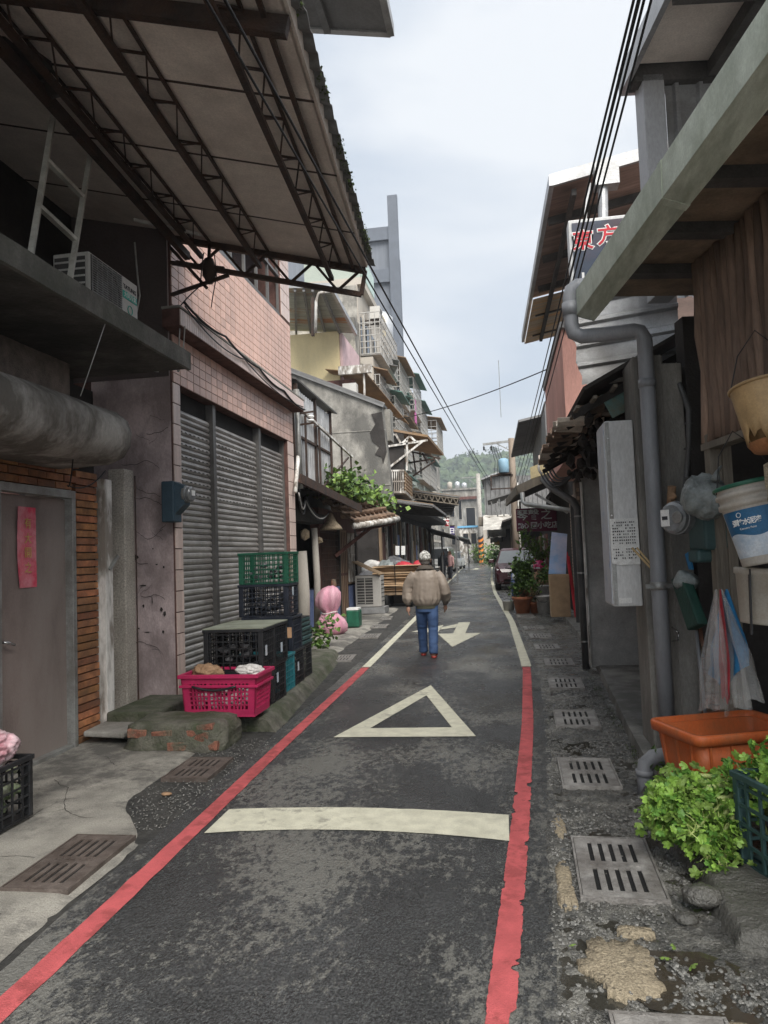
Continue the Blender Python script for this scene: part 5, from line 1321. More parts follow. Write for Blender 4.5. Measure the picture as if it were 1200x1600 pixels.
q = MB().box(1.12, 1.75, 4.36, 4.75, .0, .196); tag(q.build('plinth', M['concrete_wet'], bevel=.015), 'damp concrete block under the orange tub', 'block')

t = thing('celery_heap', 'fresh green celery bunch lying leaves first on the wet step', 'celery', (.92, 3.95, .08))
rg2 = np.random.default_rng(5); pts, dirs = [], []
rq = random.Random(12)
st = MB(); st2 = MB()
for i in range(58):
    root = Vector((1.17 + rq.uniform(-.06, .08), 3.97 + rq.uniform(-.12, .12), .29 + rq.uniform(-.08, .09)))
    head = Vector((.84 + rq.gauss(0, .075), 3.90 + rq.gauss(0, .10), .21 + rq.gauss(0, .09)))
    head.z = max(.07, head.z); mid = root.lerp(head, .5) + Vector((0, 0, .04 + rq.uniform(0, .03)))
    P3 = [root, root.lerp(mid, .5) + Vector((0, 0, .012)), mid, mid.lerp(head, .6), head]
    st.tube(P3, [.016, .015, .012, .008, .004], 6)
    for k in range(84):
        f = rq.uniform(.50, 1.0); base = mid.lerp(head, (f - .4) / .6)
        d = Vector((rq.gauss(-.45, .6), rq.gauss(-.15, .7), rq.gauss(.12, .6))).normalized(); L_ = rq.uniform(.02, .085)
        p = base + d * L_
        if p.z < .04: p.z = .04 + rq.random() * .05
        pts.append(tuple(p)); dirs.append(tuple(d))
        if k % 4 == 0: st2.tube([base, base.lerp(p, .6) + Vector((0, 0, .008)), p], [.003, .0022, .0015], 4)
st.build('stalk', M['cel_stalk'], t, True); st2.build('stem', M['cel_stalk'], t)['kind'] = 'stuff'
o = leaf_mesh('leaves', pts, .042, [M['cel_leaf'], M['cel_leaf'], M['cel_leaf2'], M['leaf_c']], t, dirs, .5, 1, 3, smin=.35); o['kind'] = 'stuff'
rq = random.Random(3); pts = []
t = thing('celery_bunch', 'celery leaves poking out of the dark green crate', 'celery', (1.35, 3.75, .3)); st = MB(); dirs = []
for i in range(26):
    root = Vector((1.36 + rq.uniform(-.14, .2), 3.78 + rq.uniform(-.12, .12), .16)); head = root + Vector((rq.gauss(-.05, .07), rq.gauss(0, .06), .36 + rq.uniform(-.1, .06)))
    st.tube([root, root.lerp(head, .5), head], [.013, .011, .004], 6)
    for k in range(44):
        base = root.lerp(head, rq.uniform(.55, 1)); d = Vector((rq.gauss(-.2, .7), rq.gauss(-.1, .7), rq.gauss(.2, .5))).normalized(); pts.append(tuple(base + d * rq.uniform(.02, .10))); dirs.append(tuple(d))
st.build('stalk', M['cel_stalk'], t, True); o = leaf_mesh('leaves', pts, .042, [M['cel_leaf'], M['cel_leaf2']], t, dirs, .5, 1, 8, smin=.5); o['kind'] = 'stuff'
crate('plastic_crate', 1.37, 3.66, .08, .56, .40, .42, 'meter_green', 'dark green crate full of celery at the frame edge', None, nx=8, nyy=4, nzz=4, bar=.016, rot=rad(16), post=.06)
q = MB(); q.ico((.80, 3.42, .06), .075, 0, 1.3, 1, .7, .15, rg); q.ico((.70, 3.30, .02), .05, 0, 1.2, 1, .6, .15, rg)
tag(q.build('wet_stone', M['concrete_wet'], None, True), 'wet rounded stone at the corner of the lumpy step', 'stone')
pp = [(1.0 + .02 * k, 3.62 + .03 * (k % 3), .115) for k in range(5)] + [(.62, 2.93, .02), (.55, 2.99, .022), (.6, 3.05, .02), (.2, 3.05, .02)]
tag(leaf_mesh('fallen_leaves', pp, .03, M['leaf_c'], None, None, 3, 1, 4), 'few torn green leaves dropped in the gutter', 'leaves', kind='stuff')
# small creeper by the elbow
rq = random.Random(8); pts = [(1.0 + rq.gauss(0, .05), 4.93 + rq.gauss(0, .05), .12 + rq.uniform(0, .14)) for _ in range(60)]
tag(leaf_mesh('weed', pts, .05, [M['leaf_b'], M['leaf_a']], None, None, 1, 0, 4, aspect=.35), 'dark leafy weed behind the grey pipe elbow', 'weed')
rq = random.Random(18); pts = [(.93 + .02 * (y - 5) + rq.uniform(-.06, .02), y, .015 + rq.uniform(0, .03)) for y in [rq.uniform(5.0, 9) for _ in range(500)] if nz(y, 0, 7, 2) > .0]
tag(leaf_mesh('moss', pts, .016, M['moss'], None, None, 1, 0, 4), 'low green moss along the pavement step', 'moss', kind='stuff')

# ================================================================== RIGHT: NEXT HOUSE with the broken tile eave
hN = thing('tiled_house', 'old house with a broken clay tile eave and grey wall', 'house', (1.7, 8, 0))
MB().box(1.05, 3.0, 9.55, 9.75, .09, 2.62).build('wall', M['wall_pale'], hN)
MB().box(1.035, 1.06, 9.51, 9.549, .09, 2.45).build('wall_edge', M['peel_white'], hN)
MB().box(1.75, 1.9, 6.1, 9.55, .09, 3.3).box(1.2, 3.0, 9.76, 10.6, .09, 3.0).build('rear_wall', M['dark_wall'], hN)
MB().plate((.72, 5.95, 2.86), (2.2, 5.95, 3.62), (2.2, 11.0, 3.72), (.72, 11.0, 2.93), .03).build('roof_deck', M['dark_wall'], hN)
rg = random.Random(41)
def tile_curve(l, w_, m, nm):
    q = MB(); n = 6; R = []
    for s_ in (0, l): R.append([(w_ / 2 * math.cos(math.pi * k / n), s_, -w_ * .32 * math.sin(math.pi * k / n)) for k in range(n + 1)] + [(w_ / 2 * .86 * math.cos(math.pi * k / n), s_, -w_ * .32 * .86 * math.sin(math.pi * k / n) + .004) for k in range(n, -1, -1)])
    q.rings(R); o = q.build(nm, M[m], origin=(0, 0, 0)); me = o.data; bpy.data.objects.remove(o); return me
tcl = [tile_curve(.24, .22, 'clay', 'roof_tile'), tile_curve(.24, .22, 'pale_clay', 'roof_tile')]
for i in range(20):
    y = 6.62 + i * .205
    for j in range(4):
        x = .55 + j * .17 + rg.uniform(-.03, .03); z = 2.765 + .004 * i + (x - .55) * .50 + rg.uniform(-.015, .015)
        piece('roof_tile', tcl[1 if rg.random() < .22 else 0], hN, (x, y + rg.uniform(-.02, .02), z), (rad(rg.uniform(-4, 4)), rad(rg.uniform(-6, 6)), rad(-90 + rg.uniform(-7, 7))))
q = MB()
for x in (.66, .80, .96): q.bar((x, 5.95, 2.83 + (x - .66) * .5 - .10), (x + .02, 10.9, 2.9 + (x - .66) * .5 - .09), .03, .025)
q.build('batten', M['wood_grey'], hN)
q = MB()
for k in range(9): q.bar((.64, 6.2 + k * .55, 2.70), (1.9, 6.2 + k * .55, 3.33), .05, .06)
q.build('rafter', M['dark_wall'], hN)
q = MB()
for k in range(60):
    q.ico((rg.uniform(.8, 1.5), rg.uniform(6.3, 9.5), rg.uniform(2.45, 2.85)), rg.uniform(.04, .10), 0, .6, 1.5, .8, .4, rg)
q.build('eave_debris', M['dark_wall'], hN); bpy.data.objects['eave_debris']['kind'] = 'stuff'
q = MB(); q.tube([(1.03, 9.9, 0), (1.03, 9.9, 2.1), (.98, 10, 2.22), (.75, 10.5, 2.45), (.66, 10.9, 2.62)], .052, 12)
tag(q.build('wall_pipe', M['pvc_dark'], None, True), 'dark drainpipe rising along the edge of the grey wall', 'pipe')
q = MB()
for z in (.35, 1.25, 2.0): q.lathe([(.058, 0), (.058, .02)], 12, (1.03, 9.9, z))
q.build('clamp', M['alu'], bpy.data.objects['wall_pipe'])
for k in range(5):
    wire([(.62 + .04 * k, 10.9, 2.72 + .02 * k), (.75 + .03 * k, 10.3, 2.45 + .03 * k), (1.02 + .02 * k, 9.7, 2.6 + .02 * k)], .012, 'bundled black cable curling round the end of the tile eave', 'cable', 'eave_cable', sag=.05, group='cables round the tile eave end')
q = MB(); q.tube([(.64 + .05 * math.cos(a * .6), 10.75, 2.78 + .09 * math.sin(a * .6)) for a in range(9)], .018, 7); tag(q.build('pipe_loop', M['plastic_white'], None, True), 'white curled pipe end at the far end of the tile eave', 'pipe')
# dented metal side sheet and teal scrap
t = thing('metal_sheet', 'dented grey ribbed metal sheet closing the canopy end', 'metal sheet', (.98, 6.55, 3.05))
q = MB(); nx_, nz_ = 14, 40; vs = []
for j in range(nz_ + 1):
    f = j / nz_; z = 3.02 + .82 * f
    for i in range(nx_ + 1):
        g_ = i / nx_; x0 = .76 - .09 * f + .03 * nz(f * 6, 1, 0, 1) ; x = x0 + (1.62 - x0) * g_
        rib = .035 * (1 if (f * 4.2) % 1 > .74 else 0) + .02 * nz(x * 2, z * 2, 3, 1.5)
        vs.append((x, 6.58 - rib - .10 * (1 - f) * (1 - g_), z + .10 * g_))
w = nx_ + 1; q.add(vs, [(j * w + i, j * w + i + 1, (j + 1) * w + i + 1, (j + 1) * w + i) for j in range(nz_) for i in range(nx_)])
o = q.build('ribbed_sheet', M['gal'], t); mo = o.modifiers.new('thick', 'SOLIDIFY'); mo.thickness = .004
MB().bar((.80, 6.45, 3.0), (1.6, 6.45, 3.10), .03, .03).build('edge_angle', M['peel_white'], t)
q = MB().plate((.87, 6.2, 2.86), (.96, 6.2, 2.66), (1.24, 6.25, 2.79), (1.30, 6.25, 2.96), .006); tag(q.build('scrap_sheet', M['teal']), 'rusty teal scrap sheet wedged above the light box', 'scrap sheet')

# ================================================================== RIGHT: TALL HOUSE with overhanging roof, red lettered sign
hT = thing('tall_house', 'pink rendered house under a broad brown overhanging roof', 'house', (2.5, 12, 0))
MB().box(1.0, 6, 10.6, 14.6, 2.9, 4.75).build('wall', M['pink_wall'], hT); MB().box(2.3, 6, 10.62, 14.5, 4.75, 6.3).build('upper_wall', M['brown_sheet'], hT); MB().box(.97, 2.4, 10.5, 14.7, 4.752, 4.84).build('wall_cap', M['tin_grey'], hT)
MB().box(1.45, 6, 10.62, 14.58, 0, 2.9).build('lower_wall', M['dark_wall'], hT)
q = MB()
for k in range(4): q.box(.985, .998, 13.2 + k * .3, 13.4 + k * .3, 3.05, 3.25)
q.build('vent_block', M['clay'], hT)
za = lambda x: 6.1 + (x - .85) * .18
MB().plate((.85, 9.0, za(.85)), (4.6, 9.0, za(4.6)), (4.6, 13.0, za(4.6)), (.76, 13.0, za(.76)), .02).build('roof', M['brown_sheet'], hT)
MB().plate((.76, 12.9, za(.76) - .08), (4.6, 12.9, za(4.6) - .08), (4.6, 15.6, za(4.6) - .08), (.70, 15.6, za(.7) - .08), .02).build('roof_extension', M['orange_sheet'], hT)
q = MB(); q.bar((.82, 8.99, 6.16), (4.6, 8.99, 6.16 + 3.78 * .18), .05, .15).bar((.82, 8.97, 6.16), (.66, 15.6, 6.1), .06, .14).bar((.68, 15.6, 6.05), (4.6, 15.6, 6.72), .05, .1)
q.build('fascia', M['gal'], hT)
q = MB()
for k in range(5): q.bar((.83, 9.9 + k * 1.3, 6.05), (4.4, 9.9 + k * 1.3, 6.68), .07, .10)
q.bar((1.1, 9.1, 6.04), (1.02, 15.4, 6.0), .06, .08)
q.build('rafter', M['beam_dark'], hT)
q = MB(); q.tube([(1.42, 8.9, 6.0), (1.40, 8.9, 5.55), (1.42, 8.9, 5.42), (1.55, 8.9, 5.36), (1.9, 8.9, 5.36)], .06, 10).box(1.32, 1.60, 8.8, 9.0, 5.95, 6.22).build('roof_drain', M['gal'], hT)
q = MB(); q.bar((1.27, 8.95, 6.05), (1.08, 8.95, 4.95), .035); q.bar((1.45, 9.0, 4.9), (2.0, 10.6, 4.9), .05).build('sign_bracket', M['gal'], hT)
t = thing('shop_sign', 'dark lit box sign with red and white lettering under the tall roof', 'sign', (1.25, 7.6, 4.2))
MB().box(.83, 1.85, 7.5, 7.68, 4.20, 4.965).build('frame', M['steel_white'], t, bevel=.01)
MB().box(.865, 1.815, 7.488, 7.499, 4.235, 4.925).build('face', M['sign_navy'], t)
fm = lambda x, z: frame_matrix((x, 7.484, z), (1, 0, 0), (0, 0, 1))
for ch, x, z in (('東', .965, 4.72), ('方', 1.215, 4.75), ('美', 1.24, 4.47), ('人', 1.48, 4.74)):
    text_obj(ch, .215, 'lettering_edge', M['white'], t, fm(x, z), .001, .013); text_obj(ch, .215, 'lettering', M['sign_red'], t, frame_matrix((x, 7.480, z), (1, 0, 0), (0, 0, 1)), .001, .003)
text_obj('1F', .17, 'lettering', M['white'], t, fm(.99, 4.33), .001, .004)
q = MB(); q.prism([(1.36, 7.483, 4.90), (1.37, 7.483, 4.80), (1.45, 7.483, 4.70), (1.40, 7.483, 4.80)], (0, -.003, 0)); q.build('red_swash', M['sign_red'], t)
# ================================================================== LEFT: low tiled house with the blue wall
hC = thing('low_house', 'low dark house with tiled eave, rusty grille and blue wall', 'house', (-4.5, 16, 0))
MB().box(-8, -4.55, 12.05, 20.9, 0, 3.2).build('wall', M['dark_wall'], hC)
MB().box(-4.5, -3.98, 15.7, 17.5, 0.03, .86).build('blue_wall', M['blue_paint'], hC); MB().box(-4.2, -3.98, 18.6, 20.6, .03, .8).build('blue_wall', M['blue_paint'], hC)
MB().box(-4.2, -4.0, 15.7, 20.6, 2.2, 2.7).build('lintel', M['brown_wood'], hC)
MB().box(-4.12, -4.03, 15.75, 17.45, .87, 2.2).build('window_board', M['brown_wood'], hC)
q = MB()
for k in range(16): y = 15.78 + k * .11; q.box(-3.985, -3.97, y - .008, y + .008, .86, 2.2)
for k in range(9): z = .9 + k * .155; q.box(-3.983, -3.968, 15.75, 17.45, z - .008, z + .008)
q.build('window_grille', M['rusty'], hC)
MB().box(-4.04, -3.98, 17.62, 18.5, .05, 2.25).build('door', M['tan_wood'], hC)
q = MB()
for k in range(5): q.box(-3.98, -3.97, 17.66 + k * .2, 17.69 + k * .2, .1, 2.2)
q.box(-3.98, -3.965, 17.62, 18.5, 1.1, 1.16).build('door_batten', M['brown_wood'], hC)
q = MB()
for k in range(9): q.box(-3.985, -3.97, 18.62 + k * .1, 18.65 + k * .1, .9, 2.2)
for k in range(6): q.box(-3.986, -3.972, 18.6, 19.5, .95 + k * .22, .975 + k * .22)
q.build('window_grille', M['peel_white'], hC); MB().box(-4.1, -4.0, 18.6, 19.5, .85, 2.2).build('window_board', M['tan_wood'], hC)
MB().box(-4.6, -3.95, 19.6, 19.75, .03, 2.5).build('partition', M['dark_wall'], hC); MB().box(-4.6, -3.95, 17.5, 17.6, 0.03, 2.4).build('partition', M['dark_wall'], hC)
for i, (y, x, r, h) in enumerate(((13.2, -3.98, .12, 1.75), (13.9, -3.92, .13, 1.72), (14.75, -3.86, .075, 2.2))):
    q = MB(); q.tube([(x, y, .02), (x + .03, y, h * .5), (x, y, h)], [r, r * .96, r * .9], 10); q.build('column', M['pale_pole'], hC, True)
q = MB().box(-4.1, -3.75, 12.6, 15.2, 2.3, 2.5); q.build('beam', M['dark_wall'], hC)
# eaves
MB().plate((-3.35, 11.95, 2.88), (-3.2, 16.6, 2.62), (-4.8, 16.6, 3.35), (-4.8, 11.95, 3.45), .05).build('eave_roof', M['brown_wood'], hC)
MB().bar((-3.34, 11.95, 2.95), (-3.19, 16.6, 2.68), .03, .16).build('eave_board', M['rusty'], hC)
rg = random.Random(51)
for i in range(9):
    for j in range(6):
        p = Vector((-3.25 + .07 * i - .24 * j * .9, 16.7 + i * .24, 2.38 + .03 * i + .17 * j)); 
        piece('roof_tile', tcl[0], hC, p, (rad(0), rad(24), rad(90 + rg.uniform(-5, 5))))
MB().plate((-3.3, 16.6, 2.32), (-2.62, 18.9, 2.56), (-4.4, 18.9, 3.4), (-4.6, 16.6, 3.25), .03).build('tile_roof', M['clay'], hC)
q = MB(); q.tube([(-3.36, 16.5, 2.28), (-2.9, 17.7, 2.40), (-2.62, 18.6, 2.50)], .075, 10); q.build('gutter_pipe', M['peel_white'], hC, True)
q = MB(); q.bar((-3.95, 17.0, 1.6), (-3.1, 17.6, 2.32), .06, .08).bar((-3.9, 19.5, 2.3), (-2.7, 18.6, 2.42), .05, .12); q.build('eave_brace', M['brown_wood'], hC)
# straw hat lamp shade
q = MB(); q.lathe([(.02, .34), (.05, .30), (.11, .16), (.22, .03), (.255, -.03), (.23, -.02), (.10, .12), (.03, .26)], 18, (-3.62, 15.3, 2.20)); tag(q.build('straw_hat', M['straw'], None, True), 'conical straw hat hanging under the low eave', 'hat')
q = MB(); q.ico((-3.85, 14.0, 2.05), .10, 0, 1, 1, 1.2, .2, rg); q.ico((-3.8, 14.9, 1.95), .09, 0, 1, 1, .9, .2, rg); tag(q.build('dried_gourds', M['straw']), 'pair of pale gourds hung by the columns', 'gourds')
for k in range(3): wire([(-3.38, 11.95, 2.8 - .1 * k), (-3.6, 13.2, 2.75 - .08 * k), (-3.5, 14.6, 2.5)], .014, ('uppermost black cable looped below the low eave', 'pale cable looped below the low eave', 'lowest black cable looped below the low eave')[k], 'cable', 'cable', 'wire_pale' if k == 1 else 'wire', sag=.22, group='cables under the low eave')
# pipe post with insulators, shed, railing
t = thing('service_mast', 'galvanised service mast with white insulators beside the shophouse', 'mast', (-3.5, 12.15, 2.9))
MB().tube([(-3.42, 12.2, 2.8), (-3.44, 12.2, 4.55)], .055, 10).build('pole', M['alu'], t, True)
for z in (4.12, 3.92): MB().bar((-3.44, 12.2, z), (-3.14, 12.2, z + .02), .03).build('arm', M['rusty'], t)
q = MB()
for z in (3.96, 4.03): q.lathe([(.02, 0), (.06, .015), (.06, .035), (.02, .05)], 12, (-3.19, 12.2, z))
q.build('insulator', M['white'], t, True)
q = MB().tube([(-3.45, 12.3, 3.55), (-3.38, 11.75, 2.7)], .035, 8); tag(q.build('slanted_tube', M['peel_white'], None, True), 'slanted white tube beside the service mast', 'pipe')
hS = thing('roof_shed', 'corrugated grey shed standing on the low roof', 'shed', (-4.6, 14.5, 3.2))
def corr(a, b, z0, z1, pitch, dep, m, name, par, drop=0):
    a, b = Vector(a), Vector(b); L_ = (b - a).length; d = (b - a) / L_; nrm = Vector((d.y, -d.x, 0)); n = int(L_ / pitch); pr = []
    for k in range(n):
        for f, o in ((0, 0), (.35, 0), (.45, 1), (.75, 1), (.85, 0)): pr.append((a + d * (k + f) * pitch + nrm * dep * o, (k + f) / n))
    q = MB(); N_ = len(pr); q.add([(p.x, p.y, z0) for p, f in pr] + [(p.x, p.y, z1 - drop * f) for p, f in pr], [(i, i + 1, N_ + i + 1, N_ + i) for i in range(N_ - 1)])
    return q.build(name, M[m], par)
corr((-5.4, 13.6, 0), (-3.86, 13.62, 0), 3.1, 5.1, .16, .03, 'gal', 'corrugated_wall', hS); corr((-3.86, 13.62, 0), (-3.86, 16.4, 0), 3.0, 4.9, .16, .03, 'gal', 'corrugated_wall', hS)
MB().box(-5.4, -3.95, 13.7, 16.3, 3.0, 4.7).build('core', M['dark_wall'], hS)
MB().plate((-3.78, 13.4, 5.05), (-3.70, 16.6, 4.95), (-5.4, 16.6, 5.4), (-5.4, 13.4, 5.5), .03).build('roof', M['corr_roof'], hS)
for (x, y) in ((-3.84, 13.55), (-3.84, 15.0), (-3.84, 16.4)): MB().box(x - .04, x + .04, y - .04, y + .04, 2.9, 5.0).build('post', M['rusty'], hS)
MB().box(-3.84, -3.80, 13.6, 16.4, 3.95, 4.0).build('girt', M['rusty'], hS)
t = thing('steel_railing', 'rusty sloping railing frame above the low eave', 'railing', (-3.75, 15, 3))
for k in range(5):
    y = 13.9 + k * 1.1; MB().box(-3.77, -3.73, y - .02, y + .02, 2.95 - .05 * k, 4.42 - .06 * k).build('post', M['rusty'], t)
MB().bar((-3.75, 13.0, 4.52), (-3.75, 18.5, 4.18), .05).build('rail', M['peel_white'], t)
MB().bar((-3.75, 15.2, 3.1), (-3.75, 18.0, 4.1), .035).build('brace', M['rusty'], t)
# creeper on the eave
rq = random.Random(61); pts = []
for i in range(1500):
    y = rq.uniform(15.6, 20.6); pts.append((-3.75 + .10 * (y - 16) + rq.gauss(0, .22), y + rq.gauss(0, .2), 3.02 - .05 * (y - 16) + abs(rq.gauss(0, .26)) * (1.3 - abs(y - 18) * .22)))
t = thing('creeper', 'bright leafy creeper spilling over the low tiled eave', 'plant', (-3.5, 17.5, 2.8))
leaf_mesh('foliage', pts, .17, [M['leaf_a'], M['leaf_c'], M['leaf_b']], t, None, 1, 0, 6, aspect=.42)
q = MB()
for i in range(14): y = 16 + i * .33; q.tube([(-3.7 + .1 * (y - 16), y, 2.75), (-3.6 + .1 * (y - 16), y + .1, 3.2 - .05 * (y - 16))], .012, 4)
q.build('stem', M['bark'], t)['kind'] = 'stuff'
rq = random.Random(63); pts = [(-3.02 + rq.gauss(0, .06), 11.75 + rq.gauss(0, .5), .08 + rq.uniform(0, .45)) for _ in range(160)]
tag(leaf_mesh('weeds', pts, .10, [M['leaf_b'], M['leaf_a']], None, None, 1, 0, 3), 'dark weeds growing beside the folded crates', 'weeds', kind='stuff')
# pink mesh sack, canister, air conditioner
t = thing('mesh_sack', 'pink mesh sack tied in the middle standing on the pavement', 'sack', (-3.45, 14.3, .04))
q = MB(); R = []
for z, r_, dx in ((.04, .22, 0), (.10, .28, .02), (.22, .29, .03), (.34, .25, .01), (.43, .17, -.02), (.47, .13, -.03), (.52, .17, -.04), (.62, .24, -.07), (.74, .26, -.05), (.86, .24, -.02), (.95, .16, .0), (1.0, .06, .02)):
    R.append([(-3.45 + dx + r_ * math.cos(a) * (1 + .10 * math.sin(a * 7 + z * 3) * (1 if .3 < z < .7 else .5) + .10 * nz(math.cos(a) * 2, math.sin(a) * 2, z * 4, 1)), 14.3 + r_ * .9 * math.sin(a) * (1 + .10 * math.sin(a * 7 + z * 3)), z + .02 * nz(math.cos(a), math.sin(a), z, 3)) for a in [2 * math.pi * k / 42 for k in range(42)]])
q.rings(R).build('sack', M['pink_bag'], t, True)
MB().tube([(-3.48 + .165 * math.cos(a * .4), 14.3 + .155 * math.sin(a * .4), .47 + .02 * math.sin(a)) for a in range(16)], .012, 5, close=True).build('tie', M['plastic_white'], t, True)
q = MB().lathe([(.05, .98), (.06, 1.0), (.05, 1.12), (0, 1.13)], 10, (-3.42, 14.5, 0)); q.build('bottle_neck', M['red_brick'], t)
q = MB().box(-3.38, -3.1, 15.4, 15.75, .05, .42); t = q.build('canister', M['green_pl'], bevel=.03); tag(t, 'small green plastic canister behind the pink sack', 'canister')
MB().box(-3.37, -3.11, 15.41, 15.74, .42, .46).build('lid', M['white'], t)
t = thing('air_conditioner', 'old white air conditioner on the pavement under a sloping board', 'air conditioner', (-3.55, 19.2, .05))
MB().box(-3.9, -3.2, 19.0, 19.55, .22, 1.05).build('casing', M['ac_white'], t, bevel=.02)
MB().box(-3.84, -3.42, 18.985, 18.998, .30, .98).build('fan_recess', M['ac_dark'], t)
q = MB()
for k in range(9): q.box(-3.84, -3.42, 18.975, 18.984, .33 + k * .075, .345 + k * .075)
q.box(-3.64, -3.62, 18.973, 18.985, .30, .98); q.build('grille', M['ac_white'], t)
q = MB()
for k in range(6): q.box(-3.199, -3.192, 19.05, 19.5, .35 + k * .11, .37 + k * .11)
q.build('side_vent', M['ac_dark'], t)
MB().box(-4.0, -3.1, 18.9, 19.6, .05, .21).build('base_tray', M['gal'], t)
MB().plate((-3.95, 18.9, 1.42), (-3.2, 18.9, 1.05), (-3.2, 19.6, 1.05), (-3.95, 19.6, 1.42), .03).build('top_board', M['cardboard'], t)
# cart of flattened cardboard
t = thing('cardboard_cart', 'low hand cart piled with flattened cardboard', 'cart', (-3.2, 22.2, 0))
rg = random.Random(71)
MB().box(-3.95, -2.55, 21.7, 22.9, .36, .44).build('deck', M['tan_wood'], t)
for i in range(17):
    j = lambda: rg.uniform(-.10, .10)
    MB().hexa([(-3.9 + j() * .6, 21.68 + j(), .445 + i * .047), (-2.55 + j(), 21.68 + j(), .445 + i * .047), (-2.55 + j(), 22.9, .45 + i * .047), (-3.9, 22.9, .45 + i * .047), (-3.9, 21.7 + j(), .485 + i * .047), (-2.55 + j(), 21.68 + j(), .485 + i * .047), (-2.55, 22.9, .485 + i * .047), (-3.9, 22.9, .485 + i * .047)]).build('cardboard_sheet', M['cardboard'], t)
for x in (-3.5, -2.75):
    for y in (21.72, 22.8): MB().lathe([(.03, -.05), (.17, -.05), (.19, -.03), (.19, .03), (.17, .05), (.03, .05)], 18).xform(Matrix.Translation((x, y, .19)) @ Matrix.Rotation(rad(90), 4, 'Y')).build('wheel', M['tyre'], t, True)
MB().bar((-3.2, 21.66, .3), (-3.2, 21.62, 1.3), .02).build('strap', M['wire'], t)
# rubbish bags behind the cart
GB = 'rubbish bags heaped behind the cardboard cart'
for i, (u, v, r, m, lab) in enumerate(((578, 905, .30, 'trash', 'black rubbish bag lowest in the heap by the air conditioner'), (582, 888, .26, 'plastic_white', 'white bag lying on the black bag by the air conditioner'), (595, 893, .30, 'plastic_pink', 'pink streaked bag in the middle of the heap'), (607, 888, .28, 'plastic_grey', 'grey bag between the pink streaked bag and the red bag'), (620, 886, .34, 'trash', 'dark bag on top of the heap'), (617, 897, .22, 'plastic_white', 'small white bag low in the heap'), (632, 893, .30, 'sheet_red', 'red bag at the end of the heap beside the walking man'), (655, 884, .17, 'sheet_red', 'red bag seen beyond the walking man'))):
    crumple('rubbish_bag', on_y(u, v, 23.6 + .2 * (i % 3)), r * 1.15, m, lab, 'bag', 1.1, 1, .9, 3, .35, 4, i)['group'] = GB
q = MB().box(-4.3, -2.9, 23.3, 24.6, .0, .85); tag(q.build('bag_pallet', M['dark_wall']), 'dark bin crate under the heap of rubbish bags', 'crate')

# ================================================================== LEFT: grey gable, yellow wall, awnings
hG = thing('grey_gable_house', 'bare grey cement gable house with stained end wall', 'house', (-5, 22, 0))
gp = [on_y(452, 570, 20.9), on_y(592, 640, 20.9), on_y(592, 700, 20.9), on_y(607, 775, 20.9)]
MB().prism([Vector((-8, 20.9, 0)), Vector((-4.6, 20.9, 0)), Vector((-4.6, 20.9, 3.05)), Vector((-3.06, 20.9, 3.05)), Vector((-3.3, 20.9, 5.95)), Vector((-6.2, 20.9, 7.25)), Vector((-8, 20.9, 7.3))], (0, .4, 0)).build('wall', M['grey_render'], hG)
MB().bar((-6.3, 20.86, 7.36), (-3.22, 20.86, 5.98), .12, .14).build('roof_verge', M['tin_grey'], hG)
MB().plate((-6.2, 20.8, 7.3), (-3.25, 20.8, 5.98), (-3.25, 21.5, 5.98), (-6.2, 21.5, 7.3), .06).build('roof', M['tin_grey'], hG)
q = MB().box(-8, -3.1, 20.885, 20.899, 3.62, 3.645).box(-8, -3.2, 20.885, 20.899, 5.25, 5.275); q.build('cement_seam', M['oldconcrete'], hG)
pts = [(-3.62, 5.75), (-3.3, 5.8), (-3.2, 4.6), (-3.32, 4.25), (-3.35, 4.45), (-3.55, 4.55), (-3.42, 4.75), (-3.62, 4.95), (-3.68, 5.2), (-3.5, 5.45)]
MB().prism([(x, 20.88, z) for x, z in pts], (0, .012, 0)).build('dark_patch', M['dark_wall'], hG)
MB().box(-3.75, -3.12, 21.31, 21.9, 5.0, 5.95).build('chimney_block', M['oldconcrete'], hG)
hY = thing('yellow_house', 'pale yellow wall of a taller house behind the shed', 'house', (-6.5, 24, 0))
MB().box(-9.5, -5.55, 25.6, 29, 5, 9.85).build('wall', M['yellow_wall'], hY)
MB().prism([(-5.54, 25.7, 9.8), (-5.54, 29, 9.8), (-5.54, 29, 7.3), (-5.54, 25.7, 7.6)], (.10, 0, 0)).build('pink_side', mat('pale_pink', (.55, .40, .42), .8, .15, 3, .1, 30, dirt=(.42, .3, .3), dscale=2, damt=.4), hY)
MB().plate((-6.0, 25.2, 8.35), (-4.5, 25.2, 8.10), (-3.6, 30, 7.0), (-5.5, 30, 8.2), .03).build('lower_roof', M['brown_aw'], hY)
MB().box(-5.5, -4.3, 25.1, 25.25, 8.1, 8.4).build('roof_rim', M['peel_white'], hY)
MB().box(-4.62, -4.56, 25.2, 25.28, 6.6, 8.1).build('roof_post', M['peel_white'], hY)
MB().box(-9, -5.0, 25.5, 25.62, 6.5, 8.0).build('shade_wall', M['brown_wood'], hY)
MB().box(-5.35, -4.85, 25.05, 25.4, 7.2, 7.75).build('air_conditioner_unit', M['ac_white'], hY)
t = thing('rooftop_awning', 'tin awning with partly orange boards above the yellow wall', 'awning', (-5.6, 23, 9))
Aw = [on_y(447, 447, 22.5), on_y(516, 447, 22.5), on_y(556, 521, 26.0), on_y(440, 516, 26.0)]
MB().plate(Aw[0], Aw[1], Aw[2], Aw[3], .06).build('sheet', M['awn_board'], t)  # pale boards patched with orange
q = MB().bar(Aw[0], Aw[1], .12, .16).bar(Aw[1], Aw[2], .10, .16); q.build('rim', M['gal'], t)
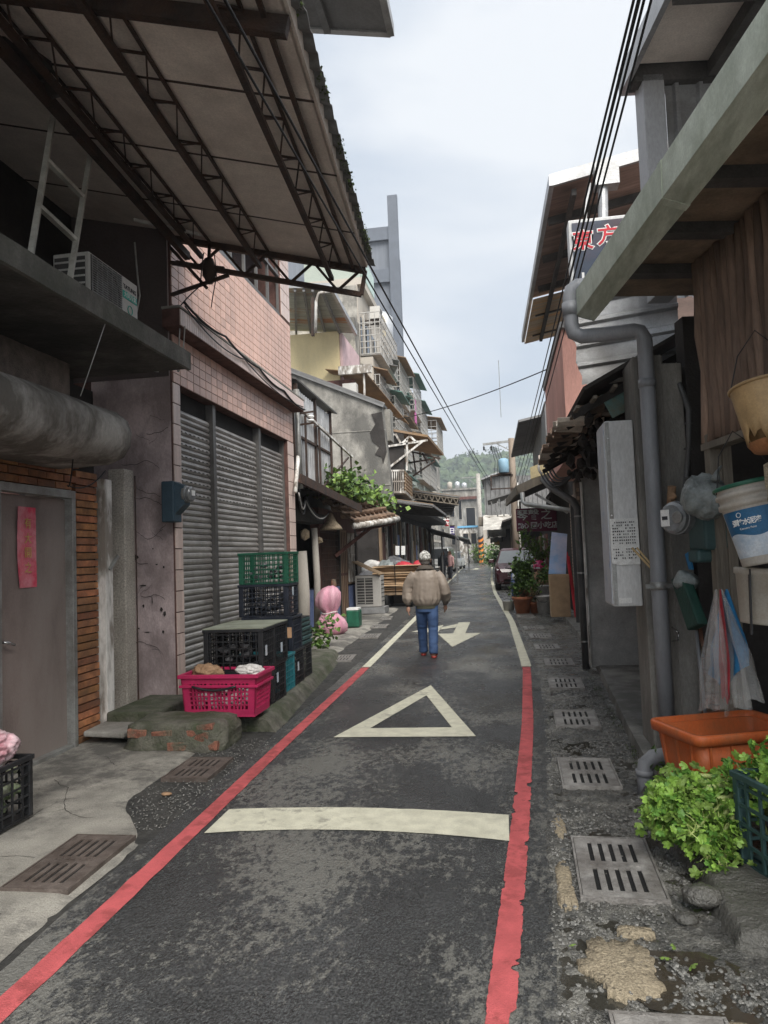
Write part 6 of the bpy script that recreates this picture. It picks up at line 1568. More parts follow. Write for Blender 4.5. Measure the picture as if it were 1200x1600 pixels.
for k in range(1, 5): a = Aw[0].lerp(Aw[1], k / 5); b_ = Aw[3].lerp(Aw[2], k / 5); MB().bar(a - Vector((0, 0, .12)), b_ - Vector((0, 0, .12)), .08, .12).build('rafter', M['tin_grey'], t)
MB().bar(on_y(489, 465, 22.6), on_y(489, 525, 22.6), .10).build('post', M['rusty'], t)
MB().tube([on_y(518, 455, 22.4), on_y(498, 458, 22.4), on_y(494, 470, 22.4), on_y(493, 520, 22.4)], .05, 8).build('drain', M['peel_white'], t, True)
MB().box(-9, -5.6, 29.05, 30, 9.5, 11.5).build('rear_wall', M['grey_render'], t)

# ---------------------------------------------------------------- apartment row with cages
def cage(par, x, y0, y1, z0, z1, m, roofm, dep=.75, arch=True, nb=None):
    q = MB(); nb = nb or max(5, int((y1 - y0) / .33))
    for k in range(nb + 1): y = y0 + (y1 - y0) * k / nb; q.box(x + dep - .025, x + dep, y - .02, y + .02, z0, z1)
    for f in (0, .2, .4, .6, .8, 1): z = z0 + (z1 - z0) * f; q.box(x + dep - .03, x + dep + .003, y0, y1, z - .02, z + .02)
    for y in (y0, y1):
        for k in range(4): xx = x + dep * k / 4; q.box(xx - .015, xx + .015, y - .02, y + .02, z0, z1)
        for f in (0, .15, .3, .45, .6, .75, 1): z = z0 + (z1 - z0) * f; q.box(x, x + dep, y - .022, y + .022, z - .018, z + .018)
    q.box(x, x + dep, y0, y1, z0 - .06, z0 - .02); q.build('balcony_cage', M[m], par)
    if roofm: MB().plate((x, y0 - .15, z1 + .45), (x + dep + .35, y0 - .15, z1 + .10), (x + dep + .35, y1 + .15, z1 + .10), (x, y1 + .15, z1 + .45), .04).build('balcony_awning', M[roofm], par)
    w_ = MB().box(x - .05, x + .012, y0 + .3, y1 - .3, z0 + .1, z1 - .05).build('window', M['glassdark'], par)
def apartment(name, label, x, y0, y1, h, wallm, floors, rf):
    t = thing(name, label, 'apartment building', (x - 3, (y0 + y1) / 2, 0), 'apartment row behind the low houses')
    MB().box(x - 7, x, y0, y1, 0, h).build('wall', M[wallm], t)
    for (a0, a1, z0, z1, m, aw, dep) in floors: cage(t, x + .003, y0 + a0, y0 + a1, z0, z1, m, aw, dep)
    MB().box(x - 7.1, x + .25, y0, y1, h + .002, h + .3).build('roof_slab', M[rf], t)
    for z in (3.2, 6.3, 9.4): 
        if z < h: MB().box(x, x + .10, y0 + .05, y1 - .05, z - .12, z + .12).build('floor_band', M['apt_wall'], t)
    return t
a1 = apartment('apartment_block', 'cream apartment block with white barred balconies and a green roof room', -5.6, 29.9, 36.5, 13.2, 'apt_wall', [(.2, 5.4, 10.2, 12.0, 'cage', None, .9), (.3, 3.0, 7.5, 9.3, 'cage', 'brown_aw', .8), (3.3, 6.2, 7.2, 9.0, 'cage', 'green_aw', 1.0), (.5, 5.8, 4.2, 6.0, 'cage', 'brown_aw', .9)], 'apt_wall')
MB().box(-8, -5.5, 30.2, 33.4, 13.52, 14.9).build('roof_room', M['apt_green'], a1)
MB().box(-5.498, -5.40, 30.5, 33.2, 13.7, 14.7).build('screen', mat('green_glass', (.42, .55, .48), .3, .15, 6, 0), a1)
a2 = apartment('apartment_block', 'middle apartment block with green awnings and laundry', -5.7, 36.6, 46, 12.6, 'apt_green', [(.2, 4.2, 9.7, 11.6, 'cage', 'brown_aw', .9), (4.6, 8.8, 9.9, 11.8, 'cage', 'green_aw', 1.1), (.3, 4.0, 6.7, 8.5, 'cage', 'brown_aw', 1.0), (4.5, 8.9, 6.6, 8.4, 'cage', 'brown_aw', .8), (.5, 4.2, 3.8, 5.5, 'cage', 'green_aw', .9)], 'apt_wall')
MB().box(-4.65, -4.6, 41.6, 42.3, 9.2, 10.6).build('laundry', mat('laundry_pink', (.45, .12, .30), .8), a2)
a3 = apartment('apartment_block', 'cream apartment block with a wide brown awning beside the grey cement block', -5.8, 46.1, 58, 12.3, 'apt_wall', [(.3, 5.0, 9.5, 11.3, 'cage', 'green_aw', 1.0), (5.5, 11, 9.3, 11.1, 'cage', 'brown_aw', 1.6), (.3, 5, 6.4, 8.2, 'cage', 'brown_aw', 1.0), (5.6, 11, 6.5, 8.2, 'cage', 'green_aw', 1.0), (1, 9, 3.4, 5.1, 'cage', 'brown_aw', .8)], 'apt_wall')
t = thing('water_tank', 'steel water tank on the apartment roof', 'water tank', (-6.2, 40, 12.9)); MB().lathe([(.7, 0), (.7, 1.8), (.4, 2.1), (0, 2.15)], 18, (-6.2, 40, 13.2)).build('drum', M['tank'], t, True)
q = MB()
for sx in (-.5, .5):
    for sy in (-.5, .5): q.box(-6.2 + sx - .05, -6.2 + sx + .05, 40 + sy - .05, 40 + sy + .05, 12.905, 13.2)
q.build('leg', M['tin_grey'], t)
t = thing('tank_box', 'yellow panelled box on the apartment roof', 'roof box', (-6.6, 38, 12.9)); MB().box(-7.6, -5.7, 37.2, 38.6, 12.905, 14.4).build('panel', M['yellow_wall'], t)
q = MB()
for k in range(4): q.box(-7.62, -5.68, 37.17, 37.2, 13.0 + k * .45, 13.05 + k * .45)
q.build('rib', M['tin_grey'], t)
MB().box(-12.6, -5.63, 29.84, 29.895, 0, 13.15).build('end_wall', M['grey_render'], a1)
rgc = random.Random(201)
for (ap_, x, y0, y1) in ((a1, -5.6, 30, 36.4), (a2, -5.7, 36.8, 45.8), (a3, -5.8, 46.3, 57.8)):
    for k in range(7):
        y = rgc.uniform(y0, y1 - 1); z = rgc.choice((3.0, 5.9, 6.2, 8.9, 9.4, 11.9)) + rgc.uniform(-.1, .2)
        u_ = MB().box(x + .3, x + .75, y, y + .8, z, z + .55).build('outdoor_unit', M['ac_white'], ap_); MB().box(x + .751, x + .757, y + .1, y + .6, z + .07, z + .48).build('fan', M['ac_dark'], u_)
        MB().bar((x, y + .1, z - .05), (x + .75, y + .1, z - .04), .05).bar((x, y + .7, z - .05), (x + .75, y + .7, z - .04), .05).build('unit_bracket', M['rusty'], ap_)
    for k in range(4):
        y = y0 + (y1 - y0) * (k + .5) / 4 + rgc.uniform(-.4, .4); MB().tube([(x + .12, y, 0), (x + .12, y, 12)], .06, 6).build('drainpipe', M['pale_pole'], ap_)
    for z in (2.9, 6.0, 9.2): MB().box(x + .003, x + .55, y0 + .05, y1 - .1, z - .16, z + .85).build('balcony_parapet', M[rgc.choice(('apt_wall', 'apt_green', 'apt_wall'))], ap_)
    for k in range(2):
        y = rgc.uniform(y0, y1 - 1.5); z = rgc.uniform(3.5, 11.5); MB().plate((x + .02, y, z + .3), (x + rgc.uniform(.7, 1.3), y, z), (x + .9, y + 1.5, z), (x + .02, y + 1.5, z + .3), .03).build('small_awning', M[rgc.choice(('green_aw', 'brown_aw', 'tin_grey', 'corr_roof'))], ap_)
# grey tower
t = thing('grey_tower', 'tall blue grey tower with a projecting slab corner', 'tower', (-12, 76, 0))
MB().box(-22, -10.35, 75, 84, 0, 36.5).build('wall', M['tower_panel'], t)
MB().box(-10.349, -9.3, 74.4, 74.9, 0, 39.8).build('fin', M['tower'], t)
for z in (36.0, 31.4, 27.0, 22.6, 18.2): MB().box(-22, -10.352, 74.55, 74.999, z - .9, z + .5).build('floor_band', M['tower'], t)
for z in (33.5, 29, 24.6, 20): MB().box(-14.5, -13.2, 74.9, 74.996, z - 1.2, z + .6).build('window', M['glassdark'], t)

# ---------------------------------------------------------------- timber awning, balcony and lean-tos past the gable
t = thing('timber_awning', 'brown timber awning on white truss struts over a railed balcony', 'awning', (-3.2, 25.6, 3.5))
Pt = lambda u, v, y: on_y(u, v, y)
MB().plate(Pt(596, 671, 25.7), Pt(668, 683, 25.7), Pt(693, 712, 29.5), Pt(625, 700, 29.5), .08).build('roof', M['brown_aw'], t)
q = MB()
for a, b_ in (((597, 699), (668, 688)), ((597, 674), (597, 740)), ((599, 700), (616, 678)), ((618, 678), (627, 694)), ((627, 694), (640, 682)), ((641, 682), (650, 690)), ((600, 737), (660, 690)), ((636, 686), (636, 735))): q.bar(Pt(*a, 25.65), Pt(*b_, 25.65), .07)
q.build('strut', M['peel_white'], t)
q = MB()
for a, b_ in (((640, 705), (688, 717)), ((645, 744), (680, 720)), ((645, 706), (650, 740)), ((660, 708), (668, 724)), ((625, 725), (680, 717))): q.bar(Pt(*a, 27.5), Pt(*b_, 27.5), .06)
q.build('rear_strut', M['rusty'], t)
MB().box(-4.1, -3.3, 25.72, 25.8, 3.8, 6.0).build('door_opening', M['dark_wall'], t)
q = MB()
for k in range(10): u = 600 + k * 3.3; q.bar(Pt(u, 735, 25.6), Pt(u, 769, 25.6), .035)
q.bar(Pt(599, 736, 25.6), Pt(632, 735, 25.6), .06).bar(Pt(600, 753, 25.6), Pt(632, 752, 25.6), .05).bar(Pt(601, 769, 25.6), Pt(632, 769, 25.6), .06); q.build('railing', M['peel_white'], t)
q = MB()
for k in range(9): q.bar(Pt(633 + k * 1.3, 736 + k * 1.5, 25.7 + k * .3), Pt(633 + k * 1.3, 770 + k * 1.2, 25.7 + k * .3), .04)
for k in range(7): q.bar(Pt(633, 738 + k * 5, 25.65), Pt(644, 749 + k * 5, 28.2), .04)
q.build('lattice', M['tan_wood'], t)
MB().plate(Pt(600, 772, 25.6), Pt(634, 771, 25.6), Pt(645, 782, 28.2), Pt(611, 783, 28.2), .10).build('floor', M['oldconcrete'], t)
GA = 'lean-to awnings over the dark shop fronts'
def leanto(label, Q, m, post=None, base=(0, 0, 0), strut=None):
    t = thing('lean_to', label, 'awning', Q[0], GA)
    MB().plate(*Q, .06).build('sheet', M[m], t)
    q = MB(); q.bar(Q[0], Q[1], .05, .08).bar(Q[1], Q[2], .05, .08); q.build('rim', M['tin_grey'], t)
    q = MB()
    fm_ = M['wood_grey'] if strut else M['beam_dark']
    for k in range(6): f = k / 5; a = Q[0].lerp(Q[3], f) - Vector((0, 0, .05)); b_ = Q[1].lerp(Q[2], f) - Vector((0, 0, .05)); MB().bar(a, b_, .05, .07).build('rafter', fm_, t)
    if strut:
        for k in range(8):
            f = k / 8; a = Q[0].lerp(Q[1], f); b_ = Q[0].lerp(Q[1], (k + .5) / 8); c_ = Q[0].lerp(Q[1], (k + 1) / 8); dn = Vector((0, 0, -.3)); q.bar(a, b_ + dn, .035).bar(b_ + dn, c_, .035)
        q.bar(Q[0] + dn, Q[1] + dn, .04).build('truss', fm_, t)
    for p in post or []:
        MB().bar((p.x, p.y, .0), p, .08).build('post', M['tin_grey'], t)
    return t
leanto('wide tin lean-to with a timber truss edge under the balcony', [Pt(642, 767, 29), Pt(717, 777, 29), Pt(715, 788, 37), Pt(650, 782, 37)], 'brown_aw', None, strut=True)
leanto('brown lean-to below the timber balcony with orange edge', [Pt(612, 781, 24.8), Pt(676, 790, 24.8), Pt(697, 805, 30), Pt(630, 800, 30)], 'brown_aw')
leanto('dark lean-to deep under the truss edged awning', [Pt(655, 788, 36), Pt(710, 790, 36), Pt(706, 803, 44), Pt(660, 803, 44)], 'tin_grey')
leanto('long low dark tin roof in front of the parked van', [Pt(668, 826, 40), Pt(712, 838, 38), Pt(716, 842, 46), Pt(672, 832, 52)], 'tin_grey', [Pt(712, 840, 38.5), Pt(676, 832, 40.2), Pt(690, 838, 39.4)])
leanto('green sheet awning past the van', [Pt(714, 838, 58), Pt(733, 843, 58), Pt(736, 850, 70), Pt(715, 842, 70)], 'green_aw', [Pt(731, 846, 60)])
# shop fronts below the lean-tos
hD = thing('shop_row', 'row of dark wooden shop fronts under the lean-tos', 'shops', (-5, 30, 0))
MB().box(-9, -4.35, 25.5, 46, 0, 3.6).build('wall', M['dark_wall'], hD)
for i in range(15):
    y = 25.7 + i * 1.3; MB().box(-4.34, -4.25, y, y + .22, 0, 3.0).build('door_jamb', M[('tan_wood', 'peel_white', 'brown_wood', 'pale_pole')[i % 4]], hD)
    MB().box(-4.348, -4.30, y + .25, y + 1.2, .1, 2.4 - .2 * (i % 3)).build('door_panel', M[('brown_wood', 'dark_wall', 'tan_wood', 'blue_paint', 'dark_wall')[i % 5]], hD)
MB().box(-4.4, -3.3, 25.4, 46, 3.3, 3.5).build('awning_ceiling', M['beam_dark'], hD)
for u in (618, 627): q = MB().plate(Pt(u, 853, 24.9), Pt(u + 6, 853, 24.9), Pt(u + 6, 867, 24.9), Pt(u, 867, 24.9), .02); tag(q.build('paper_notice', M['paper']), 'blank white paper at the shop front, ' + ('the one by the cart' if u == 618 else 'the one by the awning post'), 'notice', 'pair of white papers at the shop front')
for i, (u0, u1, v0, v1, y, m, tx, lab) in enumerate(((695, 701, 810, 822, 45, 'sign_red', '茶', 'small red hanging shop sign with a white character'), (703, 710, 822, 838, 50, 'sign_purple', '日', 'purple vertical shop sign with white lettering'))):
    t = thing('hanging_sign', lab, 'sign', Pt(u0, v1, y)); a, b_, c_, d_ = Pt(u0, v0, y), Pt(u1, v0, y), Pt(u1, v1, y), Pt(u0, v1, y)
    MB().plate(a, b_, c_, d_, .12).build('board', M[m], t); MB().box(a.x - .02, b_.x + .02, y - .06, y + .2, a.z, a.z + .06).build('bracket', M['rusty'], t)
    text_obj(tx, .42, 'lettering', M['white'], t, frame_matrix(((a.x + c_.x) / 2, y - .14, (a.z + c_.z) / 2), (1, 0, 0), (0, 0, 1)), .002, .01)
# grey block beyond the apartments, far houses
def block(name, label, x0, x1, y0, y1, h, m, wins=(), roofm=None, cat='house', group='far houses at the end of the lane'):
    t = thing(name, label, cat, ((x0 + x1) / 2, y0, 0), group)
    MB().box(x0, x1, y0, y1, 0, h).build('wall', M[m], t)
    for (fx0, fx1, z0, z1) in wins:
        wx0, wx1 = x0 + (x1 - x0) * fx0, x0 + (x1 - x0) * fx1
        f = MB().box(wx0 - .06, wx1 + .06, y0 - .06, y0 - .003, z0 - .06, z1 + .06).build('window', M['apt_wall'], t)
        MB().box(wx0, wx1, y0 - .075, y0 - .061, z0, z1).build('pane', M['glassdark'], f)
    if roofm: MB().box(x0 - .2, x1 + .2, y0 - .2, y1, h + .002, h + .25).build('roof', M[roofm], t)
    return t
t = block('grey_block', 'plain grey cement block beyond the apartments', -9.5, -5.75, 62, 72, 10.9, 'grey_render', ((.15, .35, 6.0, 8.0),), 'oldconcrete')
for k in range(4): MB().box(-5.749, -5.70, 62.5, 71, 2.5 + k * 2.6, 2.7 + k * 2.6).build('floor_band', M['apt_wall'], t)
for k in range(3): MB().box(-5.748, -5.69, 64, 66.5, 3.5 + k * 2.6, 4.9 + k * 2.6).build('side_window', M['apt_wall'], t)
t = block('old_block', 'weathered far block with water tanks across the lane end', -8.0, -2.75, 104, 112, 10.4, 'oldconcrete', ((.18, .30, 6.6, 8.6), (.42, .50, 6.2, 8.8), (.62, .86, 4.3, 7.8), (.2, .3, 2.6, 4.6)), 'oldconcrete')
MB().box(-7.6, -3.0, 103.6, 103.9, 9.0, 9.4).build('parapet_pipe', M['brown_wood'], t)
for k, x in enumerate((-7.0, -5.9, -4.9)):
    q = MB().lathe([(.36, 0), (.36, .95 - .2 * (k == 2)), (.15, 1.1 - .2 * (k == 2)), (0, 1.12 - .2 * (k == 2))], 14, (x, 105, 10.652)); tag(q.build('water_tank', M['tank'] if k else M['apt_wall'], None, True), ('cream' if k == 0 else 'steel') + ' tank on the far weathered block' + (', the shortest' if k == 2 else ''), 'water tank', 'water tanks on the far block')
block('small_shop', 'small far pale shop with a blue sign at the lane end', -7.5, -3.9, 122, 128, 3.6, 'apt_wall', ((.35, .6, .4, 2.2),), 'sign_purple')
q = MB().box(-6.6, -4.1, 121.4, 121.7, 2.5, 3.5); tag(q.build('blue_sign', M['label_sky']), 'pale blue shop board at the lane end', 'sign')
block('far_house', 'blue roofed far house beside the striped pole', -5.6, -2.9, 108 - 9, 103, 4.8, 'peel_white', ((.2, .45, 2.6, 4), (.6, .85, 2.6, 4)), 'label_sky')
block('far_house', 'pale far house behind the white tarpaulins', -2.6, 1.8, 95, 101, 6.0, 'apt_wall', ((.2, .4, 3.2, 5),), 'tin_grey')
block('far_house', 'cream house closing the lane behind the blue roof', -12, -6, 130, 138, 6, 'yellow_wall', ((.5, .6, 3, 5), (.75, .85, 3, 5)), 'tin_grey')
block('far_house', 'dark house at the far bend under the hill', -20, -9, 112, 124, 5, 'oldconcrete', (), 'tin_grey')

# ================================================================== RIGHT FAR: restaurant, tin houses, poles
hE = thing('noodle_shop', 'low eatery with brown roof and fawn tiled wall', 'restaurant', (3, 18, 0))
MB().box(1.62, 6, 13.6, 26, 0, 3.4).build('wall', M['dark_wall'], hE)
q = MB()
for i in range(34):
    for j in range(4): q.box(1.405 + j * .155 + (.07 if i % 2 else 0), 1.545 + j * .155 + (.07 if i % 2 else 0), 13.585, 13.6, .12 + i * .078, .185 + i * .078)
q.build('wall_tiling', M['fawn_tile'], hE); bpy.data.objects['wall_tiling']['kind'] = 'stuff'
MB().box(1.38, 2.2, 13.602, 14.0, .1, 2.8).build('tiled_pier', M['mortar'], hE)
q = MB()
for i in range(34):
    for j in range(7): q.box(1.605, 1.619, 15.2 + j * .30, 15.47 + j * .30, .12 + i * .078, .185 + i * .078)
q.build('front_tiling', M['fawn_tile'], hE); bpy.data.objects['front_tiling']['kind'] = 'stuff'
MB().plate((.45, 17.6, 3.0), (.25, 24.5, 3.15), (2.2, 24.5, 3.9), (2.2, 17.6, 3.7), .06).build('roof', M['beam_dark'], hE)
MB().bar((.44, 17.55, 3.02), (.24, 24.5, 3.17), .06, .22).bar((.44, 17.55, 3.02), (2.2, 17.55, 3.72), .05, .2).build('roof_fascia', M['wood_grey'], hE)
MB().plate((.75, 17.2, 3.22), (1.9, 17.2, 3.55), (1.9, 17.25, 3.85), (.75, 17.25, 3.50), .05).build('yellow_board', M['yellow_wall'], hE)
MB().box(1.2, 6, 18, 25, 3.8, 5.2).build('upper_wall', M['tin_grey'], hE)
MB().plate((.6, 19.5, 5.05), (.5, 27, 5.05), (3, 27, 5.5), (3, 19.5, 5.5), .06).build('upper_roof', M['tin_grey'], hE)
q = MB(); q.tube([(.55, 17.5, 2.95), (.56, 17.5, 2.72), (.62, 17.4, 2.66), (1.6, 16.6, 2.42)], .055, 8); q.build('gutter_pipe', M['alu'], hE, True)
MB().bar((.85, 17.5, 2.9), (1.55, 17.2, 2.4), .05).build('brace', M['alu'], hE)
MB().bar((1.45, 15.0, .1), (1.45, 15.0, 2.5), .08).build('pipe_post', M['pvc_dark'], hE)
t = thing('restaurant_sign', 'maroon box sign with white characters under the eatery roof', 'sign', (1.0, 21.5, 2.2))
a, b_ = on_y(806, 795, 21.5), on_y(866, 829, 21.5)
MB().box(a.x, b_.x + .25, 21.5, 21.7, b_.z, a.z).build('box', M['sign_maroon'], t, bevel=.015)
fm = lambda x, z: frame_matrix((x, 21.49, z), (1, 0, 0), (0, 0, 1))
hgt = a.z - b_.z; x0 = a.x
for ch, fx in zip('琴聲之', (.18, .50, .86)): text_obj(ch, .33, 'lettering', M['paper'], t, fm(x0 + fx, b_.z + hgt * .68), .002, .004)
for ch, fx in zip('點心園小吃店', (.12, .27, .50, .70, .90, 1.10)): text_obj(ch, .17 if fx < .4 else .21, 'lettering', M['paper'], t, fm(x0 + fx, b_.z + hgt * .24), .002, .003)
MB().box(a.x + .1, a.x + .15, 21.55, 21.65, a.z, 3.0).box(b_.x - .1, b_.x - .05, 21.55, 21.65, a.z, 3.1).build('hanger', M['rusty'], t)
# picture board, cardboard box, ladder, bits
t = thing('picture_board', 'blue and lilac painted board with a star leaning on the pipe', 'picture board', on_y(872, 895, 16.4))
a, b_, c_, d_ = on_y(862, 832, 16.6), on_y(886, 835, 16.6), on_y(884, 897, 16.3), on_y(857, 897, 16.3)
MB().plate(a, b_, c_, d_, -.03).build('board', M['picture'], t)
ex = (b_ - a).normalized(); ez = (a - d_).normalized(); nv = ex.cross(ez)
def on_board(fx, fz): return d_.lerp(c_, fx).lerp(a.lerp(b_, fx), fz) + Vector((0, -.012, 0))
q = MB(); st_ = [on_board(.58, .50) + ex * (.13 * (1 if k % 2 == 0 else .48)) * math.sin(k * math.pi / 5) + ez * (.13 * (1 if k % 2 == 0 else .48)) * math.cos(k * math.pi / 5) for k in range(10)]; q.tube(st_, .012, 4, close=True); q.build('star_outline', M['cloth_pink'], t)
q = MB(); q.tube([on_board(.28, .80) + ex * .085 * math.cos(k * .524) + ez * .085 * math.sin(k * .524) for k in range(12)], .018, 4, close=True); q.tube([on_board(.28, .80) + ex * .04 * math.cos(k * .785) + ez * .045 * math.sin(k * .785) for k in range(8)], .010, 4, close=True); q.build('round_emblem', M['paper'], t)
q = MB().box(1.0, 1.42, 16.15, 16.5, .105, 1.02); t = tag(q.build('cardboard_box', M['cardboard'], bevel=.012), 'tall plain cardboard box under the painted board', 'box')
q = MB(); q.bar((1.50, 16.0, .11), (1.42, 16.5, 1.5), .04).bar((1.56, 16.3, .11), (1.48, 16.7, 1.4), .03); tag(q.build('red_bars', M['sign_red']), 'red metal bars leaning beside the cardboard box', 'bars')
q = MB(); q.bar((1.62, 14.6, .11), (1.62, 14.6, .7), .03).bar((1.52, 14.6, .11), (1.66, 14.6, .9), .025).bar((1.70, 14.6, .11), (1.6, 14.6, .8), .025); tag(q.build('folding_stool', M['yellow_wall']), 'folded yellow stool against the fawn tiles', 'stool')
# potted shrubs
def potted(label, x, y, r, h, crown, nleaf, seed, m=('leaf_b', 'leaf_a'), potm='terracotta', z0=0.0, ls=.10, aspect=.35, flowers=0):
    t = thing('potted_plant', label, 'potted plant', (x, y, z0), 'potted plants by the eatery')
    MB().lathe([(r * .68, 0), (r * .95, h * .82), (r * 1.08, h * .84), (r * 1.08, h), (r * .95, h), (r * .9, h * .86), (0, h * .85)], 20, (x, y, z0)).build('pot', M[potm], t, True)
    rq = random.Random(seed); pts = []
    cx, cz, rx, rz = crown
    lumps = [(rq.gauss(0, .5), rq.gauss(0, .5), rq.gauss(0, .5)) for _ in range(11)]
    for i in range(nleaf):
        l = rq.choice(lumps); pts.append((x + cx + rx * (l[0] + rq.gauss(0, .26)), y + rx * .8 * (l[1] + rq.gauss(0, .26)), max(z0 + h * .7, z0 + cz + rz * (l[2] + rq.gauss(0, .26)))))
    leaf_mesh('foliage', pts, ls, [M[k] for k in m], t, None, 1, 0, seed, aspect=aspect)
    q = MB()
    for i in range(9): q.tube([(x, y, z0 + h * .8), (x + cx * .5 + rq.gauss(0, .06), y + rq.gauss(0, .06), z0 + cz * .6), (x + cx + rx * rq.gauss(0, .5), y + rx * rq.gauss(0, .4), z0 + cz + rz * rq.uniform(-.3, .7))], [.012, .009, .004], 5)
    q.build('stem', M['bark'], t)['kind'] = 'stuff'
    if flowers:
        q = MB()
        for i in range(flowers): q.ico((x + cx + rq.gauss(0, rx * .5), y - .1 + rq.gauss(0, .1), z0 + cz + rz * rq.uniform(.35, .9)), .045, 0, 1, 1, .8, .4, rq)
        q.build('flower', M['flower_red'], t)
    return t
potted('bushy green shrub in the largest terracotta pot by the gutter', .46, 18.5, .24, .42, (.10, .90, .31, .40), 1500, 81)
potted('tall thin leaved plant rising behind the bushy shrub', .62, 20.6, .17, .34, (.10, 1.6, .18, .55), 120, 83, ('leaf_c', 'leaf_a'), ls=.20, aspect=.2)
potted('small dry plant in a little terracotta pot', .74, 18.5, .13, .28, (0, .40, .16, .14), 160, 85, ('leaf_b', 'straw'), ls=.07)
potted('red flowered plant behind the bushy shrub', .55, 19.6, .15, .6, (.05, 1.05, .26, .22), 260, 87, flowers=9)
potted('feathery plant between the tall plant and the pink helmet', 1.05, 20.8, .15, .5, (0, 1.45, .25, .3), 220, 88, ('leaf_c', 'leaf_a'), ls=.18, aspect=.2)
t = thing('white_bucket', 'white plastic bucket beside the small terracotta pot', 'bucket', (.97, 18.4, .0)); MB().lathe([(.15, .0), (.185, .40), (.20, .40), (.20, .44), (.185, .445), (.17, .40), (.14, .05), (0, .04)], 22, (.97, 18.4, .0)).build('shell', M['plastic_white'], t, True); MB().tube([(.78, 18.38, .40), (.85, 18.22, .30), (1.0, 18.2, .28), (1.15, 18.38, .40)], .006, 5).build('handle', M['wire'], t)
q = MB().lathe([(.16, .0), (.19, .33), (.2, .34), (.18, .36), (0, .3)], 18, (.99, 19.0, .3)); tag(q.build('tub_stack', M['plastic_white'], None, True), 'pale tub standing behind the white bucket', 'tub')
q = MB().lathe([(.13, .0), (.16, .25), (.17, .26), (0, .24)], 16, (.12, 19.4, .0)); tag(q.build('small_pail', M['ac_white'], None, True), 'small white pail behind the largest terracotta pot', 'pail')
# scooter with pink helmet and sacks
t = thing('scooter', 'blue scooter parked behind the potted shrub', 'scooter', (.35, 21.5, 0))
for y in (21.0, 22.2): MB().lathe([(.05, -.05), (.20, -.055), (.24, -.03), (.24, .03), (.20, .055), (.05, .05)], 20).xform(Matrix.Translation((.35, y, .24)) @ Matrix.Rotation(rad(90), 4, 'Y')).build('wheel', M['tyre'], t, True)
MB().prism([(.24, 20.9, .55), (.24, 21.15, .95), (.24, 21.3, .9), (.24, 21.35, .35), (.24, 21.8, .35), (.24, 21.85, .7), (.24, 22.5, .72), (.24, 22.35, .4), (.24, 22.0, .25), (.24, 21.2, .25)], (.22, 0, 0)).build('body', M['scooter_blue'], t, bevel=.03)
MB().box(.23, .47, 21.8, 22.5, .74, .84).build('seat', M['black_pl'], t, bevel=.03)
MB().tube([(.08, 21.15, 1.08), (.25, 21.1, 1.05), (.45, 21.1, 1.05), (.62, 21.15, 1.08)], .02, 6).build('handlebar', M['black_pl'], t)
MB().lathe([(0, 0), (.08, .01), (.10, .05), (0, .06)], 14).xform(Matrix.Translation((.35, 21.0, .82)) @ Matrix.Rotation(rad(90), 4, 'X')).build('headlight', M['lamp_glass'], t, True)
crumple('sack_pile', (1.12, 20.2, .55), .38, 'paper_brown', 'pile of torn brown paper sacks behind the white bucket', 'sacks', .9, .8, 1.35, 4, .5, 3, 12)
q = MB(); q.lathe([(.145, -.02), (.165, .04), (.155, .12), (.11, .19), (.04, .225), (0, .23)], 22, (1.0, 20.2, 1.06)); t = tag(q.build('helmet', M['helmet_pink'], None, True), 'bright pink helmet on top of the brown sacks', 'helmet'); MB().box(.86, 1.0, 20.0, 20.05, 1.06, 1.10).build('visor', M['white'], t)
# poles
def pole(label, x, y, h, r, m, name='utility_pole'):
    t = thing(name, label, 'utility pole', (x, y, 0)); MB().tube([(x, y, -.05), (x, y, h)], [r, r * .8], 12).build('shaft', M[m], t, True); return t
PX_, PY_ = .66, 33.0
t = pole('brown utility pole with a blue transformer and cross arms', PX_, PY_, 6.62, .17, 'pole_wood')
MB().bar((-.62, 33, 6.42), (.66, 33, 6.50), .09, .10).bar((.0, 33, 6.42), (.62, 33, 6.05), .04).build('top_arm', M['alu'], t)
for z in (4.95, 4.35): MB().bar((-.35, 32.85, z), (.66, 32.85, z), .06).build('cross_arm', M['rusty'], t)
MB().bar((-.32, 32.85, 4.95), (-.32, 32.85, 4.3), .05).build('drop_bar', M['rusty'], t)
MB().lathe([(.20, 0), (.23, .03), (.23, .58), (.19, .62), (.1, .66), (0, .67)], 20, (.26, 32.8, 5.05)).build('transformer', mat('transformer', (.20, .33, .42), .5, .1, 4), t, True)
MB().box(.0, .6, 32.7, 32.95, 4.99, 5.04).build('transformer_bracket', M['rusty'], t)
q = MB()
for x in (-.58, -.25): q.lathe([(.02, 0), (.05, .04), (.03, .08), (.05, .12), (.02, .2)], 8, (x, 33, 6.14))
q.build('insulator', M['wire'], t)
for k in range(4): wire([(-.25 + .1 * k, 33, 6.3), (-.1 + .12 * k, 32.9, 5.6), (-.2 + .15 * k, 32.85, 4.9)], .012, 'thin drop wire on the transformer pole', 'wire', 'drop_wire', sag=.05, group='drop wires on the transformer pole')
MB().tube([(PX_ + .18, 32.9, 1.0), (PX_ + .18, 32.9, 4.6)], .04, 6).build('conduit', M['peel_white'], t)
t = pole('pale far utility pole with orange and black stripes at its foot', -2.32, 85, 10.6, .30, 'pole_conc')
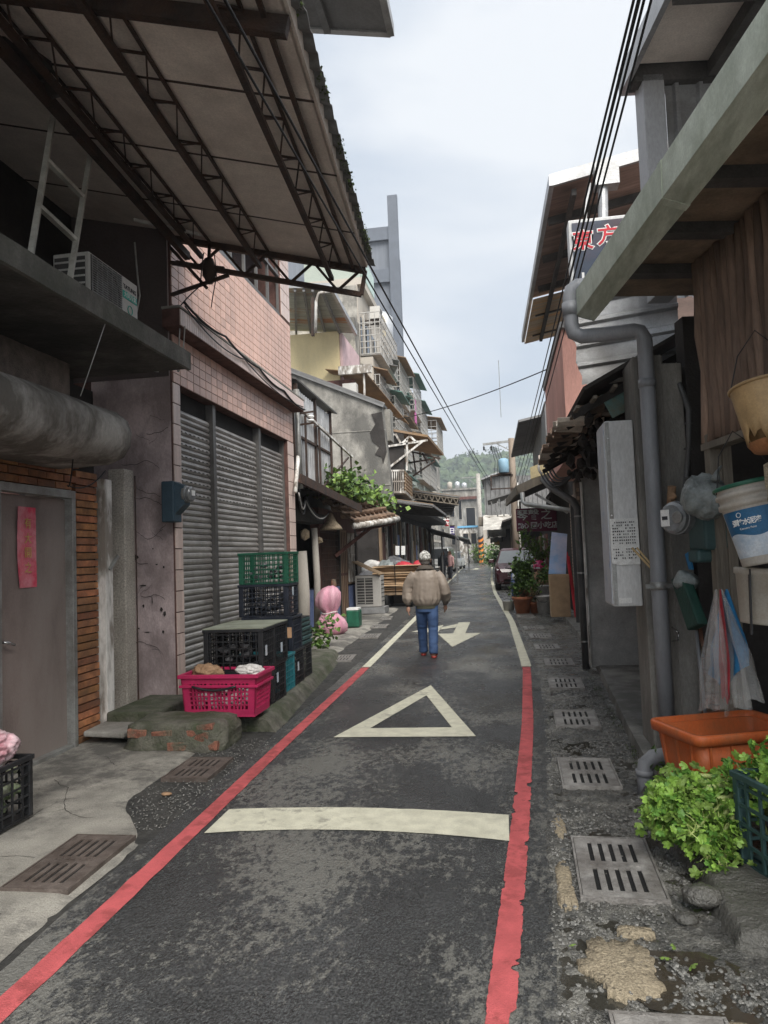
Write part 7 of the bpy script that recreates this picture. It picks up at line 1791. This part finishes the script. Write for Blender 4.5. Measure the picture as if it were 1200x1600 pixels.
for k in range(5):
    for m, o in (('stripe_orange', 0), ('black_pl', .30)):
        q = MB(); R = []
        for dz in (0, .30):
            R.append([(-2.32 + .315 * math.cos(a * math.pi / 8), 85 + .315 * math.sin(a * math.pi / 8), .4 + k * .6 + o + dz + .45 * math.sin(a * math.pi / 8 + .6) * .5) for a in range(16)])
        q.rings(R, 0, False).build('stripe', M[m], t, True)
MB().bar((-4.4, 85, 10.2), (-2.3, 85, 10.2), .12).bar((-3.4, 85, 10.0), (-2.3, 85, 9.0), .08).build('cross_arm', M['alu'], t)
q = MB().tube([(.46, 60, 12.5), (.46, 60, 17.3)], .03, 5); tag(q.build('antenna', M['alu']), 'thin aerial mast rising behind the transformer pole', 'antenna')
# tin roofed houses and tarpaulins on the right
hF = thing('tin_house', 'grey corrugated tin house beyond the transformer pole', 'house', (2, 50, 0))
corr((-.95, 48, 0), (3.5, 48, 0), 3.4, 6.4, .3, .06, 'tin_grey', 'corrugated_wall', hF); MB().box(-.85, 5, 48.1, 60, 3.0, 6.2).box(-.1, 5, 48.1, 60, 0, 3.0).build('core', M['dark_wall'], hF)
MB().plate((-1.1, 47.4, 6.2), (1.2, 47.4, 7.0), (1.2, 60, 7.0), (-1.1, 60, 6.2), .1).build('roof', M['gal'], hF)
MB().box(-1.35, 3.5, 46.5, 48.05, 3.2, 3.75).build('eave', M['wood_grey'], hF)
leanto_R = thing('lean_to', 'dark lean-to roof of rusty struts beside the transformer pole', 'awning', (0, 36, 4)); 
MB().plate((-.55, 35.2, 4.0), (1.4, 35.2, 4.5), (1.4, 39, 4.5), (-.6, 39, 4.0), .06).build('sheet', M['tin_grey'], leanto_R)
q = MB()
for k in range(6): q.bar((-.4 + k * .3, 35.15, 3.95), (-.1 + k * .3, 35.15, 3.2), .04).bar((-.1 + k * .3, 35.15, 3.2), (.0 + k * .3, 35.15, 4.05), .04)
q.build('strut', M['alu'], leanto_R)
def tarp(label, u0, v0, u1, v1, y0, y1, seed, sag=.25):
    a, b_, c_, d_ = on_y(u0, v0, y0), on_y(u1, v0 - 3, y0), on_y(u1, v1, y1), on_y(u0, v1 + 2, y1); q = MB(); n = 10; vs = []
    for j in range(n + 1):
        for i in range(n + 1):
            p = a.lerp(b_, i / n).lerp(d_.lerp(c_, i / n), j / n); p.z += -sag * math.sin(j / n * 3.1) * .5 + .12 * nz(i * .5, j * .5, seed); vs.append(p)
    q.add(vs, [(j * 11 + i, j * 11 + i + 1, (j + 1) * 11 + i + 1, (j + 1) * 11 + i) for j in range(n) for i in range(n)])
    return tag(q.build('tarpaulin', M['tarp_pale'], None, True), label, 'tarpaulin', 'pale tarpaulins over the stalls')
tarp('large crumpled pale tarpaulin under the tin eave', 755, 806, 802, 826, 47, 42, 3); tarp('smaller pale tarpaulin hanging lower beside the maroon sign', 763, 828, 790, 838, 46, 42, 5); tarp('white tarpaulin strip lowest above the dark plants', 766, 838, 784, 846, 45, 43, 7, .1)
hH = thing('stall_row', 'dark open stalls under the pale tarpaulins', 'stalls', (2, 40, 0))
MB().box(1.9, 6, 27, 46, 0, 3.2).build('wall', M['dark_wall'], hH)
for k in range(6): MB().box(.55, .65, 34.5 + k * 2, 34.6 + k * 2, 0, 3.1).build('post', M[('pale_pole', 'tan_wood', 'rusty')[k % 3]], hH)
for k in range(7): MB().box(1.82, 1.895, 28 + k * 2.4, 29.2 + k * 2.4, .3, 2.2).build('panel', M[('tan_wood', 'brown_wood', 'oldconcrete')[k % 3]], hH)
MB().plate((.1, 35, 3.0), (.0, 45, 3.0), (2, 45, 3.6), (2, 35, 3.6), .08).build('roof', M['beam_dark'], hH)
q = MB().box(-.55, .35, 58, 58.3, 2.0, 2.6); tag(q.build('stall_board', mat('board_orange', (.8, .5, .2), .6, .1, 4, 0)), 'small orange board at the far dark stall', 'sign')  # plain orange board
for k, (x, y) in enumerate(((-1.1, 70), (-.5, 64), (-1.6, 78), (.0, 58), (.3, 52))):
    rq = random.Random(90 + k); t = thing('roadside_shrub', ('dark shrub by the striped pole', 'dark shrub at the lane bend before the striped pole', 'small shrub behind the striped pole', 'shrub below the white tarpaulin strip', 'shrub just behind the parked maroon car')[k], 'shrub', (x, y, 0), 'shrubs along the far lane edge')
    pts = [(x + .3 + rq.gauss(0, .5), y + rq.gauss(0, .8), .2 + abs(rq.gauss(.7, .6))) for _ in range(420)]
    leaf_mesh('foliage', pts, .24, [M['leaf_b'], M['leaf_b'], M['leaf_a']], t, None, 1, 0, k)
    MB().tube([(x + .3, y, 0), (x + .3, y, .8)], .04, 5).build('stem', M['bark'], t)
t = thing('roadside_shrub', 'bright green shrub at the very end of the lane', 'shrub', (-3.2, 100, 0)); rq = random.Random(99)
leaf_mesh('foliage', [(-3.1 + rq.gauss(0, .5), 98 + rq.gauss(0, .5), .3 + abs(rq.gauss(.9, .6))) for _ in range(300)], .35, [M['leaf_c'], M['leaf_a']], t, None, 1, 0, 4); MB().tube([(-3.1, 98, 0), (-3.1, 98, 1)], .06, 5).build('stem', M['bark'], t)

# overhead wires
GW = 'overhead wires along the lane'
def line(u0, v0, y0, end, r, label):
    a = on_y(u0, v0, y0); e = Vector(end); d = (a - e); a2 = e + d * 1.12
    P_ = [a2.lerp(e, k / 24) for k in range(25)]
    for k, p in enumerate(P_): p.z -= .10 * 4 * (k / 24) * (1 - k / 24)
    return tag(MB().tube(P_, r, 6).build('overhead_wire', M['wire'], None, True), label, 'wire', GW)
line(329, 0, 3.0, (-.30, 32.85, 4.40), .007, 'overhead wire hugging the canopy edge, the lower one')
line(358, 0, 3.0, (-.22, 32.85, 4.46), .008, 'overhead wire just outside the canopy edge')
for k, (u, r, z, lab) in enumerate(((986, .0065, 4.6, 'outermost of the bunched wires above the green gutter'), (994, .0085, 4.3, 'thickest of the bunched wires above the green gutter'), (1002, .0065, 4.0, 'third wire of the bunch above the green gutter'), (1013, .006, 3.8, 'innermost of the bunched wires above the green gutter'))):
    line(u, 0, 3.0, (.68 + .05 * k, 32.8, z), r, lab)
a, b_ = on_y(560, 662, 27), on_y(862, 574, 14.0); P_ = [a.lerp(b_, k / 16) - Vector((0, 0, .25 * 4 * (k / 16) * (1 - k / 16))) for k in range(17)]
tag(MB().tube(P_, .012, 5).build('overhead_wire', M['wire'], None, True), 'thin single wire crossing the lane to the tall house', 'wire', GW)

# wooded hill
rg3 = np.random.default_rng(4)
def hill_h(x, y):
    b = 46 + 8 * math.sin(x * .012 + 1.0) + 7 * nz(x * .012, 2, 0) + 4 * nz(x * .05, 7, 0)
    t = min(1, max(0, (y - 330) / 190)); t = t * t * (3 - 2 * t); return (b + 12) * t - 1
q = MB(); xs = [-420 + 12 * i for i in range(76)]; ysh = [320 + 12 * j for j in range(34)]
q.add([(x, y, hill_h(x, y) + 1.5 * nz(x, y, 0, .08)) for y in ysh for x in xs], [(j * 76 + i, j * 76 + i + 1, (j + 1) * 76 + i + 1, (j + 1) * 76 + i) for j in range(33) for i in range(75)])
tag(q.build('hill', M['hill_ground'], None, True, origin=(0, 0, 0)), 'wooded hill closing the end of the lane', None, None, 'structure')
bm = bmesh.new(); bmesh.ops.create_icosphere(bm, subdivisions=2, radius=1); TV = np.array([v.co[:] for v in bm.verts]); TF = np.array([[v.index for v in f.verts] for f in bm.faces]); bm.free()
n = 5200; V, Fc, MI = [], [], []
for i in range(n):
    x = rg3.uniform(-130, 150) if i < 4300 else rg3.uniform(-400, 450); y = rg3.uniform(335, 535)
    r = rg3.uniform(1.6, 4.2); sz_ = rg3.uniform(.8, 1.25)
    k = 1 + .34 * rg3.normal(size=(len(TV), 1))
    V.append(TV * k * np.array([r, r, r * sz_]) + np.array([x, y, hill_h(x, y) + r * .55])); Fc.append(TF + i * len(TV)); MI.append(np.full(len(TF), rg3.integers(0, 2)))
me = bpy.data.meshes.new('woodland'); me.from_pydata(np.vstack(V).tolist(), [], np.vstack(Fc).tolist()); me.materials.append(M['hill_tree']); me.materials.append(M['hill_tree2']); me.polygons.foreach_set('material_index', np.concatenate(MI).astype(np.int32))
o = bpy.data.objects.new('woodland', me); COL.objects.link(o); tag(o, 'dense green woodland covering the far hill', 'woodland', None, 'stuff')
for k, (u, h) in enumerate(((737, 7), (772, 9), (715, 5), (812, 9))):
    p = on_y(u, 700, 522); z0 = hill_h(p.x, 522) + 3; rq = random.Random(120 + k)
    t = thing('ridge_tree', ('ridge tree above the lane end', 'ridge tree beside the pole top arm', 'ridge tree on the apartment side of the hill', 'spreading ridge tree over the tin roofs')[k], 'tree', (p.x, 522, z0 - 3), 'trees standing out on the hill ridge')
    MB().tube([(p.x, 522, z0 - 3), (p.x + .5, 522, z0 + h * .8)], [.4, .15], 6).build('trunk', M['bark'], t)
    leaf_mesh('crown', [(p.x + rq.gauss(0, h * .28), 522 + rq.gauss(0, 2), z0 + h * .75 + rq.gauss(0, h * .16)) for _ in range(170)], 1.5, M['hill_tree'], t, None, 1, 0, k)
# ================================================================== PEOPLE
def ering(cx, cy, z, rx, ry, n=22, tiltx=0.0, tilty=0.0):
    return [(cx + rx * math.cos(2 * math.pi * k / n), cy + ry * math.sin(2 * math.pi * k / n), z + tiltx * math.cos(2 * math.pi * k / n) + tilty * math.sin(2 * math.pi * k / n)) for k in range(n)]
def fuse(mb, voxel, name, m, parent, MX, smooth_it=6, wrinkle=None, label=None):
    o = mb.build('temp', m, origin=(0, 0, 0))
    r = o.modifiers.new('r', 'REMESH'); r.mode = 'VOXEL'; r.voxel_size = voxel
    s_ = o.modifiers.new('s', 'SMOOTH'); s_.iterations = smooth_it; s_.factor = .5
    bpy.context.view_layer.update()
    me = bpy.data.meshes.new_from_object(o.evaluated_get(bpy.context.evaluated_depsgraph_get()))
    bpy.data.objects.remove(o)
    if wrinkle:
        nrm = [v.normal.copy() for v in me.vertices]
        for v, n_ in zip(me.vertices, nrm): v.co += n_ * wrinkle(v.co)
    me.transform(Matrix.Translation(-base_of(parent)) @ MX)
    me.name = name; me.materials.clear(); me.materials.append(m)
    me.polygons.foreach_set('use_smooth', [True] * len(me.polygons))
    o = bpy.data.objects.new(name, me); COL.objects.link(o); o.parent = parent
    if label: o['label'] = label
    return o
def person(label, x, y, heading, scale, top, legs, hairm, puff=1.0, step=.16, cap=False, long_hair=False, group=None, shoes='slipper', vox=.008, stripe=None, arm=1.0):
    t = thing('person', label, 'person', (x, y, 0), group)
    MX = Matrix.Translation((x, y, 0)) @ Matrix.Rotation(heading, 4, 'Z') @ Matrix.Scale(scale, 4)
    # ---- one continuous body: head, neck, trunk, arms with hands, legs with feet
    b = MB()
    b.rings([ering(0, 0, z, rx, ry, 16) for z, rx, ry in ((.78, .14, .11), (.9, .155, .115), (1.05, .15, .105), (1.2, .165, .11), (1.3, .16, .10), (1.36, .10, .08), (1.40, .06, .06))])
    b.tube([(0, .0, 1.32), (0, .015, 1.42), (0, .03, 1.48)], [.062, .056, .058], 12)
    b.rings([ering(0, .045 + dy, z, rx, ry, 16) for z, rx, ry, dy in ((1.405, .035, .045, .03), (1.425, .058, .075, .02), (1.47, .072, .090, .01), (1.52, .078, .097, .0), (1.57, .074, .094, -.005), (1.605, .055, .070, -.008), (1.622, .025, .03, -.01))])
    b.tube([(0, .135, 1.53), (0, .155, 1.495), (0, .148, 1.485)], [.009, .014, .010], 6)         # nose
    b.tube([(-.022, .138, 1.447), (.022, .138, 1.447)], .007, 6)                                  # mouth
    for sx in (-1, 1):
        b.tube([(sx * .077, .04, 1.53), (sx * .092, .03, 1.51), (sx * .080, .04, 1.47)], [.012, .016, .010], 6)   # ears
        ank_y = step if sx < 0 else -step * .55
        b.tube([(sx * .08, 0, .86), (sx * .085, ank_y * .35 + .03, .46), (sx * .080, ank_y, .085)], [.088, .058, .038], 10)
        b.tube([(sx * .080, ank_y - .03, .05), (sx * .085, ank_y + .06, .035), (sx * .09, ank_y + .17, .025)], [.036, .036, .026], 8)
        sh, el = Vector((sx * .185, 0, 1.30)), Vector((sx * .275 * arm, -.01 - .03 * sx, 1.03)); wr = Vector((sx * .275 * arm, .04 + .05 * sx, .79))
        b.tube([sh, el, wr], [.052, .042, .027], 9)
        d = (wr - el).normalized(); pm = wr + d * .05
        b.tube([wr, wr + d * .03, pm + d * .03], [.024, .034, .032], 8)
        for k in range(4):
            off = Vector((0, (k - 1.5) * .019, 0)); L_ = (.062, .072, .068, .052)[k]; p0 = pm + d * .025 + off
            b.tube([p0, p0 + d * L_ * .5 + Vector((-sx * .004, 0, 0)), p0 + d * L_ + Vector((-sx * .022, 0, 0))], [.0105, .0098, .008], 6)
        b.tube([wr + d * .02 + Vector((0, .024, 0)), wr + d * .055 + Vector((-sx * .012, .046, 0)), wr + d * .09 + Vector((-sx * .02, .05, 0))], [.013, .011, .009], 6)
    fuse(b, vox, 'body', M['skin'], t, MX, 3)
    for sx in (-1, 1): MB().ico((sx * .03, .128, 1.515), .011).xform(MX).build('eye', M['white'], t, True)
    # ---- clothes
    q = MB(); P = puff
    q.rings([ering(0, .0, z, rx * (P if 0.82 < z < 1.2 else (1 + P) / 2), ry * (P if .82 < z < 1.2 else (1 + P) / 2), 26) for z, rx, ry in ((.80, .175, .135), (.84, .205, .155), (.90, .225, .17), (1.0, .222, .165), (1.12, .215, .158), (1.24, .212, .148), (1.33, .175, .12), (1.38, .105, .09))])
    for sx in (-1, 1):
        q.tube([(sx * .165, 0, 1.295), (sx * .225, -.005, 1.22), (sx * .268 * arm, -.015 - .03 * sx, 1.10), (sx * .285 * arm, -.01 - .03 * sx, 1.0), (sx * .285 * arm, .02 + .02 * sx, .90), (sx * .277 * arm, .035 + .05 * sx, .835)], [.080 * P, .082 * P, .078 * P, .080 * P, .076 * P, .05], 14)
    def wr_(c):
        up = max(0, min(1, (c.z - .80) / .1)); f = 1 - max(0, min(1, (c.z - .85) / .5)); a = math.atan2(c.y, c.x)
        return (.012 * math.sin(a * 15 + 4 * nz(c.x, c.y, c.z, 4)) * f * f * max(0, nz(c.x, c.y, 9, 5) + .5) + .009 * nz(c.x * 2.4, c.y * 2.4, c.z * .6 + 3, 5) + .003 * nz(c.x, c.y, c.z, 22)) * min(1, P) * up
    fuse(q, .009, 'jacket', top, t, MX, 4, wr_)
    MB().rings([ering(0, 0, .755, .172, .132, 26), ering(0, 0, .81, .178, .138, 26), ering(0, 0, .845, .20, .15, 26)], 0, False).xform(MX).build('hem', M['rib'] if cap else top, t, True)
    MB().rings([ering(0, .0, 1.35, .135, .11, 22), ering(0, -.005, 1.39, .112, .10, 22), ering(0, -.01, 1.425, .098, .092, 22, 0, -.012), ering(0, -.01, 1.40, .120, .112, 22, 0, -.02), ering(0, -.01, 1.355, .150, .125, 22, 0, -.02)], 0, False).xform(MX).build('collar', M['jacket_dark'] if cap else top, t, True)
    for sx in (-1, 1): q = MB(); wr = Vector((sx * .277 * arm, .035 + .05 * sx, .835)); q.tube([wr + Vector((0, -.005, .02)), wr + Vector((0, .006, -.035))], [.044, .038], 12).xform(MX).build('cuff', M['jacket_dark'] if cap else top, t, True)
    q = MB(); q.rings([ering(0, 0, z, rx, ry, 22) for z, rx, ry in ((.70, .165, .125), (.78, .172, .13), (.83, .172, .128))])
    for sx in (-1, 1):
        ay = step if sx < 0 else -step * .55
        q.tube([(sx * .082, 0, .80), (sx * .086, ay * .2, .64), (sx * .088, ay * .4 + .025, .45), (sx * .085, ay * .8, .22), (sx * .083, ay - .005, .06)], [.098, .094, .080, .073, .072], 14)
    def wl_(c): return .004 * nz(c.x * 3, c.y * 3, c.z * 7, 1.4) + .005 * (1 if c.z < .3 or .4 < c.z < .52 else .4) * nz(c.x, c.y, c.z * 3, 9)
    fuse(q, .010, 'trousers', legs, t, MX, 4, wl_)
    if stripe:
        for sx in (-1, 1):
            ay = step if sx < 0 else -step * .55
            MB().tube([(sx * .178, 0, .74), (sx * .17, ay * .4 - .02, .45), (sx * .158, ay, .08)], .012, 5).xform(MX).build('side_stripe', stripe, t)
    for sx in (-1, 1):
        ay = step if sx < 0 else -step * .55; q = MB()
        pitch = Matrix.Rotation(rad(0 if sx < 0 else 0), 4, 'X')
        q.rings([[(sx * .086 + w_ * sgn, ay - .07 + yy, z) for sgn, yy, w_ in ((-1, 0, .03), (-1, .06, .04), (-1, .16, .046), (-1, .24, .036), (1, .24, .036), (1, .16, .046), (1, .06, .04), (1, 0, .03))] for z in (.002, .028)])
        q.tube([(sx * .086 - .044, ay + .09, .03), (sx * .086 - .03, ay + .10, .065), (sx * .086, ay + .10, .078), (sx * .086 + .03, ay + .10, .065), (sx * .086 + .044, ay + .09, .03)], .022, 8)
        q.xform(MX).build('slipper' if shoes == 'slipper' else 'shoe', M[shoes], t, True)
    # ---- hair and cap
    q = MB()
    if cap:
        q.rings([ering(0, .035 + dy, z, rx, ry, 20) for z, rx, ry, dy in ((1.425, .058, .068, -.012), (1.47, .079, .094, -.010), (1.53, .084, .098, -.004), (1.56, .083, .1, 0))]); q.xform(MX).build('hair', hairm, t, True)
        q = MB(); q.rings([ering(0, .035 + dy, z, rx, ry, 24, 0, .006) for z, rx, ry, dy in ((1.515, .093, .112, 0), (1.55, .096, .115, .002), (1.60, .086, .103, .0), (1.635, .060, .075, -.002), (1.655, .025, .03, -.003), (1.658, .004, .005, -.003))]).xform(MX).build('cap', M['cap'], t, True)
        q = MB(); q.rings([[(.085 * math.cos(a), .125 + .085 * math.sin(a) * 1.1, 1.53 + z - .018 * math.sin(a)) for a in [math.pi * k / 12 for k in range(13)]] for z in (0, .008)]).xform(MX).build('cap_brim', M['cap'], t, True)
        q = MB(); q.tube([(.091 * math.cos(a), .035 + .110 * math.sin(a), 1.505) for a in [math.pi + math.pi * k / 10 for k in range(11)]], .009, 6).xform(MX).build('cap_strap', M['jacket_dark'], t, True)
    else:
        zz = ((1.30, .07, .05, -.05), (1.38, .088, .075, -.035), (1.46, .095, .105, -.018), (1.54, .094, .112, -.006), (1.60, .076, .09, -.004), (1.645, .035, .045, -.004)) if long_hair else ((1.42, .07, .07, -.02), (1.46, .088, .1, -.015), (1.54, .09, .108, -.006), (1.60, .072, .088, -.004), (1.64, .03, .04, -.004))
        q.rings([ering(0, .035 + dy, z, rx, ry, 20) for z, rx, ry, dy in zz]); q.xform(MX).build('hair', hairm, t, True)
    return t
person('man in puffy taupe jacket, pale patterned cap and blue jeans walking away', -1.18, 11.2, rad(4), .985, M['jacket'], M['jeans'], M['hair_grey'], 1.03, .20, cap=True, arm=1.05)
person('person with auburn hair in dark clothes, trousers with a pale side stripe, by the van', -3.35, 41.6, rad(-10), 1.0, M['cloth_dark'], M['cloth_dark'], M['hair_auburn'], .9, .08, long_hair=True, group='two people standing by the parked van', shoes='white', vox=.014, stripe=M['white'], arm=.85)
person('person in a pale pink top standing close beside the dark clothed one', -3.0, 42.3, rad(150), 1.01, M['cloth_pink'], M['cloth_dark'], M['hair_auburn'], .85, .05, long_hair=True, group='two people standing by the parked van', shoes='black_pl', vox=.014, arm=.8)

# ================================================================== VEHICLES
def car(label, x, y, rot, m, W, L_, H, hood, cowl, zh, group=None, van=False, cat='car', name='parked_car'):
    t = thing(name, label, cat, (x, y, 0), group); MX = Matrix.Translation((x, y, 0)) @ Matrix.Rotation(rot, 4, 'Z')
    hw = W / 2
    def sect(yy, w_, z0, z1, r=.10):
        return [(-w_ + r, yy, z0), (-w_, yy, z0 + r), (-w_, yy, z1 - r), (-w_ + r * 1.3, yy, z1), (w_ - r * 1.3, yy, z1), (w_, yy, z1 - r), (w_, yy, z0 + r), (w_ - r, yy, z0)]
    b = MB()
    b.rings([sect(0, hw * .84, .34, zh * .74), sect(.07, hw * .93, .26, zh * .86), sect(.35, hw * .99, .22, zh * .97), sect(hood, hw, .2, cowl), sect(L_ * .5, hw, .2, cowl + .03), sect(L_ - .35, hw, .22, cowl + .05), sect(L_, hw * .9, .34, cowl - .05)])
    b.xform(MX).build('body', M[m], t, bevel=.03)
    g_ = MB(); tw = hw * (.80 if van else .72); bw = hw * .95; s1 = hood + (.45 if van else .72)
    def gs(yy, w0, w1, z0, z1): return [(-w0, yy, z0), (-w1, yy, z1), (w1, yy, z1), (w0, yy, z0)]
    g_.hexa([(-bw, hood - .02, cowl - .04), (bw, hood - .02, cowl - .04), (bw, L_ - .15, cowl), (-bw, L_ - .15, cowl), (-tw, s1, H - .06), (tw, s1, H - .06), (tw, L_ - .45, H - .05), (-tw, L_ - .45, H - .05)])
    g_.xform(MX).build('cabin', M[m], t, bevel=.05)
    rf = MB().hexa([(-tw + .02, s1 + .02, H - .055), (tw - .02, s1 + .02, H - .055), (tw - .02, L_ - .5, H - .05), (-tw + .02, L_ - .5, H - .05), (-tw + .12, s1 + .2, H), (tw - .12, s1 + .2, H), (tw - .12, L_ - .7, H), (-tw + .12, L_ - .7, H)]); rf.xform(MX).build('roof', M[m], t)
    def onw(fx, fz, o):    # windscreen surface
        p0 = Vector((fx * bw, hood - .02, cowl - .04)); p1 = Vector((fx * tw, s1, H - .06)); p = p0.lerp(p1, fz); n_ = Vector((0, -(H - cowl), s1 - hood)).normalized(); return p + n_ * o
    MB().hexa([onw(-.93, .06, .004), onw(.93, .06, .004), onw(.92, .92, .004), onw(-.92, .92, .004), onw(-.93, .06, .012), onw(.93, .06, .012), onw(.92, .92, .012), onw(-.92, .92, .012)]).xform(MX).build('windscreen', M['glassdark' if van else 'car_glass'], t)
    for sx in (-1, 1):
        def osd(fy, fz, o): 
            y0 = hood + .12 + (L_ - hood - .4) * fy; y1 = s1 + .06 + (L_ - .55 - s1) * fy
            return Vector((sx * bw, y0, cowl)).lerp(Vector((sx * tw, y1, H - .06)), fz) + Vector((sx * o, 0, 0))
        for f0, f1 in ((.04, .32), (.36, .66), (.70, .95)): MB().hexa([osd(f0, .12, .004), osd(f1, .12, .004), osd(f1, .85, .004), osd(f0, .85, .004), osd(f0, .12, .014), osd(f1, .12, .014), osd(f1, .85, .014), osd(f0, .85, .014)]).xform(MX).build('side_window', M['glassdark'], t)
        for yy in (.78, L_ - .8): MB().lathe([(.05, -.10), (.30, -.11), (.335, -.07), (.335, .07), (.30, .11), (.20, .10), (.19, .06), (.05, .05)], 22).xform(MX @ Matrix.Translation((sx * (hw - .10), yy, .335)) @ Matrix.Rotation(rad(90 * sx), 4, 'Y')).build('wheel', M['tyre'], t, True)
        MB().hexa([(sx * hw * .50, .02, zh * .66), (sx * hw * .92, .10, zh * .70), (sx * hw * .97, .40, zh * .78), (sx * hw * .50, .10, zh * .78), (sx * hw * .50, .04, zh * .80), (sx * hw * .90, .10, zh * .86), (sx * hw * .95, .40, zh * .90), (sx * hw * .50, .10, zh * .90)]).xform(MX).build('headlight', M['lamp_glass'], t, bevel=.015)
        MB().lathe([(.0, 0), (.065, .005), (.07, .03), (0, .04)], 14).xform(MX @ Matrix.Translation((sx * hw * .72, .045, .42)) @ Matrix.Rotation(rad(90), 4, 'X')).build('fog_lamp', M['lamp_glass'], t, True)
        MB().box(-.11, .11, -.05, .05, -.08, .08).xform(MX @ Matrix.Translation((sx * (hw + .14), hood + .12, cowl + .10))).build('mirror', M[m], t, bevel=.03)
    MB().box(-hw * .46, hw * .46, .005, .06, zh * .52, zh * .74).xform(MX).build('grille', M['black_pl'], t, bevel=.02)
    q = MB()
    for k in range(3): q.box(-hw * .44, hw * .44, -.005, .006, zh * (.56 + .06 * k), zh * (.575 + .06 * k))
    q.xform(MX).build('grille_bar', M['chrome'], t)
    MB().box(-hw * .62, hw * .62, .0, .08, .34, .46).xform(MX).build('lower_intake', M['black_pl'], t, bevel=.02)
    MB().box(-.19, .19, -.018, -.004, .47, .56).xform(MX).build('number_plate', M['white'], t)
    return t
car('dark maroon parked suv facing the camera behind the potted shrub', .58, 28.9, 0, 'car_maroon', 1.76, 4.5, 1.66, 1.05, 1.06, .98, cat='car')
car('silver grey van with a dark windscreen parked before the far shops', -4.7, 53.5, rad(-3), 'car_silver', 1.75, 4.6, 1.98, .55, 1.10, .98, van=True, cat='van', name='parked_van')
car('white car half hidden behind the silver van', -4.55, 66, rad(-3), 'car_white', 1.7, 4.4, 1.6, 1.0, 1.0, .95)
t = thing('scooter', 'tiny dark scooter parked at the very end of the lane', 'scooter', (-4.3, 97, 0))
for y in (96.4, 97.7): MB().lathe([(.05, -.05), (.22, -.05), (.24, 0), (.22, .05), (.05, .05)], 12).xform(Matrix.Translation((-4.3, y, .24)) @ Matrix.Rotation(rad(90), 4, 'Y')).build('wheel', M['tyre'], t)
MB().prism([(-4.45, 96.3, .4), (-4.45, 96.6, 1.0), (-4.45, 97.0, .45), (-4.45, 97.3, .8), (-4.45, 98, .8), (-4.45, 97.8, .4)], (.3, 0, 0)).build('body', M['black_pl'], t)

# ================================================================== AIR
hz = bpy.data.materials.new('haze_air'); hz.use_nodes = True; hn = hz.node_tree
for n_ in list(hn.nodes):
    if n_.type == 'BSDF_PRINCIPLED': hn.nodes.remove(n_)
pv_ = hn.nodes.new('ShaderNodeVolumePrincipled'); pv_.inputs['Color'].default_value = (.86, .92, 1.0, 1); pv_.inputs['Density'].default_value = .00095; pv_.inputs['Anisotropy'].default_value = .3
hn.links.new(pv_.outputs[0], [n_ for n_ in hn.nodes if n_.type == 'OUTPUT_MATERIAL'][0].inputs['Volume'])
b = MB().box(-600, 600, -80, 1600, -2.5, 110); o = b.build('haze', hz, origin=(0, 0, 0)); tag(o, 'thin damp air over the whole scene', None, None, 'stuff')
